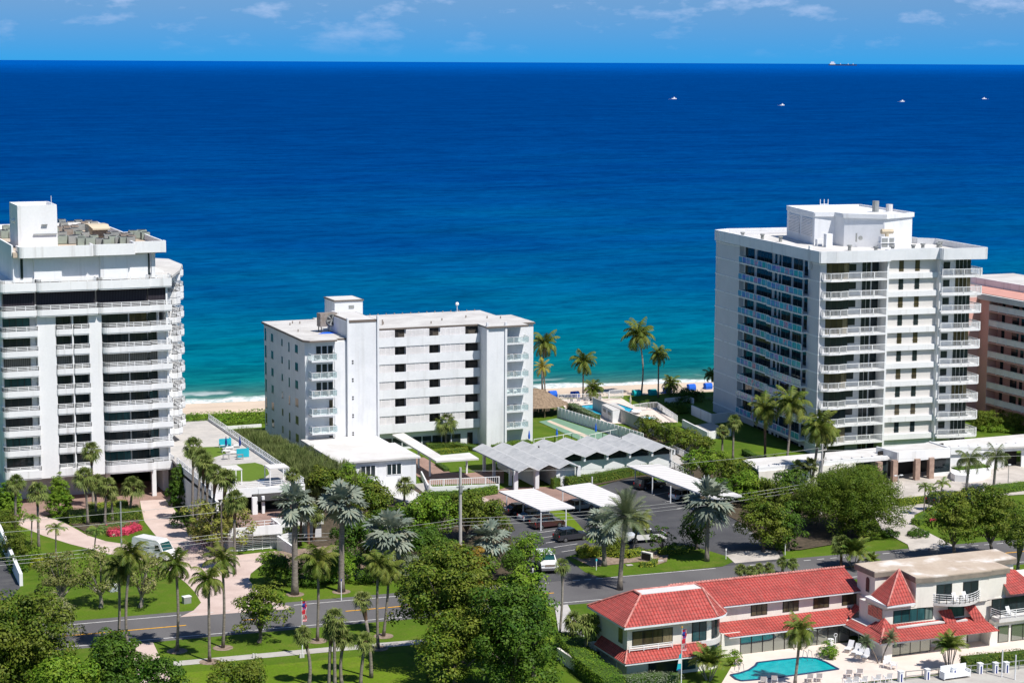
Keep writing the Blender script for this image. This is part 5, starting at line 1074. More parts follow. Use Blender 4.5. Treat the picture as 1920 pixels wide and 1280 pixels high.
MB().box(-20.4, -18.2, -116.4, -114.4, 0, 2.6).box(-18.3, -4.5, -116.35, -114.4, 2.25, 2.4).build('glass_wall_frame', 'offwhite', vi)
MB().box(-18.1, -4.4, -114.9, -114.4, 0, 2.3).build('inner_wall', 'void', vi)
g = MB()
for k in range(10): g.quad((-18.1+k*1.34+.05, -116.3, .05), (-18.1+(k+1)*1.34-.05, -116.3, .05), (-18.1+(k+1)*1.34-.05, -116.3, 2.25), (-18.1+k*1.34+.05, -116.3, 2.25))
w_ = g.build('glass_wall', 'mirrorglass', vi)
mb = MB()
for k in range(11): mb.box(-18.1+k*1.34-.05, -18.1+k*1.34+.05, -116.33, -116.2, 0, 2.3)
mb.build('mullions', 'darkframe', w_)
mb = MB(); mb.poly([(-19.8, -117.0, 2.35), (-5.6, -117.0, 2.35), (-3.4, -114.4, 3.25), (-21.3, -114.4, 3.25)]); mb.build('skirt_roof', 'tile', vi, uv=True)
MB().prism([(-19.8, -116.95), (-5.6, -116.95), (-4, -114.4), (-21, -114.4)], 2.16, 2.32).build('skirt_eaves', 'bluewhite', vi)
# right block
zt = 8.0
ol = [(-2.8, -118.0), (.35, -118.0), (.0, -121.6), (2.2, -121.95), (9.4, -121.95), (9.5, -121.75), (12.0, -121.65), (12.0, -118.5), (15.3, -118.4), (15.6, -114.2), (-2.8, -114.05)]
MB().prism(ol, zt-.12, zt).build('roof', 'roofdirty', vi)
def inset(pts, k): c = np.mean(pts, 0); return [(x+(k if x < 4 else -k), y+(k if y < -116 else -k)) for x, y in pts]
MB().prism(inset(ol, -.04), zt-.62, zt-.12).build('roof_edge', 'tanfascia', vi)
MB().prism(inset(ol, .22), 4.6, zt-.6).build('upper_wall', 'offwhite', vi)
MB().prism([(-3.6, -121.4), (9.2, -121.4), (12, -121.7), (26, -121.7), (26, -112.5), (-2.7, -112.5), (-2.7, -116.4), (-3.6, -116.4)], 0, 4.75).build('wall', 'offwhite', vi)
yb_ = -123.2
MB().box(-5.0, -3.8, yb_-.1, -121, 0, 2.1).build('pier', 'offwhite', vi); MB().box(-5.3, 1.6, yb_, -121, 1.95, 2.3).build('lintel', 'offwhite', vi); MB().box(4.6, 5.6, yb_, -121.5, 0, 2).build('pier', 'offwhite', vi); MB().box(8.6, 9.4, yb_, -121.5, 0, 2).build('pier', 'offwhite', vi)
vwin(-3.7, 1.3, -122.7, .05, 1.95, 4, 'mirrorglass')
MB().quad((6.0, -121.66, 0.2), (6.9, -121.66, .2), (6.9, -121.66, 1.8), (6, -121.66, 1.8)).build('window', 'glassbrown', vi)
mb = MB(); A = (-5.9, yb_-1.0, 2.1); B_ = (9.0, yb_-1.2, 1.95); mb.poly([A, B_, (8.4, -121.6, 2.95), (-3.7, -121.6, 3.2)]); mb.poly([(-5.6, -119.4, 2.12), A, (-3.7, -121.6, 3.2), (-3.7, -119.9, 3.2)]); mb.poly([(-5.5, -116.2, 2.15), (-5.6, -119.4, 2.12), (-4.6, -119.4, 2.6), (-4.6, -116.4, 2.6)]); mb.poly([(-4.6, -116.4, 2.6), (-4.6, -115.6, 2.9), (-3.0, -114.6, 3.7), (-3.3, -116.2, 3.6)])
mb.build('skirt_roof', 'tile', vi, uv=True)
for c_ in ([[(3.6, -122.4, 2.7), (4.9, -122.4, 2.7), (4.6, -121.65, 4.1), (2.9, -121.65, 4.1)]], [[(7.1, -122.4, 2.7), (8.6, -122.4, 2.65), (7.6, -121.65, 4.3), (6.2, -121.65, 4.3)]], [[(-4.9, -122.7, 2.65), (-2.9, -122.3, 2.85), (-3.65, -121.45, 3.95)], [(-4.6, -120.2, 2.75), (-4.9, -122.7, 2.65), (-3.65, -121.45, 3.95)]]):
    mb = MB()
    for q_ in c_: mb.poly(q_)
    mb.build('raised_tile_cheek', 'tile', vi, uv=True)
MB().box(-5.8, 8.9, yb_-.9, -121.5, 1.85, 2.05).box(-5.5, -3.6, -123, -116.2, 1.85, 2.03).build('skirt_eaves', 'bluewhite', vi)
MB().tube([A, (-3.7, -121.6, 3.3)], .11).build('skirt_ridge', 'ridge', vi)
MB().box(-4.6, -3.6, -119.4, -116.4, 2.5, 2.62).box(-2.6, 3.4, -122.3, -121.4, 2.85, 3.0).box(4.7, 6.4, -122.2, -121.5, 2.75, 2.9).build('ledge', 'roofwhite', vi)
vwin(-2.5, 2.4, -121.4, 3.25, 4.5, 5, 'glassteal'); vwin(4.4, 6.4, -121.42, 3.2, 4.4, 1, 'glassteal')
g = MB()
for q_ in range(3): g.quad((-3.64, -118.2-q_*.93, 3.5), (-3.64, -119.08-q_*.93, 3.5), (-3.64, -119.08-q_*.93, 4.7), (-3.64, -118.2-q_*.93, 4.7))
g.build('side_window', 'mirrorglass', vi)
g = MB()
for q_ in range(5): g.quad((-3.64, -116.6-q_*.93, .1), (-3.64, -117.5-q_*.93, .1), (-3.64, -117.5-q_*.93, 1.8), (-3.64, -116.6-q_*.93, 1.8))
g.build('side_glazing', 'glass', vi)
# pyramid roof over the corner room
e_ = [PV(1633, 1118, -117.7), PV(1664, 1133, -122.2), PV(1716, 1128.5, -122.0)]; ap = PV(1686, 1066, -119.3)
ez = (e_[0][2]+e_[1][2]+e_[2][2])/3
for q_ in e_: q_[2] = ez
e4 = np.array([e_[2][0], e_[0][1], ez])
mb = MB(); mb.poly([e_[0], e_[1], ap]); mb.poly([e_[1], e_[2], ap]); mb.poly([e_[2], e4, ap]); mb.poly([e4, e_[0], ap]); mb.build('pyramid_roof', 'tile', vi, uv=True)
MB().tube([e_[1], ap], .1).tube([e_[0], ap], .08).tube([e_[2], ap], .08).build('pyramid_ridge', 'ridge', vi)
MB().box(-3.6, .1, -121.4, -117.6, 4.7, ez-.05).build('corner_wall', 'offwhite', vi)
MB().box(e_[1][0]+.05, e_[2][0]-.05, e_[1][1]+.08, e_[0][1], ez-.25, ez-.04).build('pyramid_eaves', 'bluewhite', vi)
# upper balcony with curved front
cpt = (5.2, -122.2); arc = [(2.1+6.3*k/10, -121.6-1.6*math.sin(math.pi*k/10)) for k in range(11)]
fz = ol[9][1]
b = MB().prism(arc, 4.75, 5.05).build('balcony', 'roofwhite', vi); MB().rail([(x, y, 0) for x, y in arc], 5.05, .95, 4, .025, 1.6).build('railing', 'rail', b)
yw = -122.95+.5
for a in (2.6, 6.0): g = vwin(a, a+1.9, -121.72, 5.2, 6.9, 2, 'glass')
# arched window on the left face
g = MB(); pts = [(-.35, 0), (.35, 0)]+[(.35*math.cos(R(a)), 1.3+.35*math.sin(R(a))) for a in range(0, 181, 20)]
g.poly([(-2.62, -116.4+s_, 5.4+z) for s_, z in pts]); g.build('arched_window', 'glass', vi)
# far right wing
mb = MB(); mb.poly([(11.4, -122.8, 5.3), (15.5, -122.8, 5.3), (14.6, -119.2, 6.9), (11.4, -119.2, 7.6)]); mb.build('tiled_roof', 'tile', vi, uv=True)
vwin(9.6, 15, -122.0, 3.1, 4.7, 5, 'glass'); MB().box(9.6, 20, -123.4, -122, 2.5, 2.9).build('balcony', 'roofwhite', vi)
MB().rail([(9.5, -122, 0), (9.7, -123.4, 0), (20, -123.5, 0)], 2.9, .9, 4, .025, 2).build('railing', 'rail', vi)
vwin(9.9, 11.2, -122.9, .2, 1.9, 1, 'mirrorglass'); vwin(11.6, 16, -122.9, .2, 1.9, 3, 'mirrorglass'); MB().box(9.5, 20, -122.9, -121.8, 0, 2.5).build('wall', 'offwhite', vi)
# ---------------------------------------------------------------- villa pool and furniture
pool('swimming_pool', [(1370, 1263), (1386, 1260), (1404, 1254), (1416, 1246), (1420, 1240), (1460, 1235), (1505, 1230.5), (1530, 1232), (1548, 1239), (1572, 1252), (1500, 1262), (1440, 1270), (1390, 1274), (1380, 1271)], 'pool', 'turquoise kidney shaped pool in front of the red-roofed villa', .2)
def adir(px, py, rz, lab, grp, z=.2, proto=[None]):
    p = tuple(P(px, py, z))
    if proto[0] is None:
        t = thing('garden_chair', lab, 'chair', p, rz, grp, local=True); mb = MB()
        for k in range(5): mb.box(-.28+k*.115, -.28+k*.115+.09, -.3, .28, .33, .37)
        mb.build('seat', 'rail', t); mb = MB()
        for k in range(5): x = -.28+k*.115; mb.quad((x, .25, .35), (x+.09, .25, .35), (x+.09, .55, 1.0), (x, .55, 1.0))
        mb.build('backrest', 'rail', t)
        for x in (-.36, .3): MB().box(x, x+.08, -.35, .35, .55, .58).build('armrest', 'rail', t); MB().box(x+.02, x+.07, -.33, -.25, 0, .55).box(x+.02, x+.07, .2, .3, 0, .55).build('leg', 'rail', t)
        proto[0] = t; return t
    c = copytree(proto[0], p, rz); c['label'] = lab; c['group'] = grp; return c
for k, (x, y) in enumerate(((1593, 1218), (1606, 1224), (1614, 1228), (1624, 1233))): lounger(tuple(P(x, y, .2)), -.9, ORD[k]+' from left of the white loungers by the villa corner', 'loungers beside the villa')
for k, (x, y) in enumerate(((1452, 1279), (1432, 1281), (1519, 1276), (1536, 1275), (1592, 1268), (1612, 1266))): lounger(tuple(P(x, y, .2)), 2.6, ORD[k]+' lounger counted along the near edge of the turquoise pool', 'loungers on the near side of the villa pool')
for k, (x, y) in enumerate(((1588, 1283), (1601, 1282), (1618, 1281), (1643, 1278), (1664, 1276))): adir(x, y, 3.0, ORD[k]+' from left of the white chairs lined up on the quay edge', 'chairs on the quay')
for k, (x, y) in enumerate(((1662, 1249), (1676, 1252))): adir(x, y, 1.5*k-.6, ('left' if k == 0 else 'right')+' white chair at the foot of the twin leaning palms', 'chairs by the leaning palms')
for k, (x, y) in enumerate(((1795, 1121), (1812, 1120))):
    pass
for k, x in enumerate((4.6, 5.9)):
    c = adir(1600, 1280, .2, ('left' if k == 0 else 'right')+' white chair on the curved upper balcony of the villa', 'chairs on the villa balcony'); c.location = (x, -122.6, 5.05)
c = adir(1600, 1280, .2, 'white chair on the long balcony at the far right of the villa', None); c.location = (11.5, -122.8, 2.9); del c['group']
q = P(1400, 1268, .2); 
def handrail(px, py, lab):
    q = P(px, py, .4); mb = MB()
    for dx in (-.3, .3): mb.tube([(q[0]+dx, q[1]+.5, q[2]-.1), (q[0]+dx, q[1]+.3, q[2]+.75), (q[0]+dx, q[1]-.3, q[2]+.7), (q[0]+dx, q[1]-.5, q[2]-.2)], .03)
    solo(mb, 'pool_ladder', 'chrome', lab, 'ladder', tuple(q))
handrail(1386, 1256, 'chrome ladder at the left tip of the turquoise pool'); handrail(1514, 1232, 'chrome rail on the steps at the back of the turquoise pool')
q = P(1557, 1214, .2); t = thing('towel_bin', 'white towel bin with a ring stand by the round bush', 'bin', tuple(q), local=True); MB().tube([(0, 0, 0), (0, 0, 1.0)], .35, 10).build('drum', 'rail', t); MB().tube([(.6, 0, 0), (.6, 0, 1.2)], .05).tube([(.6+.2*math.cos(R(a)), 0, 1.35+.2*math.sin(R(a))) for a in range(0, 361, 30)], .03).build('ring_stand', 'rail', t)
# quay bench, pilings, rail
q = P(1790, 1268, .2); t = thing('quay_bench', 'long white bench on the quay below the areca palm', 'bench', tuple(q), local=True); MB().box(-1.5, 1.5, -.5, .3, .1, .45).build('seat', 'rail', t); MB().box(-1.55, 1.55, .3, .4, 0, 1.2).build('backrest', 'rail', t); MB().box(-1.6, -1.5, -.5, .4, 0, .75).build('armrest', 'rail', t); MB().box(1.5, 1.6, -.5, .4, 0, .75).build('armrest', 'rail', t)
for k, (x, y) in enumerate(((1688, 1278), (1738, 1274), (1788, 1271), (1837, 1263), (1866, 1262), (1886, 1261))):
    q = P(x, y, 0)
    t = thing('mooring_post', ORD[k]+' from left of the white capped mooring posts along the quay', 'post', (q[0], q[1], -1), group='mooring posts', local=True)
    MB().box(-.22, .22, -.22, .22, 0, 2.1).build('post', 'rail', t); MB().box(-.27, .27, -.27, .27, 2.1, 2.2).build('cap', 'bluewhite', t); MB().box(-.08, .08, -.24, -.22, .8, 1.9).build('stripe', 'navy', t)
fence([(1698, 1276), (1880, 1259), (1940, 1252)], 'thin dark railing along the quay edge between the mooring posts', 0, 1.0, 0, 'quay_railing', 'steel', 2)
for (x, y0, y1), l in zip(((1878, 1270, 1217), (1903, 1275, 1227)), ('tall slim boat mast left of the pair at the quay', 'tall slim boat mast right of the pair at the quay')):
    q = P(x, y0, 0); h = PD(x, y1, q)[2]; t = thing('boat_mast', l, 'mast', tuple(q), local=True); MB().tube([(0, 0, 0), (0, 0, h)], .07).build('pole', 'rail', t)
# ---------------------------------------------------------------- vehicles
def extr(prof, w_, mb, taper=None):
    """side profile (x,z) extruded across +-w; taper narrows points above z0"""
    L = [(x, -(w_-(taper[1] if taper and z > taper[0] else 0)), z) for x, z in prof]; Rr = [(x, -y, z) for x, y, z in L]; n = len(prof)
    i = len(mb.v); mb.v += L+Rr; mb.f.append(tuple(i+k for k in range(n))); mb.f.append(tuple(i+n+k for k in range(n))[::-1])
    for k in range(n): j = (k+1) % n; mb.f.append((i+j, i+k, i+n+k, i+n+j))
def car(kind, p, rz, paint, lab, grp=None):
    t = thing('parked_'+('van' if kind in ('van', 'truck') else 'pickup' if kind == 'pickup' else 'car'), lab, {'van': 'van', 'pickup': 'truck', 'truck': 'van'}.get(kind, 'car'), tuple(p), rz, grp, local=True)
    mb = MB(); W = .92
    if kind in ('suv', 'car', 'sport'):
        hh = {'suv': 1.0, 'car': .9, 'sport': .8}[kind]; rf = {'suv': 1.68, 'car': 1.45, 'sport': 1.28}[kind]
        extr([(-2.3, .35), (-2.35, .7), (-2.25, hh), (1.0, hh+.02), (2.1, hh-.12), (2.35, .6), (2.3, .32)], W, mb)
        gh = [(-2.15, hh), (-1.9, rf-.12), (-1.5, rf), (.1, rf), (.95, hh+.02)] if kind == 'suv' else [(-1.9, hh), (-1.2, rf-.05), (-.8, rf), (.1, rf), (.95, hh+.02)]
        body = mb.build('body', paint, t)
        g = MB(); extr(gh, W-.06, g, (hh+.15, .14)); g.build('window', 'carglass', t)
        r = MB(); r.box(gh[1][0]+.15, .12, -(W-.2), W-.2, rf-.01, rf+.03); x0 = gh[1][0]
        for x in (-1.25, -.25): r.box(x-.04, x+.04, -(W-.1), -(W-.07), hh, rf-.05).box(x-.04, x+.04, W-.1, W-.07, hh, rf-.05)
        r.build('roof', paint, t)
    elif kind == 'van':
        W = 1.0; extr([(-3.0, .35), (-3.05, 1.2), (-2.95, 2.45), (-2.7, 2.6), (1.2, 2.6), (1.75, 2.3), (2.35, 1.35), (2.9, 1.1), (3.0, .4)], W, mb, (2.0, .10)); mb.build('body', paint, t)
        MB().quad((1.72, -.82, 2.32), (2.3, -.88, 1.42), (2.3, .88, 1.42), (1.72, .82, 2.32)).build('windscreen', 'teallens', t).location = (.03, 0, .02)
        for s_ in (-1, 1): MB().quad((1.0, s_*1.005, 1.35), (2.0, s_*1.005, 1.35), (1.55, s_*.96, 2.1), (1.0, s_*.96, 2.1)).build('side_window', 'carglass', t)
        L = MB(); random.seed(4); x = -2.3
        for k in range(13): w__ = random.uniform(.09, .16); L.box(x, x+w__, -1.02, -1.005, 1.42, 1.58 if k > 4 else 1.54); x += w__+.05+(0.12 if k in (1, 4) else 0)
        for k in range(8): L.box(-1.9+k*.22, -1.78+k*.22, -1.02, -1.005, 1.08, 1.16)
        L.build('lettering', 'ink', t)
        MB().box(-2.95, 1.6, -1.015, -1.0, 1.85, 1.87).box(.9, .92, -1.015, -1.0, .5, 2.2).build('panel_seam', 'steel', t)
    elif kind == 'pickup':
        extr([(-2.8, .5), (-2.8, 1.15), (-.6, 1.15), (1.2, 1.2), (2.5, 1.12), (2.65, .9), (2.65, .5)], .98, mb); mb.box(-.7, .75, -.8, .8, 1.75, 1.86); mb.build('body', paint, t)
        g = MB(); extr([(-.85, 1.15), (-.7, 1.78), (.75, 1.78), (1.35, 1.2)], .9, g, (1.4, .12)); g.build('window', 'carglass', t); MB().box(-2.7, -.95, -.85, .85, 1.13, 1.17).build('bed', 'black', t); W = .98
    else:
        W = 1.05; extr([(-2.6, .5), (-2.65, 1.2), (-2.5, 2.0), (.35, 2.05), (.6, 2.0), (1.25, 1.38), (2.45, 1.2), (2.6, .9), (2.6, .55)], W, mb, (1.5, .14)); mb.build('body', paint, t)
        MB().quad((.66, -.84, 1.95), (1.2, -.9, 1.43), (1.2, .9, 1.43), (.66, .84, 1.95)).build('windscreen', 'teallens', t).location = (.03, 0, .03)
        MB().box(2.56, 2.64, -.6, .6, .95, 1.2).build('grille', 'tanfascia', t); MB().box(2.5, 2.78, -1.05, 1.05, .5, .8).build('bumper', 'chrome', t)
    fx = {'van': 1.9, 'pickup': 1.7, 'truck': 1.6}.get(kind, 1.4); rx = {'van': -1.9, 'pickup': -1.7, 'truck': -1.7}.get(kind, -1.4); rr = .36 if kind in ('suv', 'car', 'sport', 'van') else .44
    for x in (fx, rx):
        for s_ in (-1, 1):
            wh = MB().tube([(x, s_*(W-.18), rr), (x, s_*(W+.02), rr)], rr, 14).build('wheel', 'black', t); MB().tube([(x, s_*(W), rr), (x, s_*(W+.035), rr)], rr*.62, 10).build('rim', 'chrome', wh)
    fr = {'van': 2.93, 'pickup': 2.62, 'truck': 2.56}.get(kind, 2.24); hz_ = {'van': .95, 'pickup': .95, 'truck': 1.08}.get(kind, .72)
    bk = {'van': -3.04, 'pickup': -2.8, 'truck': -2.64}.get(kind, -2.32)
    for s_ in (-1, 1):
        MB().box(fr, fr+.09, s_*(W-.25)-.16, s_*(W-.25)+.16, hz_, hz_+.16).build('headlight', 'lamp', t); MB().box(bk-.03, bk+.02, s_*(W-.14)-.09, s_*(W-.14)+.09, hz_, hz_+.3).build('tail_light', 'redlamp', t)
    return t
car('van', P(290, 1046), -.98, 'carwhite', 'white high-roof delivery van with dark lettering on its side on the pink drive')
car('suv', P(1071, 1012), .12, 'cargrey', 'dark grey estate car parked in the open bay right of the carport')
car('suv', P(1026, 988), .12, 'carred', 'dark maroon car parked at the front of the left carport'); car('car', P(1003, 975), .12, 'carsilver', 'silver blue car behind the maroon one under the left carport'); car('car', P(975, 962), .12, 'carblack', 'black car deep in the shade of the left carport')
car('car', P(1086, 955), .12, 'carsilver', 'pale car under the middle carport'); car('pickup', P(1208, 1015), math.pi-.1, 'carwhite', 'white pickup between the round bush and the slim palm')
car('truck', P(1024, 1066), -1.8, 'carwhite', 'white passenger van facing the road beside the round trees')
car('suv', P(1765, 943), .2, 'carblack', 'black car on the drive left of the queen palm'); car('suv', P(1828, 935), .1, 'carblue', 'dark blue car behind the right hand tree'); car('sport', P(1802, 944), .1, 'carblack', 'low black sports car between the two dark cars')
car('suv', P(1218, 915), .15, 'carblack', 'black car at the back of the long carport'); car('car', P(1285, 935), .15, 'carwhite', 'white car in the middle of the long carport')
# ---------------------------------------------------------------- poles, wires, flags, signs
def cyl(name, mat, t, a, b, r, n=8): return MB().tube([a, b], r, n).build(name, mat, t)
poles = []
def pole(b, h, lab, mat='concrete', arms=(), name='utility_pole', r=(.20, .13)):
    t = thing(name, lab, 'utility pole', tuple(b), local=True); MB().tube([(0, 0, 0), (0, 0, h)], list(r), 8).build('shaft', mat, t)
    for z, a in arms:
        MB().box(-.9, .9, -.06, .06, z-.06, z+.06).rot(a).build('crossarm', 'concrete', t)
        for x in (-.8, 0, .8): MB().tube([(x*math.cos(a), x*math.sin(a), z+.06), (x*math.cos(a), x*math.sin(a), z+.3)], .05, 5).build('insulator', 'steel', t)
    poles.append((b, h)); return t
pa = np.array(P(863, 1044)); tp = PD(860, 876, pa)[2]
pole(pa, tp, 'tall pale concrete utility pole between the silver palms', arms=(), r=(.26, .17)); 
t_ = poles[-1]
o = [x for x in col.objects if x.name.startswith('utility_pole')][0]; MB().box(-.5, .5, -.08, .08, tp-2.6, tp-2.4).box(-.2, .2, -.3, .1, tp-3.2, tp-2.3).build('bracket', 'steel', o)
pb = PV(416, 1040, -59.0); pb[2] = 0; hb = PD(415, 941, pb)[2]; pole(pb, hb, 'utility pole with two crossarms behind the frangipani tree', mat='bark', r=(.13, .09), arms=((hb-.1, 1.2), ))
pc = PV(228, 1035, -56.5); pc[2] = 0; hc = PD(228, 992, pc)[2]; pole(pc, hc+3.5, 'slim utility pole beside the left end of the white van', r=(.12, .09), mat='steel')
pd_ = PV(1540, 905, -62.0); pd_[2] = 0; hd = PD(1541, 832, pd_)[2]; pole(pd_, hd, 'grey utility pole in front of the beige slotted wall', mat='concrete', arms=((hd-.9, .3), (hd-2.2, .3)))
pe = pa+np.array([-95, 5.5, 0]); pf = pa+np.array([170, -8, 0])
def wire(a, b, sag, r, lab, n=14):
    a, b = np.array(a, float), np.array(b, float); pts = []
    for k in range(n+1): s_ = k/n; q = a+(b-a)*s_; q[2] -= sag*4*s_*(1-s_); pts.append(q)
    solo(MB().tube(pts, r, 4, False), 'power_line', 'steel', lab, 'power line', tuple(a), 'overhead power lines')
hz1 = PD(856, 979, pa)[2]
for k in range(3):
    z = hz1+.5-.45*k
    wire((pa[0], pa[1], z), (pb[0], pb[1], z-1.0+.0*k), .8, .022, ORD[k]+' line from top of the three running left from the concrete pole'); wire((pb[0], pb[1], z-1.0), (pe[0], pe[1], z-.2), .8, .022, ORD[k]+' line from top of the three crossing over the left lawns')
    wire((pa[0], pa[1], z), (pd_[0], pd_[1], z-.2), .9, .022, ORD[k]+' line from top of the three running right from the concrete pole')
wire((pa[0], pa[1], tp-.4), (pd_[0], pd_[1], hd-.5), 1.0, .02, 'highest single line running right from the concrete pole across the carports'); wire((pd_[0], pd_[1], hd-.9), (pf[0], pf[1], hd-.4), 1.5, .02, 'line running right from the grey pole across the lobby porch'); wire((pd_[0], pd_[1], hd-2.2), (pf[0], pf[1], hd-1.8), 1.5, .02, 'lower line running right from the grey pole past the drive')
wire((pb[0], pb[1], hb), (pe[0], pe[1], hb+1.5), .8, .02, 'highest line crossing in front of the left tower'); wire((pb[0], pb[1], hb-1.2), (pe[0], pe[1], hb+.3), .8, .02, 'second highest line crossing in front of the left tower')
def lamp(px, py, py1, lab, arm=.5, mat='concrete', two=True):
    b = P(px, py); h = PD(px, py1, b)[2]; t = thing('street_lamp', lab, 'street lamp', tuple(b), local=True); MB().tube([(0, 0, 0), (0, 0, h)], [.09, .06], 6).build('post', mat, t)
    MB().box(-arm if two else 0, arm, -.04, .04, h-.05, h+.02).build('arm', mat, t); 
    for x in ((-arm, arm) if two else (arm,)): MB().box(x-.22, x+.22, -.12, .12, h-.04, h+.08).build('lamp_head', 'rail', t)
lamp(1683, 938, 891, 'twin-headed lamp post in front of the porch'); lamp(1890, 913, 871, 'plain grey post right of the queen palms', .1, two=False)
lamp(1565, 905, 869, 'lamp with a long curved arm beside the grey utility pole', .9, 'steel', False)
def flagpole(b, y1, px1, lab, fy, flags):
    b = np.array(b); h = PD(px1, y1, b)[2]; t = thing('flagpole', lab, 'flagpole', tuple(b), local=True); MB().tube([(0, 0, 0), (0, 0, h)], [.06, .035], 8).build('pole', 'rail', t); MB().sph((0, 0, h+.05), .09).build('finial', 'yellow', t)
    z1 = h*fy[0]; z0 = h*fy[1]
    if 'us' in flags:
        w_ = (z1-z0)*.2; random.seed(1)
        def ribbon(x0, x1, a, b_): 
            mb = MB(); n = 8
            for k in range(n):
                zz0 = a+(b_-a)*k/n; zz1 = a+(b_-a)*(k+1)/n; s0 = .07*math.sin(k*1.3); s1 = .07*math.sin((k+1)*1.3)
                mb.quad((x0+s0, s0, zz0), (x1+s0, s0*.3, zz0), (x1+s1, s1*.3, zz1), (x0+s1, s1, zz1))
            return mb
        f = ribbon(.05, .05+w_, z0, z1).build('flag', 'flagred', t); s = MB()
        for k in range(4): s.v += [(x, y-.012, z) for x, y, z in ribbon(.05+w_*(.08+.25*k), .05+w_*(.19+.25*k), z0+.05, z0+(z1-z0)*(.97 if k == 3 else .6)).v]
        s.f = [(i, i+1, i+2, i+3) for i in range(0, len(s.v), 4)]; s.build('flag_stripes', 'flagwhite', f)
        q = MB(); q.v = [(x, y-.02, z) for x, y, z in ribbon(.05, .05+w_*.72, z0+(z1-z0)*.6, z1).v]; q.f = [(i, i+1, i+2, i+3) for i in range(0, len(q.v), 4)]; q.build('flag_canton', 'flagblue', f)
    if 'blue' in flags:
        a0, a1 = z0-1.9, z0-.1
        f = MB().quad((-.5, .05, a0), (-.02, 0, a0), (0, 0, a1), (-.25, .05, a1-.2)).build('lower_flag', 'cyanp', t); MB().quad((-.38, .03, a0+.7), (-.03, -.02, a0+.7), (-.03, -.02, a0+1.2), (-.3, .03, a0+1.2)).build('flag_band', 'flagwhite', f); MB().quad((-.44, .03, a0+.0), (-.03, -.02, a0), (-.03, -.02, a0+.12), (-.42, .03, a0+.12)).build('flag_band', 'flagblue', f)
for n_, c_ in (('flagred', (.50, .02, .04)), ('flagwhite', (.75, .75, .75)), ('flagblue', (.015, .03, .22))): MT[n_] = M(n_, c_, .8, fine=0)
flagpole(P(567, 1232), 1124, 564, 'flagpole with a hanging striped flag on the lawn by the road', (.98, .62), 'us')
flagpole(P(1277, 1288), 1176, 1277, 'flagpole with a striped flag above a blue one in front of the villa', (.97, .60), 'us blue')
def signpost(px, py, h, lab, w_=.5, hh=.4, mat='rail', z0=None):
    b = P(px, py); t = thing('sign', lab, 'sign', tuple(b), local=True); MB().tube([(0, 0, 0), (0, 0, h)], .05, 6).build('post', 'rail', t); MB().box(-w_/2, w_/2, -.05, -.01, h-hh, h).build('panel', mat, t)
signpost(1361, 1048, 1.4, 'white marker post on the tip of the island lawn', .2, .25); signpost(999, 1084, 1.3, 'white marker post beside the white passenger van', .2, .25); signpost(1118, 1069, 1.5, 'pale blue post below the silver palm by the road', .2, .3, 'cyanp'); signpost(1472, 1040, 1.6, 'grey post under the spreading tree', .12, .2)
signpost(525, 1094, 1.1, 'small white sign in front of the clipped round hedge', .35, .7); signpost(640, 1125, 2.6, 'green street sign post by the road edge', .12, .3, 'flagblue')
for (x, y), l in zip(((350, 1130), (212, 1108)), ('white lectern-like box on the lawn tip beside the drive', 'blue and white utility box under the frangipani trees')):
    b = P(x, y); t = thing('utility_box', l, 'utility box', tuple(b), .2, local=True); MB().box(-.45, .45, -.3, .3, 0, .75).build('cabinet', 'steel' if x == 350 else 'carsilver', t); MB().box(-.5, .5, -.35, .35, .75, .85).build('lid', 'rail', t)
b = P(1213, 1052); t = thing('entrance_sign', 'upright stone block sign with a dark plate among yellow shrubs', 'sign', tuple(b), -1.15, local=True); MB().box(-.8, .8, -.2, .2, 0, 1.2).build('stone', 'offwhite', t); MB().box(-.7, .7, -.24, -.2, .2, 1.05).build('plate', 'darkframe', t)
q = MB(); a = P(1207, 1065); 
for k in range(20): pass
for px, py in ((1180, 1059), (1238, 1051)): b = P(px, py, .1); solo(MB().box(b[0]-.4, b[0]+.4, b[1]-.3, b[1]+.3, .1, .16), 'ground_cover_plate', 'walk', ('left' if px < 1200 else 'right')+' concrete cover set in the lawn by the stone sign', 'cover', tuple(b))
for (x, y), l in zip(((478, 1232), (566, 1232)), ('pair of small white markers beside the path', 'pale stone at the foot of the striped flagpole')): b = P(x, y); solo(MB().box(b[0]-.25, b[0]-.05, b[1]-.1, b[1]+.1, 0, .45).box(b[0]+.05, b[0]+.25, b[1]-.1, b[1]+.1, 0, .4), 'marker_stone', 'roofwhite', l, 'marker', tuple(b))
for (x, y), l in zip(((262, 1012), (212, 1004)), ('pale boulder on the lawn behind the white van', 'tan boulder at the left end of the pink flower bed')): b = P(x, y); solo(MB().sph((b[0], b[1], .25), .55, 9, 6, .7).sph((b[0]+.5, b[1], .2), .4, 8, 5, .7), 'boulder', 'offwhite' if x == 262 else 'tan', l, 'boulder', tuple(b), smooth=False)
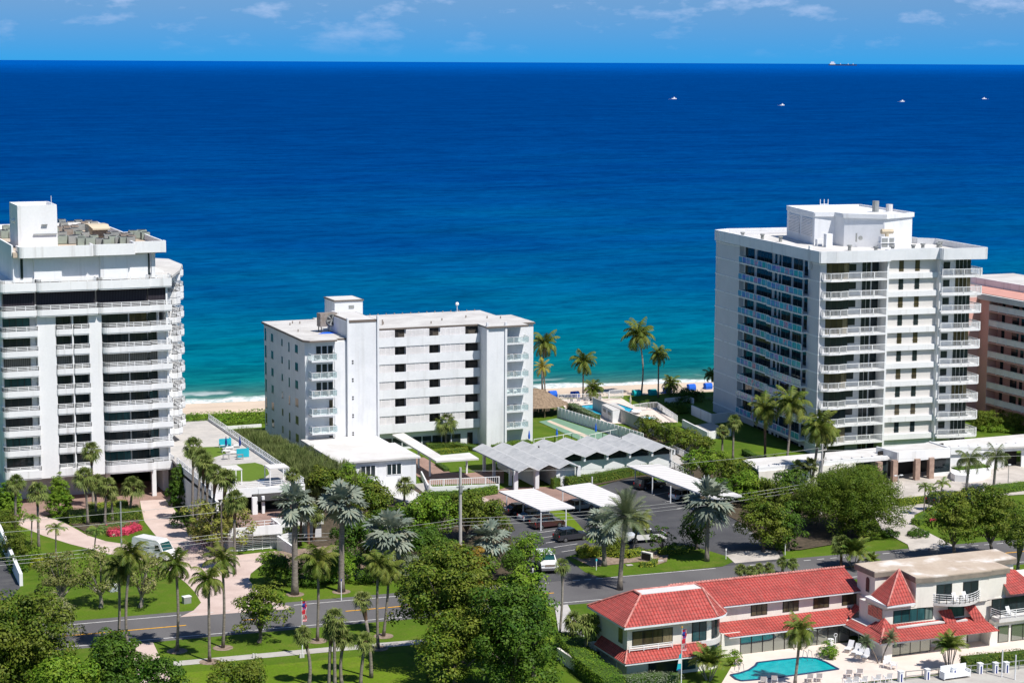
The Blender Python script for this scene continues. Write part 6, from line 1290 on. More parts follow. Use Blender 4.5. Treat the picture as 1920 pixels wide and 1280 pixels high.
# white retaining wall bottom left
a, c = P(-12, 990), P(40, 1098)
solo(MB().wall(a, c, .4, 0, 2.4, 0, 1.5), 'retaining_wall', 'white', 'sloping white retaining wall at the left edge of the lawn', 'wall', tuple(c))
a, b, c = P(1000, 1250), P(1065, 1300), P(1180, 1262)
solo(MB().wall(P(1046, 1236), P(1140, 1300), .25, 0, 1.3), 'villa_wall', 'offwhite', 'low cream wall behind the villa hedge at bottom centre', 'wall', tuple(P(1046, 1236)))
solo(MB().wall(P(1085, 1224), P(1128, 1222), .2, 0, 1.2).wall(P(1155, 1262), P(1180, 1263), .15, 0, 1.3), 'side_yard_wall', 'white', 'short white wall beside the villa side yard', 'wall', tuple(P(1085, 1224)))
b = P(1123, 1238); t = thing('air_conditioner', 'dark air conditioner beside the shaded side of the villa', 'air conditioner', tuple(b), local=True); MB().tube([(0, 0, 0), (0, 0, 1.1)], .55, 12).build('casing', 'acdark', t); MB().tube([(0, 0, 1.1), (0, 0, 1.15)], .45, 12).build('fan_grille', 'steel', t)

# ---------------------------------------------------------------- plants
def qmesh(name, V, mat, parent=None, off=(0, 0, 0)):
    V = (np.asarray(V, dtype=np.float32).reshape(-1, 3)-np.array(off, dtype=np.float32)); n = len(V)//4
    me = bpy.data.meshes.new(name); me.vertices.add(n*4); me.vertices.foreach_set('co', V.ravel()); me.loops.add(n*4); me.loops.foreach_set('vertex_index', np.arange(n*4, dtype=np.int32))
    me.polygons.add(n); me.polygons.foreach_set('loop_start', np.arange(n, dtype=np.int32)*4); me.polygons.foreach_set('loop_total', np.full(n, 4, dtype=np.int32)); me.update(calc_edges=True)
    me.materials.append(MT[mat]); o = bpy.data.objects.new(name, me); col.objects.link(o)
    if parent: o.parent = parent; OFF[o] = OFF.get(parent, (0, 0, 0))
    return o
nrm = lambda v: v/np.maximum(np.linalg.norm(v, axis=-1, keepdims=True), 1e-9)
def feather(seed, n=22, e0=78, e1=-35, droop=1.5, ll=.30, nl=24, lw=.034, hang=.45, vee=.0):
    g = np.random.default_rng(seed); Q = []
    for i in range(n):
        t = (i+.5)/n; el = R(e0+(e1-e0)*t**.85+g.normal(0, 5)); az = i*2.39996+g.normal(0, .15); L = g.uniform(.85, 1.08); m_ = 9
        p = np.zeros(3); pts = [p]; a = el; dr = droop*g.uniform(.8, 1.25)*(.5+.5*math.cos(el))/m_
        hd = np.array([math.cos(az), math.sin(az), 0]); tw = g.normal(0, .03)
        for k in range(m_):
            d = hd*math.cos(a)+np.array([0, 0, math.sin(a)]); p = p+d*L/m_; pts.append(p); a -= dr*(k+1)/m_*2; az += tw; hd = np.array([math.cos(az), math.sin(az), 0])
        pts = np.array(pts); s = np.linspace(.10, .99, nl); f = s*m_; i0 = np.minimum(f.astype(int), m_-1); fr = (f-i0)[:, None]; c = pts[i0]*(1-fr)+pts[i0+1]*fr; T = nrm(pts[i0+1]-pts[i0]); S = nrm(np.cross(T, [0, 0, 1.])); U = np.cross(S, T)
        ln = ll*(np.sin(np.pi*np.clip(s*.9+.08, 0, 1))**.6)*L
        for sg in (-1, 1):
            d = nrm(S*sg*.85+T*.55+U*vee+np.array([0, 0, -hang])*g.uniform(.6, 1.4, (nl, 1))); tip = c+d*ln[:, None]
            Q.append(np.stack([c-T*lw*.5, c+T*lw*.5, tip+T*lw*.12, tip-T*lw*.12], 1).reshape(-1, 3))
        for k in range(m_):
            r_ = .012*(1-k/m_)+.004; Sx = S[min(k*2, nl-1)]*r_; Q.append(np.stack([pts[k]-Sx, pts[k]+Sx, pts[k+1]+Sx, pts[k+1]-Sx]))
    return np.concatenate(Q)
def PU(px, u):
    lo, hi = 700.0, 1300.0
    for _ in range(40):
        m_ = (lo+hi)/2
        if P(px, m_)[0] < u: hi = m_
        else: lo = m_
    return m_
def fan(seed, n=34, e0=80, e1=-50, pet=.5, fl=.52, seg=15, spread=118, hang=.35, stiff=.2, wd=.075):
    g = np.random.default_rng(seed); Q = []
    for i in range(n):
        t = (i+.5)/n; el = R(e0+(e1-e0)*t**.9+g.normal(0, 6)); az = i*2.39996+g.normal(0, .2); hd = np.array([math.cos(az), math.sin(az), 0]); T = hd*math.cos(el)+np.array([0, 0, math.sin(el)])
        S = nrm(np.cross(T, [0, 0, 1.])); pl = pet*g.uniform(.8, 1.15); c = T*pl; r_ = S*.012; Q.append(np.stack([-r_, r_, c+r_, c-r_]))
        T2 = nrm(T+np.array([0, 0, -stiff])); U = np.cross(S, T2); roll = g.normal(0, .35); S2 = S*math.cos(roll)+U*math.sin(roll); U2 = np.cross(S2, T2)
        for k in range(seg):
            a = R(-spread+2*spread*k/(seg-1)); ln = fl*(.72+.28*math.cos(a*.75))*g.uniform(.9, 1.08); d = T2*math.cos(a)+S2*math.sin(a)+U2*(.10*(1 if k % 2 else -1)+.12)
            mid = c+d*ln*.55; tip = c+d*ln+np.array([0, 0, -hang*ln*g.uniform(.4, 1.3)]); w_ = np.cross(d, U2); w_ = nrm(w_)*wd*.5
            Q.append(np.stack([c, mid-w_, tip, mid+w_]))
    return np.concatenate(Q)
CR = {}
def crown(kind, v):
    k = (kind, v)
    if k in CR: return CR[k]
    s = 10+v*7
    V = {'coco': lambda: feather(s, 26, 80, -42, 1.9, .33, 28, .040, .7), 'cocoy': lambda: feather(s, 20, 78, -32, 1.6, .28, 26, .04, .5),
         'date': lambda: feather(s, 46, 82, -35, .7, .24, 30, .022, .12, .35), 'queen': lambda: feather(s, 17, 75, -20, 2.3, .36, 32, .026, 1.1), 'xmas': lambda: feather(s, 11, 62, 0, 1.9, .34, 20, .05, .5),
         'sabal': lambda: fan(s, 36, 80, -52, .52, .50, 15, 125, .55, .3, .085), 'bis': lambda: fan(s, 27, 82, -60, .58, .47, 19, 150, .22, .35, .12), 'wash': lambda: fan(s, 30, 80, -60, .5, .5, 13, 110, .6, .3, .08),
         'areca': lambda: feather(s, 30, 84, 25, 1.6, .26, 22, .045, .4)}[kind]()
    o = qmesh('crown', V, {'coco': 'lf_coco', 'cocoy': 'lf_cocoy', 'date': 'lf_date', 'queen': 'lf_queen', 'xmas': 'lf_areca', 'sabal': 'lf_sabal', 'bis': 'lf_bis', 'wash': 'lf_sabal', 'areca': 'lf_areca'}[kind]); CR[k] = o.data; bpy.data.objects.remove(o); return CR[k]
_pc = [0]
def palm(kind, bx, by, cx, cy, w, lab, grp=None, bend=0.0, base=None, tr=None, rad=None):
    _pc[0] += 1; v = _pc[0] % 3; b = np.array(P(bx, by)) if base is None else np.array(base, float); c = PD(cx, cy, b); sc_ = w/2/ppm(c)
    nm = {'coco': 'coconut_palm', 'cocoy': 'coconut_palm', 'date': 'date_palm', 'queen': 'queen_palm', 'xmas': 'christmas_palm', 'sabal': 'fan_palm', 'bis': 'silver_fan_palm', 'wash': 'fan_palm', 'areca': 'clustering_palm'}[kind]
    t = thing(nm, lab, 'palm tree', tuple(b), group=grp, local=True); d = c-b
    if d[2] < .6: d[2] = .6
    r = rad or {'coco': .15, 'cocoy': .15, 'date': .28, 'queen': .2, 'xmas': .09, 'sabal': .17, 'bis': .27, 'wash': .16, 'areca': .05}[kind]
    pts = []; sd_ = bend*np.array([FW[1], -FW[0], 0])
    for k in range(9):
        s = k/8; q = d*s; q[:2] = d[:2]*s**1.5; q = q+sd_*math.sin(math.pi*s); pts.append(q)
    if kind == 'areca':
        mb = MB(); random.seed(int(bx))
        for k in range(9): a = random.uniform(0, 6.3); e = random.uniform(.2, .5)*sc_; mb.tube([(.25*math.cos(a), .25*math.sin(a), 0), (e*math.cos(a), e*math.sin(a), max(.6, d[2]*.9))], .05, 5)
        mb.build('stems', 'barkpale', t)
    else:
        rr = [r*1.5, r*1.12, r, r, r*.97, r*.95, r*.92, r*.95, r*1.1]
        if kind in ('sabal', 'wash'): rr[7] = r*1.55; rr[8] = r*1.7
        MB().tube(pts[:7] if kind in ('sabal',) else pts, rr[:7] if kind in ('sabal',) else rr, 9).build('trunk', tr or 'trunk', t, smooth=True)
        if kind == 'sabal': MB().tube(pts[6:], [r*1.0, r*1.7, r*1.5], 9).build('leaf_base', 'trunkred', t)
        if kind in ('queen', 'xmas'): MB().tube([pts[-1]+[0, 0, -1.0*sc_*.35], pts[-1]+[0, 0, .05]], r*.9, 7).build('crownshaft', 'lf_areca', t)
        if kind in ('coco', 'cocoy') and sc_ > 1.6:
            mb = MB()
            for k in range(6): a = k*1.05; mb.sph((pts[-1][0]+.22*math.cos(a), pts[-1][1]+.22*math.sin(a), pts[-1][2]-.22), .13, 6, 4)
            mb.build('coconuts', 'lf_coco', t)
    o = bpy.data.objects.new('crown', crown(kind, v)); col.objects.link(o); o.parent = t; o.location = tuple(d); o.scale = (sc_,)*3; o.rotation_euler = (0, 0, (_pc[0]*1.7) % 6.28)
    if kind in ('sabal', 'wash', 'coco'):
        mb = feather(5+v, 4, -55, -75, .3, .2, 12, .04, .6) if kind == 'coco' else fan(5+v, 6, -45, -70, .4, .4, 9, 100, .5, .2, .07)
        k2 = ('dead', kind, v)
        if k2 not in CR: q = qmesh('dead_fronds', mb, 'lf_brown'); CR[k2] = q.data; bpy.data.objects.remove(q)
        o = bpy.data.objects.new('dead_fronds', CR[k2]); col.objects.link(o); o.parent = t; o.location = tuple(d); o.scale = (sc_*.8,)*3
    if kind != 'areca' and (kind in ('coco', 'bis') and by > 1090): MB().tube([(0, 0, .01), (0, 0, .03)], [1.1, 1.1], 14).build('mulch_ring', 'mulch', t)
    return t
def leaves(g, C, N_, size, mode='leaf', up=.5):
    n = len(C); s = size*.85*g.uniform(.65, 1.25, (n, 1))
    if mode == 'needle':
        d = nrm(N_*.5+np.array([0, 0, 1.])+g.normal(0, .35, (n, 3))); w_ = nrm(np.cross(d, g.normal(0, 1, (n, 3))))*s*.09; return np.stack([C-w_, C+w_, C+d*s*1.5+w_*.3, C+d*s*1.5-w_*.3], 1).reshape(-1, 3)
    nn_ = nrm(N_*.7+np.array([0, 0, up])+g.normal(0, .34, (n, 3))); a = nrm(np.cross(nn_, g.normal(0, 1, (n, 3)))); b = np.cross(nn_, a)
    return np.stack([C-a*s*.5, C-b*s*.27, C+a*s*.5, C+b*s*.27], 1).reshape(-1, 3)
def blob(seed, ells, dens, size, mode='leaf', rc=.55, fill=.35, up=.5, kk=46):
    """leaf clumps over and inside a set of ellipsoids; dens = clumps per square metre"""
    g = np.random.default_rng(seed); out = []; cl = []
    for c, r in ells:
        c = np.array(c, float); r = np.array(r, float); ar = 4*math.pi*(((r[0]*r[1])**1.6+(r[0]*r[2])**1.6+(r[1]*r[2])**1.6)/3)**(1/1.6); n = max(6, int(ar*dens))
        u = nrm(g.normal(0, 1, (n, 3))); u[:, 2] = np.where(u[:, 2] < -.75, -u[:, 2], u[:, 2])
        rad_ = 1+.22*np.sin(u[:, 0:1]*5+seed)*np.cos(u[:, 1:2]*4+seed*2)+g.normal(0, .11, (n, 1))
        inner = g.random((n, 1)) < fill; rad_ = np.where(inner, rad_*g.uniform(.45, .9, (n, 1)), rad_)
        cc = c+u*r*rad_; cl.append((cc, u))
        k = kk; D = nrm(g.normal(0, 1, (n*k, 3))+np.repeat(u, k, 0)*.45+np.array([0, 0, .4])); rr_ = np.repeat(g.uniform(.7, 1.55, (n, 1)), k, 0)*rc*1.25*g.uniform(.72, 1.08, (n*k, 1)); C = np.repeat(cc, k, 0)+D*rr_*np.array([1, 1, .72]); U = D*1.6 if mode != 'needle' else np.repeat(u, k, 0)
        out.append(leaves(g, C, U, size, mode, up))
    return np.concatenate(out), cl
def tree(cx, cy, w, h, bx, by, mat, lab, size=.34, dens=1.0, seed=1, name='broadleaf_tree', cat='tree', grp=None, mode='leaf', rc=.55, trunk='bark', parts=1, fill=.35, base=None, depth=None, tr=.22, up=.5):
    b = np.array(P(bx, by)) if base is None else np.array(base, float); c = PD(cx, cy, b); k = ppm(c); rx = w/2/k*.92; rz = h/2/k*.92; t = thing(name, lab, cat, tuple(b), group=grp)
    g = np.random.default_rng(seed); ells = []
    if parts == 1: ells = [(c, (rx, (depth or rx), rz))]
    else:
        for i in range(parts):
            a = i*2*math.pi/parts+seed; f = .5; ells.append((c+np.array([rx*f*math.cos(a), (depth or rx)*f*math.sin(a), rz*(.25*math.sin(a*2+seed)-.1)]), (rx*.58, (depth or rx)*.58, rz*.85)))
        ells.append((c+np.array([0, 0, rz*.25]), (rx*.6, (depth or rx)*.6, rz*.72)))
    V, cl = blob(seed, ells, dens*.55, size, mode, rc*1.05, fill, .35, int(80*(rc/.55)**.9)); qmesh('crown', V, mat, t, OFF[t])
    mb = MB(); top = c-np.array([0, 0, rz*.45]); fork = b+(top-b)*.45; mb.tube([b, (b+fork)/2+[.1, 0, 0], fork], [tr*1.3, tr, tr*.85], 8); pts = np.concatenate([q[0] for q in cl]); idx = g.choice(len(pts), min(12, len(pts)), False)
    for i in idx: e = pts[i]; m1 = fork+(e-fork)*.5+np.array([0, 0, .15*rz]); mb.tube([fork, m1, e], [tr*.6, tr*.35, tr*.12], 5)
    mb.build('trunk', trunk, t); return t
def hedge(px, w_, h, mat, lab, z=0, size=.2, dens=62, name='clipped_hedge', cat='hedge', world=None, kind=None, soft=.06, grp=None):
    pts = world or [tuple(P(x, y, z)[:2]) for x, y in px]; g = np.random.default_rng(len(lab)); Q = []
    t = thing(name, lab, cat, (*pts[0], z), group=grp, kind=kind); core = MB()
    for a, b in zip(pts[:-1], pts[1:]):
        a = np.array(a, float); b = np.array(b, float); L = np.hypot(*(b-a)); d = (b-a)/L; n_ = np.array([-d[1], d[0]]); core.wall(a, b, w_*.86, z, z+h*.92)
        for ar, f in ((L*w_, 'top'), (L*h, 'l'), (L*h, 'r')):
            n = int(ar*dens)+4; s = g.random(n)*(L+.2)-.1; q = (g.random(n)-.5)*w_; zz = g.random(n)*h
            if f == 'top': zz = np.full(n, h)
            elif f == 'l': q = np.full(n, w_/2)
            else: q = np.full(n, -w_/2)
            C = np.stack([a[0]+d[0]*s+n_[0]*q, a[1]+d[1]*s+n_[1]*q, z+zz], 1)+g.normal(0, soft, (n, 3)); C[:, 2] += np.sin(C[:, 0]*1.7+C[:, 1])*soft*1.5
            N_ = np.tile({'top': [0, 0, 1.], 'l': [n_[0], n_[1], .2], 'r': [-n_[0], -n_[1], .2]}[f], (n, 1)); Q.append(leaves(g, C, N_, size))
        for e, sg in ((a, -1), (b, 1)):
            n = int(w_*h*dens)+2; C = np.stack([e[0]+n_[0]*(g.random(n)-.5)*w_, e[1]+n_[1]*(g.random(n)-.5)*w_, z+g.random(n)*h], 1)+g.normal(0, soft, (n, 3)); Q.append(leaves(g, C, np.tile([d[0]*sg, d[1]*sg, .2], (n, 1)), size))
    qmesh('foliage', np.concatenate(Q), mat, t, OFF[t]); core.build('core', 'lf_flower' if mat == 'lf_flower' else 'hedgecore', t); return t
MT['lf_frang'] = leafmat('open_tree_leaf', (.10, .15, .02), (.20, .24, .04), (.30, .26, .12))
MT['lf_frang2'] = leafmat('yellow_green_leaf', (.14, .19, .02), (.24, .27, .03), (.34, .28, .10))
MT['hedgecore'] = M('hedge_core', (.05, .10, .012), .9)
def shrub(cx, cy, w, h, mat, lab, size=.24, dens=3.6, seed=3, name='shrub', grp=None, base=None, mode='leaf', rc=.32, fill=.5, by=None):
    b = np.array(P(cx, by or cy+h*.42)) if base is None else np.array(base, float); c = PD(cx, cy, b); k = ppm(c); t = thing(name, lab, 'shrub', tuple(b), group=grp)
    r = w/2/k; V, cl = blob(seed, [(c, (r*.9, r*.9, h/2/k*.95))], dens, size, mode, rc, fill); qmesh('foliage', V, mat, t, OFF[t])
    MB().tube([b, c], [.1, .05], 5).build('stem', 'bark', t); return t
# --- palms by the left tower
GL = 'fan palms in front of the left tower'
palm('sabal', 29, 1000, 30, 905, 44, 'leftmost fan palm, beside the bright green cone shrub', GL); palm('sabal', 73, 1029, 70, 922, 50, 'fan palm with a tall trunk rising from the left lawn', GL)
palm('sabal', 175, 954, 171, 845, 46, 'tallest fan palm, its head in front of the tower windows', GL, tr='barkpale'); palm('sabal', 165, 984, 159, 895, 52, 'left fan palm of the cluster over the clipped hedge', GL); palm('sabal', 180, 975, 180, 905, 44, 'fan palm just right of the tallest one', GL)
palm('sabal', 197, 984, 200, 911, 46, 'fan palm in the middle of the hedge cluster', GL); palm('sabal', 211, 977, 209, 925, 36, 'shortest fan palm of the hedge cluster', GL); palm('sabal', 244, 968, 249, 912, 52, 'right fan palm of the hedge cluster beside the drive', GL)
GX = 'small feathery palms on the left lawns'
palm('xmas', 59, 1036, 60, 970, 46, 'slim dark palm at the left end of the lawn', GX); palm('xmas', 105, 1057, 105, 990, 50, 'slim dark palm standing alone on the lawn beside the pink drive', GX); palm('xmas', 177, 1038, 181, 993, 42, 'slim dark palm left of the pink flower bed', GX)
# --- coconut palms along the road
GC = 'coconut palms along the road'
palm('coco', 221, 1218, 222, 1062, 84, 'leftmost roadside coconut palm, close beside its twin', GC, .2); palm('coco', 240, 1226, 247, 1038, 84, 'second roadside coconut palm, rising over the white van', GC, -.3); palm('coco', 332, 1220, 329, 1056, 86, 'roadside coconut palm right of the paved strip', GC, .2)
palm('coco', 393, 1240, 391, 1085, 84, 'left palm of the pair before the gate, base on the footpath', GC); palm('coco', 418, 1214, 416, 1050, 84, 'right palm of the pair before the gate, in a mulch ring', GC, .2); palm('coco', 595, 1201, 596, 1050, 92, 'coconut palm right of the striped flag with yellowish fronds', GC, .1)
palm('coco', 709, 1215, 709, 1056, 80, 'left palm of the close pair left of the big tree', GC, -.1); palm('coco', 719, 1192, 729, 1066, 78, 'right palm of the close pair left of the big tree', GC, .2)
GS = 'fan palms on the near lawn'
palm('sabal', 579, 1286, 568, 1190, 46, 'curved-trunk fan palm at the bottom, below the flag', GS, .3); palm('sabal', 628, 1290, 626, 1160, 56, 'tallest fan palm of the near lawn group', GS); palm('sabal', 617, 1288, 621, 1182, 42, 'fan palm tucked behind the tallest one on the near lawn', GS)
palm('sabal', 641, 1284, 646, 1196, 48, 'fan palm with kinked trunk right of the tallest one', GS, -.2); palm('sabal', 696, 1272, 679, 1124, 46, 'high fan palm over the road with a leaning trunk', GS, .1); palm('sabal', 676, 1284, 685, 1201, 46, 'short fan palm in front of the leaning one', GS)
# --- silver palms
GB = 'silver fan palms along the frontage'
palm('bis', 553, 1114, 553, 944, 92, 'thick-trunked silver palm left of its pair on the island lawn', GB, rad=.36); palm('bis', 640, 1109, 642, 944, 100, 'silver palm right of the pair, above the white gate wall', GB, rad=.34); palm('bis', 729, 1090, 730, 1002, 108, 'large pale silver palm left of the concrete pole', GB)
palm('bis', 916, 1078, 918, 1010, 84, 'silver palm just right of the concrete pole', GB); palm('bis', 1133, 1061, 1130, 985, 82, 'silver palm half behind the date palm', GB); palm('bis', 1325, 1052, 1328, 940, 108, 'silver palm in front of the long carport', GB)
palm('date', 1162, 1105, 1174, 968, 118, 'big date palm with a tall leaning trunk at the kerb of the road'); palm('coco', 1188, 1030, 1200, 975, 62, 'small green palm tucked behind the date palm')
# --- courtyard and terrace fan palms
GY = 'fan palms around the courtyard'
palm('sabal', 836, 838, 837, 792, 50, 'fan palm against the galleries of the middle block', GY); palm('sabal', 672, 905, 670, 871, 38, 'fan palm at the left corner of the annex', GY); palm('sabal', 758, 949, 759, 909, 44, 'fan palm in front of the annex steps', GY)
GT = 'fan palms along the terrace wall'
for k, (bx, by, cx, cy, w) in enumerate(((361, 920, 366, 838, 44), (369, 928, 376, 858, 40), (377, 956, 384, 868, 42), (387, 940, 392, 880, 42), (396, 940, 402, 888, 40), (412, 938, 424, 897, 46), (440, 990, 441, 938, 46))):
    palm('sabal', bx, PU(bx, -57.8-(k*.77 % 1.6)), cx+(k*5 % 7)-3, cy, w+6, ORD[k]+' from left of the fan palms beside the raised terrace', GT)
for k, (bx, by, cx, cy, w) in enumerate(((563, 1022, 566, 962, 40), (579, 1030, 577, 950, 44), (588, 1016, 592, 965, 42))): palm('sabal', bx, by, cx, cy, w, ORD[k]+' from left of the green fan palms between the two silver palms', 'fan palms between the silver palms', tr='trunkred')
palm('sabal', 548, 1008, 549, 890, 36, 'fan palm rising at the right front corner of the terrace')
# --- beach palms
GP = 'coconut palms by the beach'
palm('coco', 1017, 731, 1022, 643, 68, 'leftmost beach palm, next to the middle block', GP, -.2); palm('cocoy', 1022, 735, 1017, 688, 44, 'yellow-green palm below the leftmost beach palm', GP); palm('coco', 1093, 747, 1094, 677, 62, 'beach palm left of the blue pool', GP)
palm('coco', 1115, 750, 1112, 728, 54, 'low palm at the beach fence with fronds near the ground', GP); palm('coco', 1202, 740, 1197, 627, 80, 'tallest beach palm with a pale slanting trunk', GP, .5, tr='barkpale'); palm('coco', 1234, 745, 1235, 664, 52, 'dark beach palm right of the tallest one', GP)
palm('coco', 1256, 738, 1258, 718, 48, 'low palm on the sand between blue cabanas', GP); palm('coco', 1345, 745, 1334, 702, 40, 'beach palm peeping out behind the right tower', GP)
# --- right side palms
GR = 'palms in front of the right tower'
palm('coco', 1434, 888, 1434, 766, 80, 'left coconut palm against the shaded tower wall', GR, tr='trunkred', rad=.2); palm('coco', 1472, 895, 1484, 755, 90, 'tallest coconut palm against the tower corner', GR, .2, rad=.18); palm('coco', 1519, 922, 1535, 800, 92, 'right coconut palm in front of the tower balconies', GR, .3, rad=.2); palm('coco', 1537, 915, 1553, 812, 60, 'smaller coconut head overlapping the right one', GR)
palm('sabal', 1354, 850, 1355, 808, 32, 'left of two small fan palms on the shaded lawn edge'); palm('sabal', 1374, 860, 1376, 790, 36, 'right and taller of two small fan palms on the shaded lawn edge'); palm('xmas', 1449, 897, 1449, 858, 40, 'small bright green palm before the podium roof')
GQ = 'drooping palms on the entrance drive'
palm('queen', 1811, 932, 1818, 862, 76, 'drooping palm left of the pair before the planter', GQ, tr='barkpale'); palm('queen', 1863, 918, 1868, 856, 72, 'drooping palm right of the pair before the planter', GQ, tr='barkpale')
for k, (bx, by, cx, cy, w) in enumerate(((1732, 967, 1735, 912, 38), (1741, 958, 1745, 918, 30), (1758, 960, 1768, 906, 40))): palm('xmas', bx, by, cx, cy, w, ORD[k]+' from left of the three little palms on the flower island', 'palms on the flower island')
palm('coco', 1851, 767, 1873, 665, 70, 'tall leaning palm in front of the pink building', None, -.5); palm('coco', 1857, 770, 1855, 742, 44, 'low palm at the corner of the pink building'); palm('coco', 1905, 785, 1908, 762, 44, 'low palm at the right edge before the pink building'); palm('coco', 1885, 785, 1882, 768, 30, 'small pale palm among the shrubs by the pink building')
# --- palms around the villa
palm('sabal', 1096, 1240, 1103, 1172, 62, 'larger fan palm at the left end of the villa'); palm('sabal', 1067, 1220, 1076, 1163, 48, 'smaller fan palm left of the villa, over the paved path'); palm('wash', 1047, 1212, 1055, 1060, 38, 'very tall thin fan palm right of the big tree', None, .2, tr='barkpale', rad=.13)
palm('coco', 1490, 1284, 1500, 1180, 84, 'coconut palm standing at the near edge of the turquoise pool', None, .1); palm('areca', 1329, 1275, 1329, 1246, 96, 'dense clump of dark palms left of the turquoise pool'); palm('areca', 1780, 1256, 1780, 1215, 84, 'arching palm clump behind the white quay bench')
palm('date', 1653, 1243, 1671, 1196, 40, 'right palm of the leaning twins at the villa corner', None, tr='bark', rad=.07); palm('date', 1646, 1244, 1625, 1203, 38, 'left palm of the leaning twins at the villa corner', None, tr='bark', rad=.07)
for k, (x, y) in enumerate(((1389, 1067), (1408, 1070), (1423, 1065), (1442, 1064), (1467, 1053), (1487, 1056))): palm('sabal', x, y+22, x, y, 28, ORD[k]+' from left of the small fan palms showing above the red roof', 'fan palms behind the villa roof')
palm('sabal', 1577, 1064, 1577, 1020, 46, 'fan palm with a stout trunk above the villa ridge', None, tr='trunkred'); palm('areca', 1600, 1064, 1600, 1040, 96, 'golden stemmed palm clump behind the villa ridge'); palm('areca', 1628, 1066, 1634, 1052, 44, 'dark palm clump at the edge of the small lawn behind the villa')
palm('xmas', 1068, 1085, 1053, 1078, 40, 'tiny palm beside the box truck') if 0 else None
palm('bis', 1493, 925, 1496, 876, 34, 'left screw pine against the beige slotted wall', 'screw pines by the slotted wall', tr='bark', rad=.1); palm('bis', 1521, 925, 1519, 872, 36, 'right screw pine against the beige slotted wall', 'screw pines by the slotted wall', tr='bark', rad=.1)
for n_ in ('silver_fan_palm.006', 'silver_fan_palm.007'):
    o = bpy.data.objects.get(n_)
    if o:
        o.name = 'screw_pine'
        for ch in o.children:
            if ch.name.startswith('crown'): ch.data = ch.data.copy(); ch.data.materials[0] = MT['lf_queen']
# --- broadleaf trees
GF = 'gnarled pale trees on the left lawn'
tree(109, 1080, 104, 88, 120, 1142, 'lf_frang', 'left of three gnarled pale trees on the lawn by the drive', .36, .55, 11, 'frangipani_tree', grp=GF, trunk='barkpale', parts=3, fill=.2, rc=.5); tree(187, 1072, 92, 84, 189, 1138, 'lf_frang', 'middle of three gnarled pale trees on the lawn', .36, .5, 12, 'frangipani_tree', grp=GF, trunk='barkpale', parts=3, fill=.2); tree(268, 1078, 84, 84, 263, 1138, 'lf_frang', 'right of three gnarled pale trees, below the white van', .36, .5, 13, 'frangipani_tree', grp=GF, trunk='barkpale', parts=3, fill=.2)
tree(415, 982, 124, 92, 417, 1034, 'lf_frang2', 'wide open-branched tree between the pink drive and the gate', .42, .6, 14, 'frangipani_tree', trunk='barkpale', parts=3, fill=.2, tr=.18); tree(374, 1030, 56, 34, 388, 1050, 'lf_purple', 'almost bare purplish bush at the edge of the pink drive', .18, .5, 15, 'bare_bush', 'shrub', tr=.08, fill=.5)
tree(491, 1143, 104, 84, 486, 1204, 'lf_mid', 'round open tree on the verge left of the flag', .36, .8, 16, parts=3, tr=.2)
GG = 'large trees at the bottom edge'
tree(30, 1215, 190, 190, 20, 1330, 'lf_mid', 'large dense tree filling the bottom left corner', .42, .65, 21, grp=GG, parts=5, rc=.8, base=P(20, 1320)); tree(105, 1160, 80, 80, 97, 1200, 'lf_olive', 'grey-green tree beside the road left end', .34, .8, 22, parts=2, trunk='barkpale')
tree(222, 1250, 112, 122, 225, 1330, 'lf_dark', 'dark tree with pointed top below the paved strip', .38, 1.1, 23, grp=GG, parts=3, rc=.6); tree(300, 1272, 92, 80, 300, 1330, 'lf_dark', 'small dark tree at the bottom right of the paved strip', .38, 1.1, 24, grp=GG, parts=2, rc=.6); tree(120, 1290, 130, 110, 120, 1350, 'lf_bright', 'bright green tree at the bottom between two dark ones', .4, 1.0, 25, grp=GG, parts=3, rc=.7)
tree(455, 1272, 108, 56, 455, 1300, 'lf_mid', 'low rounded tree tops at the bottom below the footpath', .32, 1.4, 26, parts=3, tr=.12, name='low_tree')
BB = lambda x, y: P(x, y)
tree(845, 1110, 195, 175, 850, 1262, 'lf_mid', 'left half of the big dark tree group in the foreground', .42, .62, 31, grp='big foreground trees', parts=5, rc=.75, base=BB(850, 1256), tr=.3); tree(862, 1075, 130, 90, 870, 1262, 'lf_autumn', 'reddish yellow crown on top of the foreground tree group', .38, .9, 32, grp='big foreground trees', parts=3, rc=.6, base=BB(870, 1242))
tree(962, 1197, 168, 186, 955, 1300, 'lf_dark', 'dark right lower tree of the foreground group', .42, .62, 33, grp='big foreground trees', parts=5, rc=.75, base=BB(960, 1306), tr=.3); tree(990, 1128, 92, 130, 990, 1262, 'lf_bright', 'brighter green upright tree in the foreground group', .45, .8, 34, grp='big foreground trees', parts=3, rc=.6, base=BB(1000, 1268)); tree(855, 1215, 150, 130, 855, 1290, 'lf_mid', 'lower left skirt of the foreground tree group', .4, .7, 35, grp='big foreground trees', parts=3, rc=.7, base=BB(850, 1300))
tree(965, 1055, 60, 46, 965, 1090, 'lf_dark', 'dark bush between the silver palm and the passenger van', .32, 1.3, 36, 'sea_grape', parts=2, fill=.4); tree(985, 1037, 74, 56, 985, 1068, 'lf_bright', 'glossy round tree behind the white passenger van', .34, 1.4, 37, 'sea_grape', parts=1, fill=.45)
GSG = 'sea grape thicket by the utility pole'
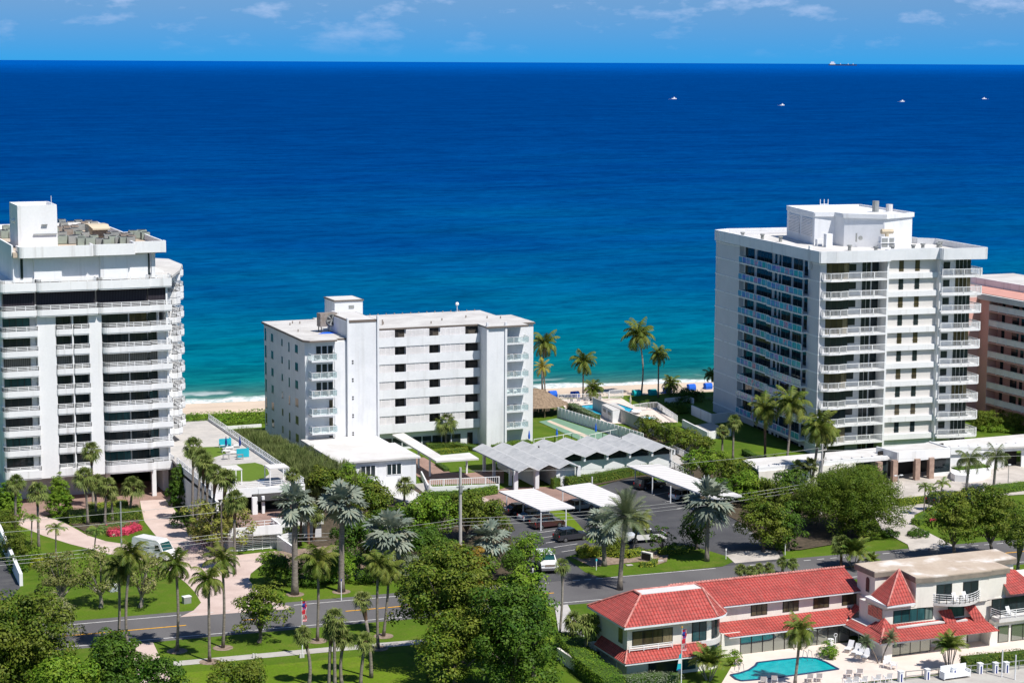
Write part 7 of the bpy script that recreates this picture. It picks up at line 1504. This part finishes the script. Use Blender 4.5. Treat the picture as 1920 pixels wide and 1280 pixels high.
for k, (cx, cy, w, h, by, mt_) in enumerate(((655, 905, 90, 62, 952, 'lf_bright'), (700, 945, 96, 80, 1000, 'lf_mid'), (745, 985, 80, 70, 1030, 'lf_dark'), (800, 965, 110, 88, 1030, 'lf_bright'), (875, 958, 110, 74, 1015, 'lf_mid'), (925, 965, 60, 56, 1005, 'lf_mid'), (690, 1010, 130, 70, 1055, 'lf_dark'), (800, 1020, 120, 60, 1060, 'lf_dark'), (610, 905, 70, 60, 960, 'lf_mid'))):
    tree(cx, cy, w, h, cx, by, mt_, ORD[k]+' mass of the glossy thicket between annex and concrete pole, counted from the left back', .4, 1.1, 41+k, 'sea_grape', 'tree', GSG, parts=2, rc=.6, fill=.4)
tree(1244, 1012, 54, 54, 1244, 1040, 'lf_dark', 'neatly rounded dark bush beside the white pickup', .26, 2.2, 51, 'round_bush', 'shrub', fill=.3, rc=.22, tr=.1); tree(1305, 992, 62, 60, 1305, 1030, 'lf_dark', 'dark tree low behind the right silver palm', .34, 1.2, 52, parts=2); tree(1432, 982, 100, 100, 1430, 1034, 'lf_mid', 'bushy tree at the right end of the car park', .36, 1.1, 53, parts=3); tree(1478, 985, 70, 80, 1478, 1032, 'lf_dark', 'dark tree between the car park and the spreading tree', .36, 1.0, 54, parts=2)
GH = 'sea grape belt right of the pavilion'
for k, (cx, cy, w, h, by, mt_) in enumerate(((1215, 800, 60, 34, 822, 'lf_mid'), (1250, 812, 60, 36, 836, 'lf_mid'), (1282, 826, 60, 38, 850, 'lf_mid'), (1316, 838, 66, 44, 866, 'lf_mid'), (1325, 872, 92, 56, 905, 'lf_bright'), (1375, 885, 80, 50, 920, 'lf_mid'), (1402, 912, 96, 54, 945, 'lf_bright'), (1450, 925, 90, 50, 955, 'lf_mid'), (1480, 905, 70, 50, 940, 'lf_dark'), (1350, 920, 80, 40, 945, 'lf_dark'), (1495, 945, 90, 50, 980, 'lf_mid'))):
    tree(cx, cy, w, h, cx, by, mt_, ORD[k]+' clump of the leafy belt running from the boundary wall to the big tree', .36, 1.2, 61+k, 'sea_grape', 'tree', GH, parts=2, rc=.5, fill=.4)
tree(1598, 934, 196, 112, 1574, 1000, 'lf_spread', 'wide spreading flat-topped tree in front of the porch', .26, 1.5, 81, 'spreading_tree', parts=5, rc=.7, fill=.25, tr=.35, up=.9); tree(1615, 985, 84, 56, 1615, 1012, 'lf_mid', 'shrubby growth under the right side of the spreading tree', .3, 1.2, 82, 'understorey_shrub', 'shrub', parts=2)
tree(1630, 893, 40, 28, 1630, 915, 'lf_bright', 'small bright green tree in front of the lobby glass', .28, 1.8, 83, 'small_tree')
tree(1785, 968, 92, 100, 1790, 1052, 'lf_mid', 'left of two dense dark green trees in front of the parked cars', .34, 1.1, 84, grp='dense trees by the right drive', parts=3); tree(1855, 965, 130, 100, 1860, 1048, 'lf_mid', 'right of two dense dark green trees in front of the parked cars', .34, 1.1, 85, grp='dense trees by the right drive', parts=4); tree(1915, 1005, 90, 80, 1905, 1080, 'lf_mid', 'tree at the right edge behind the flat villa roof', .34, 1.0, 86, parts=2)
# --- feathery pine screen
for k in range(8):
    v = 1.5-5.0*k; u = -39.6+k*.35
    b = np.array([u, v, 0]); px = None; t = thing('feathery_pine', ORD[k]+' from the back in the row of feathery pines between terrace and annex', 'tree', tuple(b), group='row of feathery pines')
    V, cl = blob(90+k, [((u, v, 2.1+.1*k), (4.0, 3.7, 2.2))], 1.1, .5, 'needle', .5, .3); qmesh('crown', V, 'lf_pine', t, OFF[t]); MB().tube([b, b+[0, 0, 2.5]], [.18, .08], 6).build('trunk', 'bark', t)
# --- cones, hedges and shrubs
GK = 'cone shaped evergreens at the foot of the left tower'
def cone(px, by, ty, w, mat, lab):
    b = P(px, by); c = PD(px, (by+ty)/2, b); k = ppm(c); r = w/2/k; hh = (by-ty)/k; V, cl = blob(int(px), [((b[0], b[1], hh*.3), (r, r, hh*.38)), ((b[0], b[1], hh*.62), (r*.72, r*.72, hh*.4))], 7.0, .22, 'leaf', .2, .3); t = thing('cone_evergreen', lab, 'shrub', tuple(b), group=GK); qmesh('foliage', V, mat, t, OFF[t]); MB().tube([b, b+[0, 0, hh*.5]], [.1, .05], 5).build('stem', 'bark', t)
cone(18, 975, 905, 44, 'lf_bright', 'yellow-green cone evergreen at the far left'); cone(111, 967, 895, 42, 'lf_bright', 'bright cone evergreen before the grey lobby wall'); cone(337, 948, 876, 38, 'lf_dark', 'dark cone evergreen at the right corner of the left tower')
hedge([(128, 977), (262, 968)], 4.2, 1.3, 'lf_mid', 'broad clipped green hedge under the fan palm cluster'); hedge([(168, 966), (238, 958)], 1.6, 1.6, 'lf_yel', 'yellow-green clipped strip behind the broad hedge')
hedge([(204, 1004), (228, 1002), (258, 992)], 1.5, .7, 'lf_flower', 'bank of bright pink flowers on the lawn by the drive', name='flower_bed', cat='flower bed', size=.26, soft=.16)
hedge([(170, 1002), (240, 985)], 2.4, .5, 'lf_olive', 'low mixed planting left of the pink flowers', name='low_planting', soft=.15)
for k, (x, y, w, h, m_, l) in enumerate(((30, 1025, 60, 60, 'lf_mid', 'dense green bush beside the white retaining wall'), (12, 985, 50, 50, 'lf_mid', 'green bush at the left edge under the fan palm'), (58, 1040, 44, 22, 'lf_bright', 'low bright bush at the foot of the slim dark palm'), (74, 1056, 34, 16, 'lf_yel', 'yellow crescent shaped bush on the left lawn'), (30, 1058, 40, 30, 'lf_dark', 'dark bush at the end of the retaining wall'), (340, 975, 36, 30, 'lf_dark', 'dark bush left of the terrace side wall'), (375, 965, 40, 26, 'lf_dark', 'shaded bush under the terrace palms'), (385, 1000, 50, 34, 'lf_dark', 'dark shrubs left of the gate building'), (525, 1072, 74, 56, 'lf_dark', 'left clipped round bush by the pink drive'), (590, 1070, 96, 52, 'lf_dark', 'right clipped round bush behind the thick silver palm'), (640, 1068, 60, 50, 'lf_bright', 'rounded bush right of the second silver palm'), (505, 1045, 40, 16, 'lf_bright', 'low grass-green mound beside the gate wing wall'),
    (716, 896, 26, 24, 'lf_bright', 'round topiary bush against the annex wall'), (545, 1000, 50, 30, 'lf_areca', 'leafy plants at the foot of the red fan palm trunks'), (700, 1075, 60, 40, 'lf_dark', 'shaded bush left of the large silver palm base'), (650, 1050, 60, 40, 'lf_dark', 'dark shrub in the shade behind the silver palms'), (760, 1060, 60, 40, 'lf_sage', 'grey-green bush right of the large silver palm'), (885, 1050, 30, 26, 'lf_yel', 'yellow bush left of the silver palm trunk'), (1100, 1035, 34, 24, 'lf_yel', 'yellow bush at the left tip of the island bed'),
    (1150, 1025, 50, 34, 'lf_mid', 'green bush between silver palm and date palm trunks'), (1350, 1020, 1, 1, 'lf_mid', ''), (1555, 1221, 34, 28, 'lf_bright', 'round green bush beside the white towel bin'), (1378, 1235, 22, 28, 'lf_bright', 'bright bush at the foot of the curved bay'), (1255, 800, 1, 1, 'lf_mid', ''), (1290, 742, 60, 22, 'lf_dark', 'dark shaded bush on the raised terrace by the beach'), (1220, 757, 34, 12, 'lf_dark', 'low dark bush between the teal cabanas and the pool'), (1265, 765, 60, 18, 'lf_dark', 'dark ground shrub right of the pool terrace'), (1850, 790, 60, 36, 'lf_mid', 'shrubs at the corner of the pink building'), (1895, 790, 60, 30, 'lf_mid', 'shrubs at the right edge under the pink building'), (1860, 800, 80, 12, 'lf_bright', 'clipped low hedge mound on the right lawn'))):
    if l: shrub(x, y, w, h, m_, l, seed=100+k)
hedge([(808, 937), (868, 935), (930, 925)], 1.0, 1.25, 'lf_bright', 'clipped hedge below the white garden railing'); hedge([(1062, 912), (1120, 905), (1180, 893), (1225, 888)], 1.3, 1.5, 'lf_mid', 'long hedge between the pavilion wall and the car park'); hedge([(1035, 916), (1048, 914)], .9, 1.6, 'lf_mid', 'short hedge block left of the long pavilion hedge')
hedge([(800, 840), (850, 838), (897, 845)], 1.6, .8, 'lf_mid', 'planted strip at the foot of the middle block galleries'); hedge([(812, 852), (875, 846)], 1.0, .7, 'lf_yel', 'yellow clipped hedge edging the courtyard lawn'); hedge([(925, 842), (960, 835), (992, 832)], 1.3, .7, 'lf_bright', 'bright hedge at the foot of the right end of the middle block')
hedge([(820, 872), (838, 884)], .8, .5, 'lf_dark', 'small dark hedge on the near edge of the courtyard lawn')
hedge([(1070, 768), (1118, 792)], 1.6, 1.3, 'lf_sage', 'grey-green clipped hedge behind the timber fence')
hedge([(340, 803), (345, 803)], .5, .5, 'lf_sage', 'x') if 0 else None
hedge([(352, 801), (388, 799)], 1.6, 1.0, 'lf_sage', 'grey-green shrub row at the back of the terrace')
hedge([(1084, 1042), (1110, 1040), (1175, 1046), (1204, 1040)], 1.4, .9, 'lf_yel', 'long yellow-green hedge behind the stone sign'); hedge([(1200, 1062), (1222, 1062), (1228, 1055)], .9, .6, 'lf_yel', 'yellow shrubs ringing the stone sign'); hedge([(1235, 1040), (1290, 1036)], 1.2, .8, 'lf_yel', 'yellow-green shrubs in front of the round bush')
hedge([(1682, 948), (1735, 942), (1765, 946)], 1.2, 1.0, 'lf_yel', 'yellow-green hedge along the back of the loop drive'); hedge([(1716, 985), (1740, 972), (1775, 975)], 1.4, .9, 'lf_bright', 'rounded green hedge edging the flower island'); hedge([(1745, 965), (1778, 962)], 1.0, .6, 'lf_yel', 'yellow planting on the flower island'); hedge([(1740, 976), (1762, 973)], .8, .35, 'lf_flower', 'red flowers on the flower island', name='flower_bed', cat='flower bed')
shrub(1757, 965, 10, 8, 'lf_blue', 'blue pot-like plant on the flower island', .16, 6); shrub(1722, 1000, 40, 12, 'lf_dark', 'low dark ground plants at the curve of the loop drive'); shrub(1668, 1000, 30, 14, 'lf_dark', 'low plants at the edge of the small right lawn')
hedge([(1855, 925), (1935, 915)], 2.4, 1.0, 'lf_bright', 'broad clipped hedge at the right end of the drive'); hedge([(1790, 893), (1850, 887)], 1.8, 1.4, 'lf_bright', 'greenery filling the curved white planter')
hedge([(1062, 1212), (1100, 1262), (1150, 1300)], 2.6, 1.8, 'lf_bright', 'big clipped hedge along the villa side wall', dens=62); hedge([(1170, 1286), (1245, 1280), (1270, 1282)], 1.5, 1.1, 'lf_sage', 'grey-green rounded hedge in front of the villa patio'); hedge([(1805, 1256), (1870, 1250), (1925, 1244)], 1.3, 1.5, 'lf_mid', 'clipped hedge along the quay right of the bench')
hedge([(1086, 1222), (1118, 1216)], 1.6, 1.5, 'lf_dark', 'dark bush block beside the villa side yard')
hedge([(1300, 775), (1340, 785)], 1.5, .6, 'lf_dark', 'shaded planting along the right tower terrace'); hedge([(1395, 852), (1415, 862), (1475, 870)], .9, .9, 'lf_dark', 'low hedge at the edge of the shaded lawn')
# dune cover
patchz = P(340, 800)
g = np.random.default_rng(9); n = 15000; X = g.uniform(-47, 30, n); Y = 43.5-.11*X-g.uniform(0, 1, n)*11-2.0; keep = (X < -12) & (Y < 45.5); X, Y = X[keep], Y[keep]
C = np.stack([X, Y, .5+.35*np.sin(X*1.1)*np.cos(Y*1.3)+g.normal(0, .12, len(X))], 1); o = qmesh('dune_ground_cover', leaves(g, C, np.tile([0, 0, 1.], (len(X), 1)), .5), 'lf_bright'); o['kind'] = 'stuff'; o['label'] = 'bright green sea grape cover between the beach and the lawn, left of the middle block'; o['category'] = 'ground cover'
X = g.uniform(55, 75, 3500); Y = 36-.11*X-g.uniform(0, 1, 3500)*5; C = np.stack([X, Y, .15+g.normal(0, .1, 3500)], 1); o = qmesh('dune_grass', leaves(g, C, np.tile([0, 0, 1.], (3500, 1)), .35), 'lf_olive'); o['kind'] = 'stuff'; o['label'] = 'rough dune grass on the sand in front of the right hand cabanas'; o['category'] = 'dune grass'
w_ = [P(x, y) for x, y in ((400, 806), (490, 800))]
solo(MB().wall(w_[0], w_[1], .3, 0, .5), 'garden_wall', 'white', 'low white wall on the lawn left of the middle block', 'wall', tuple(w_[0]))
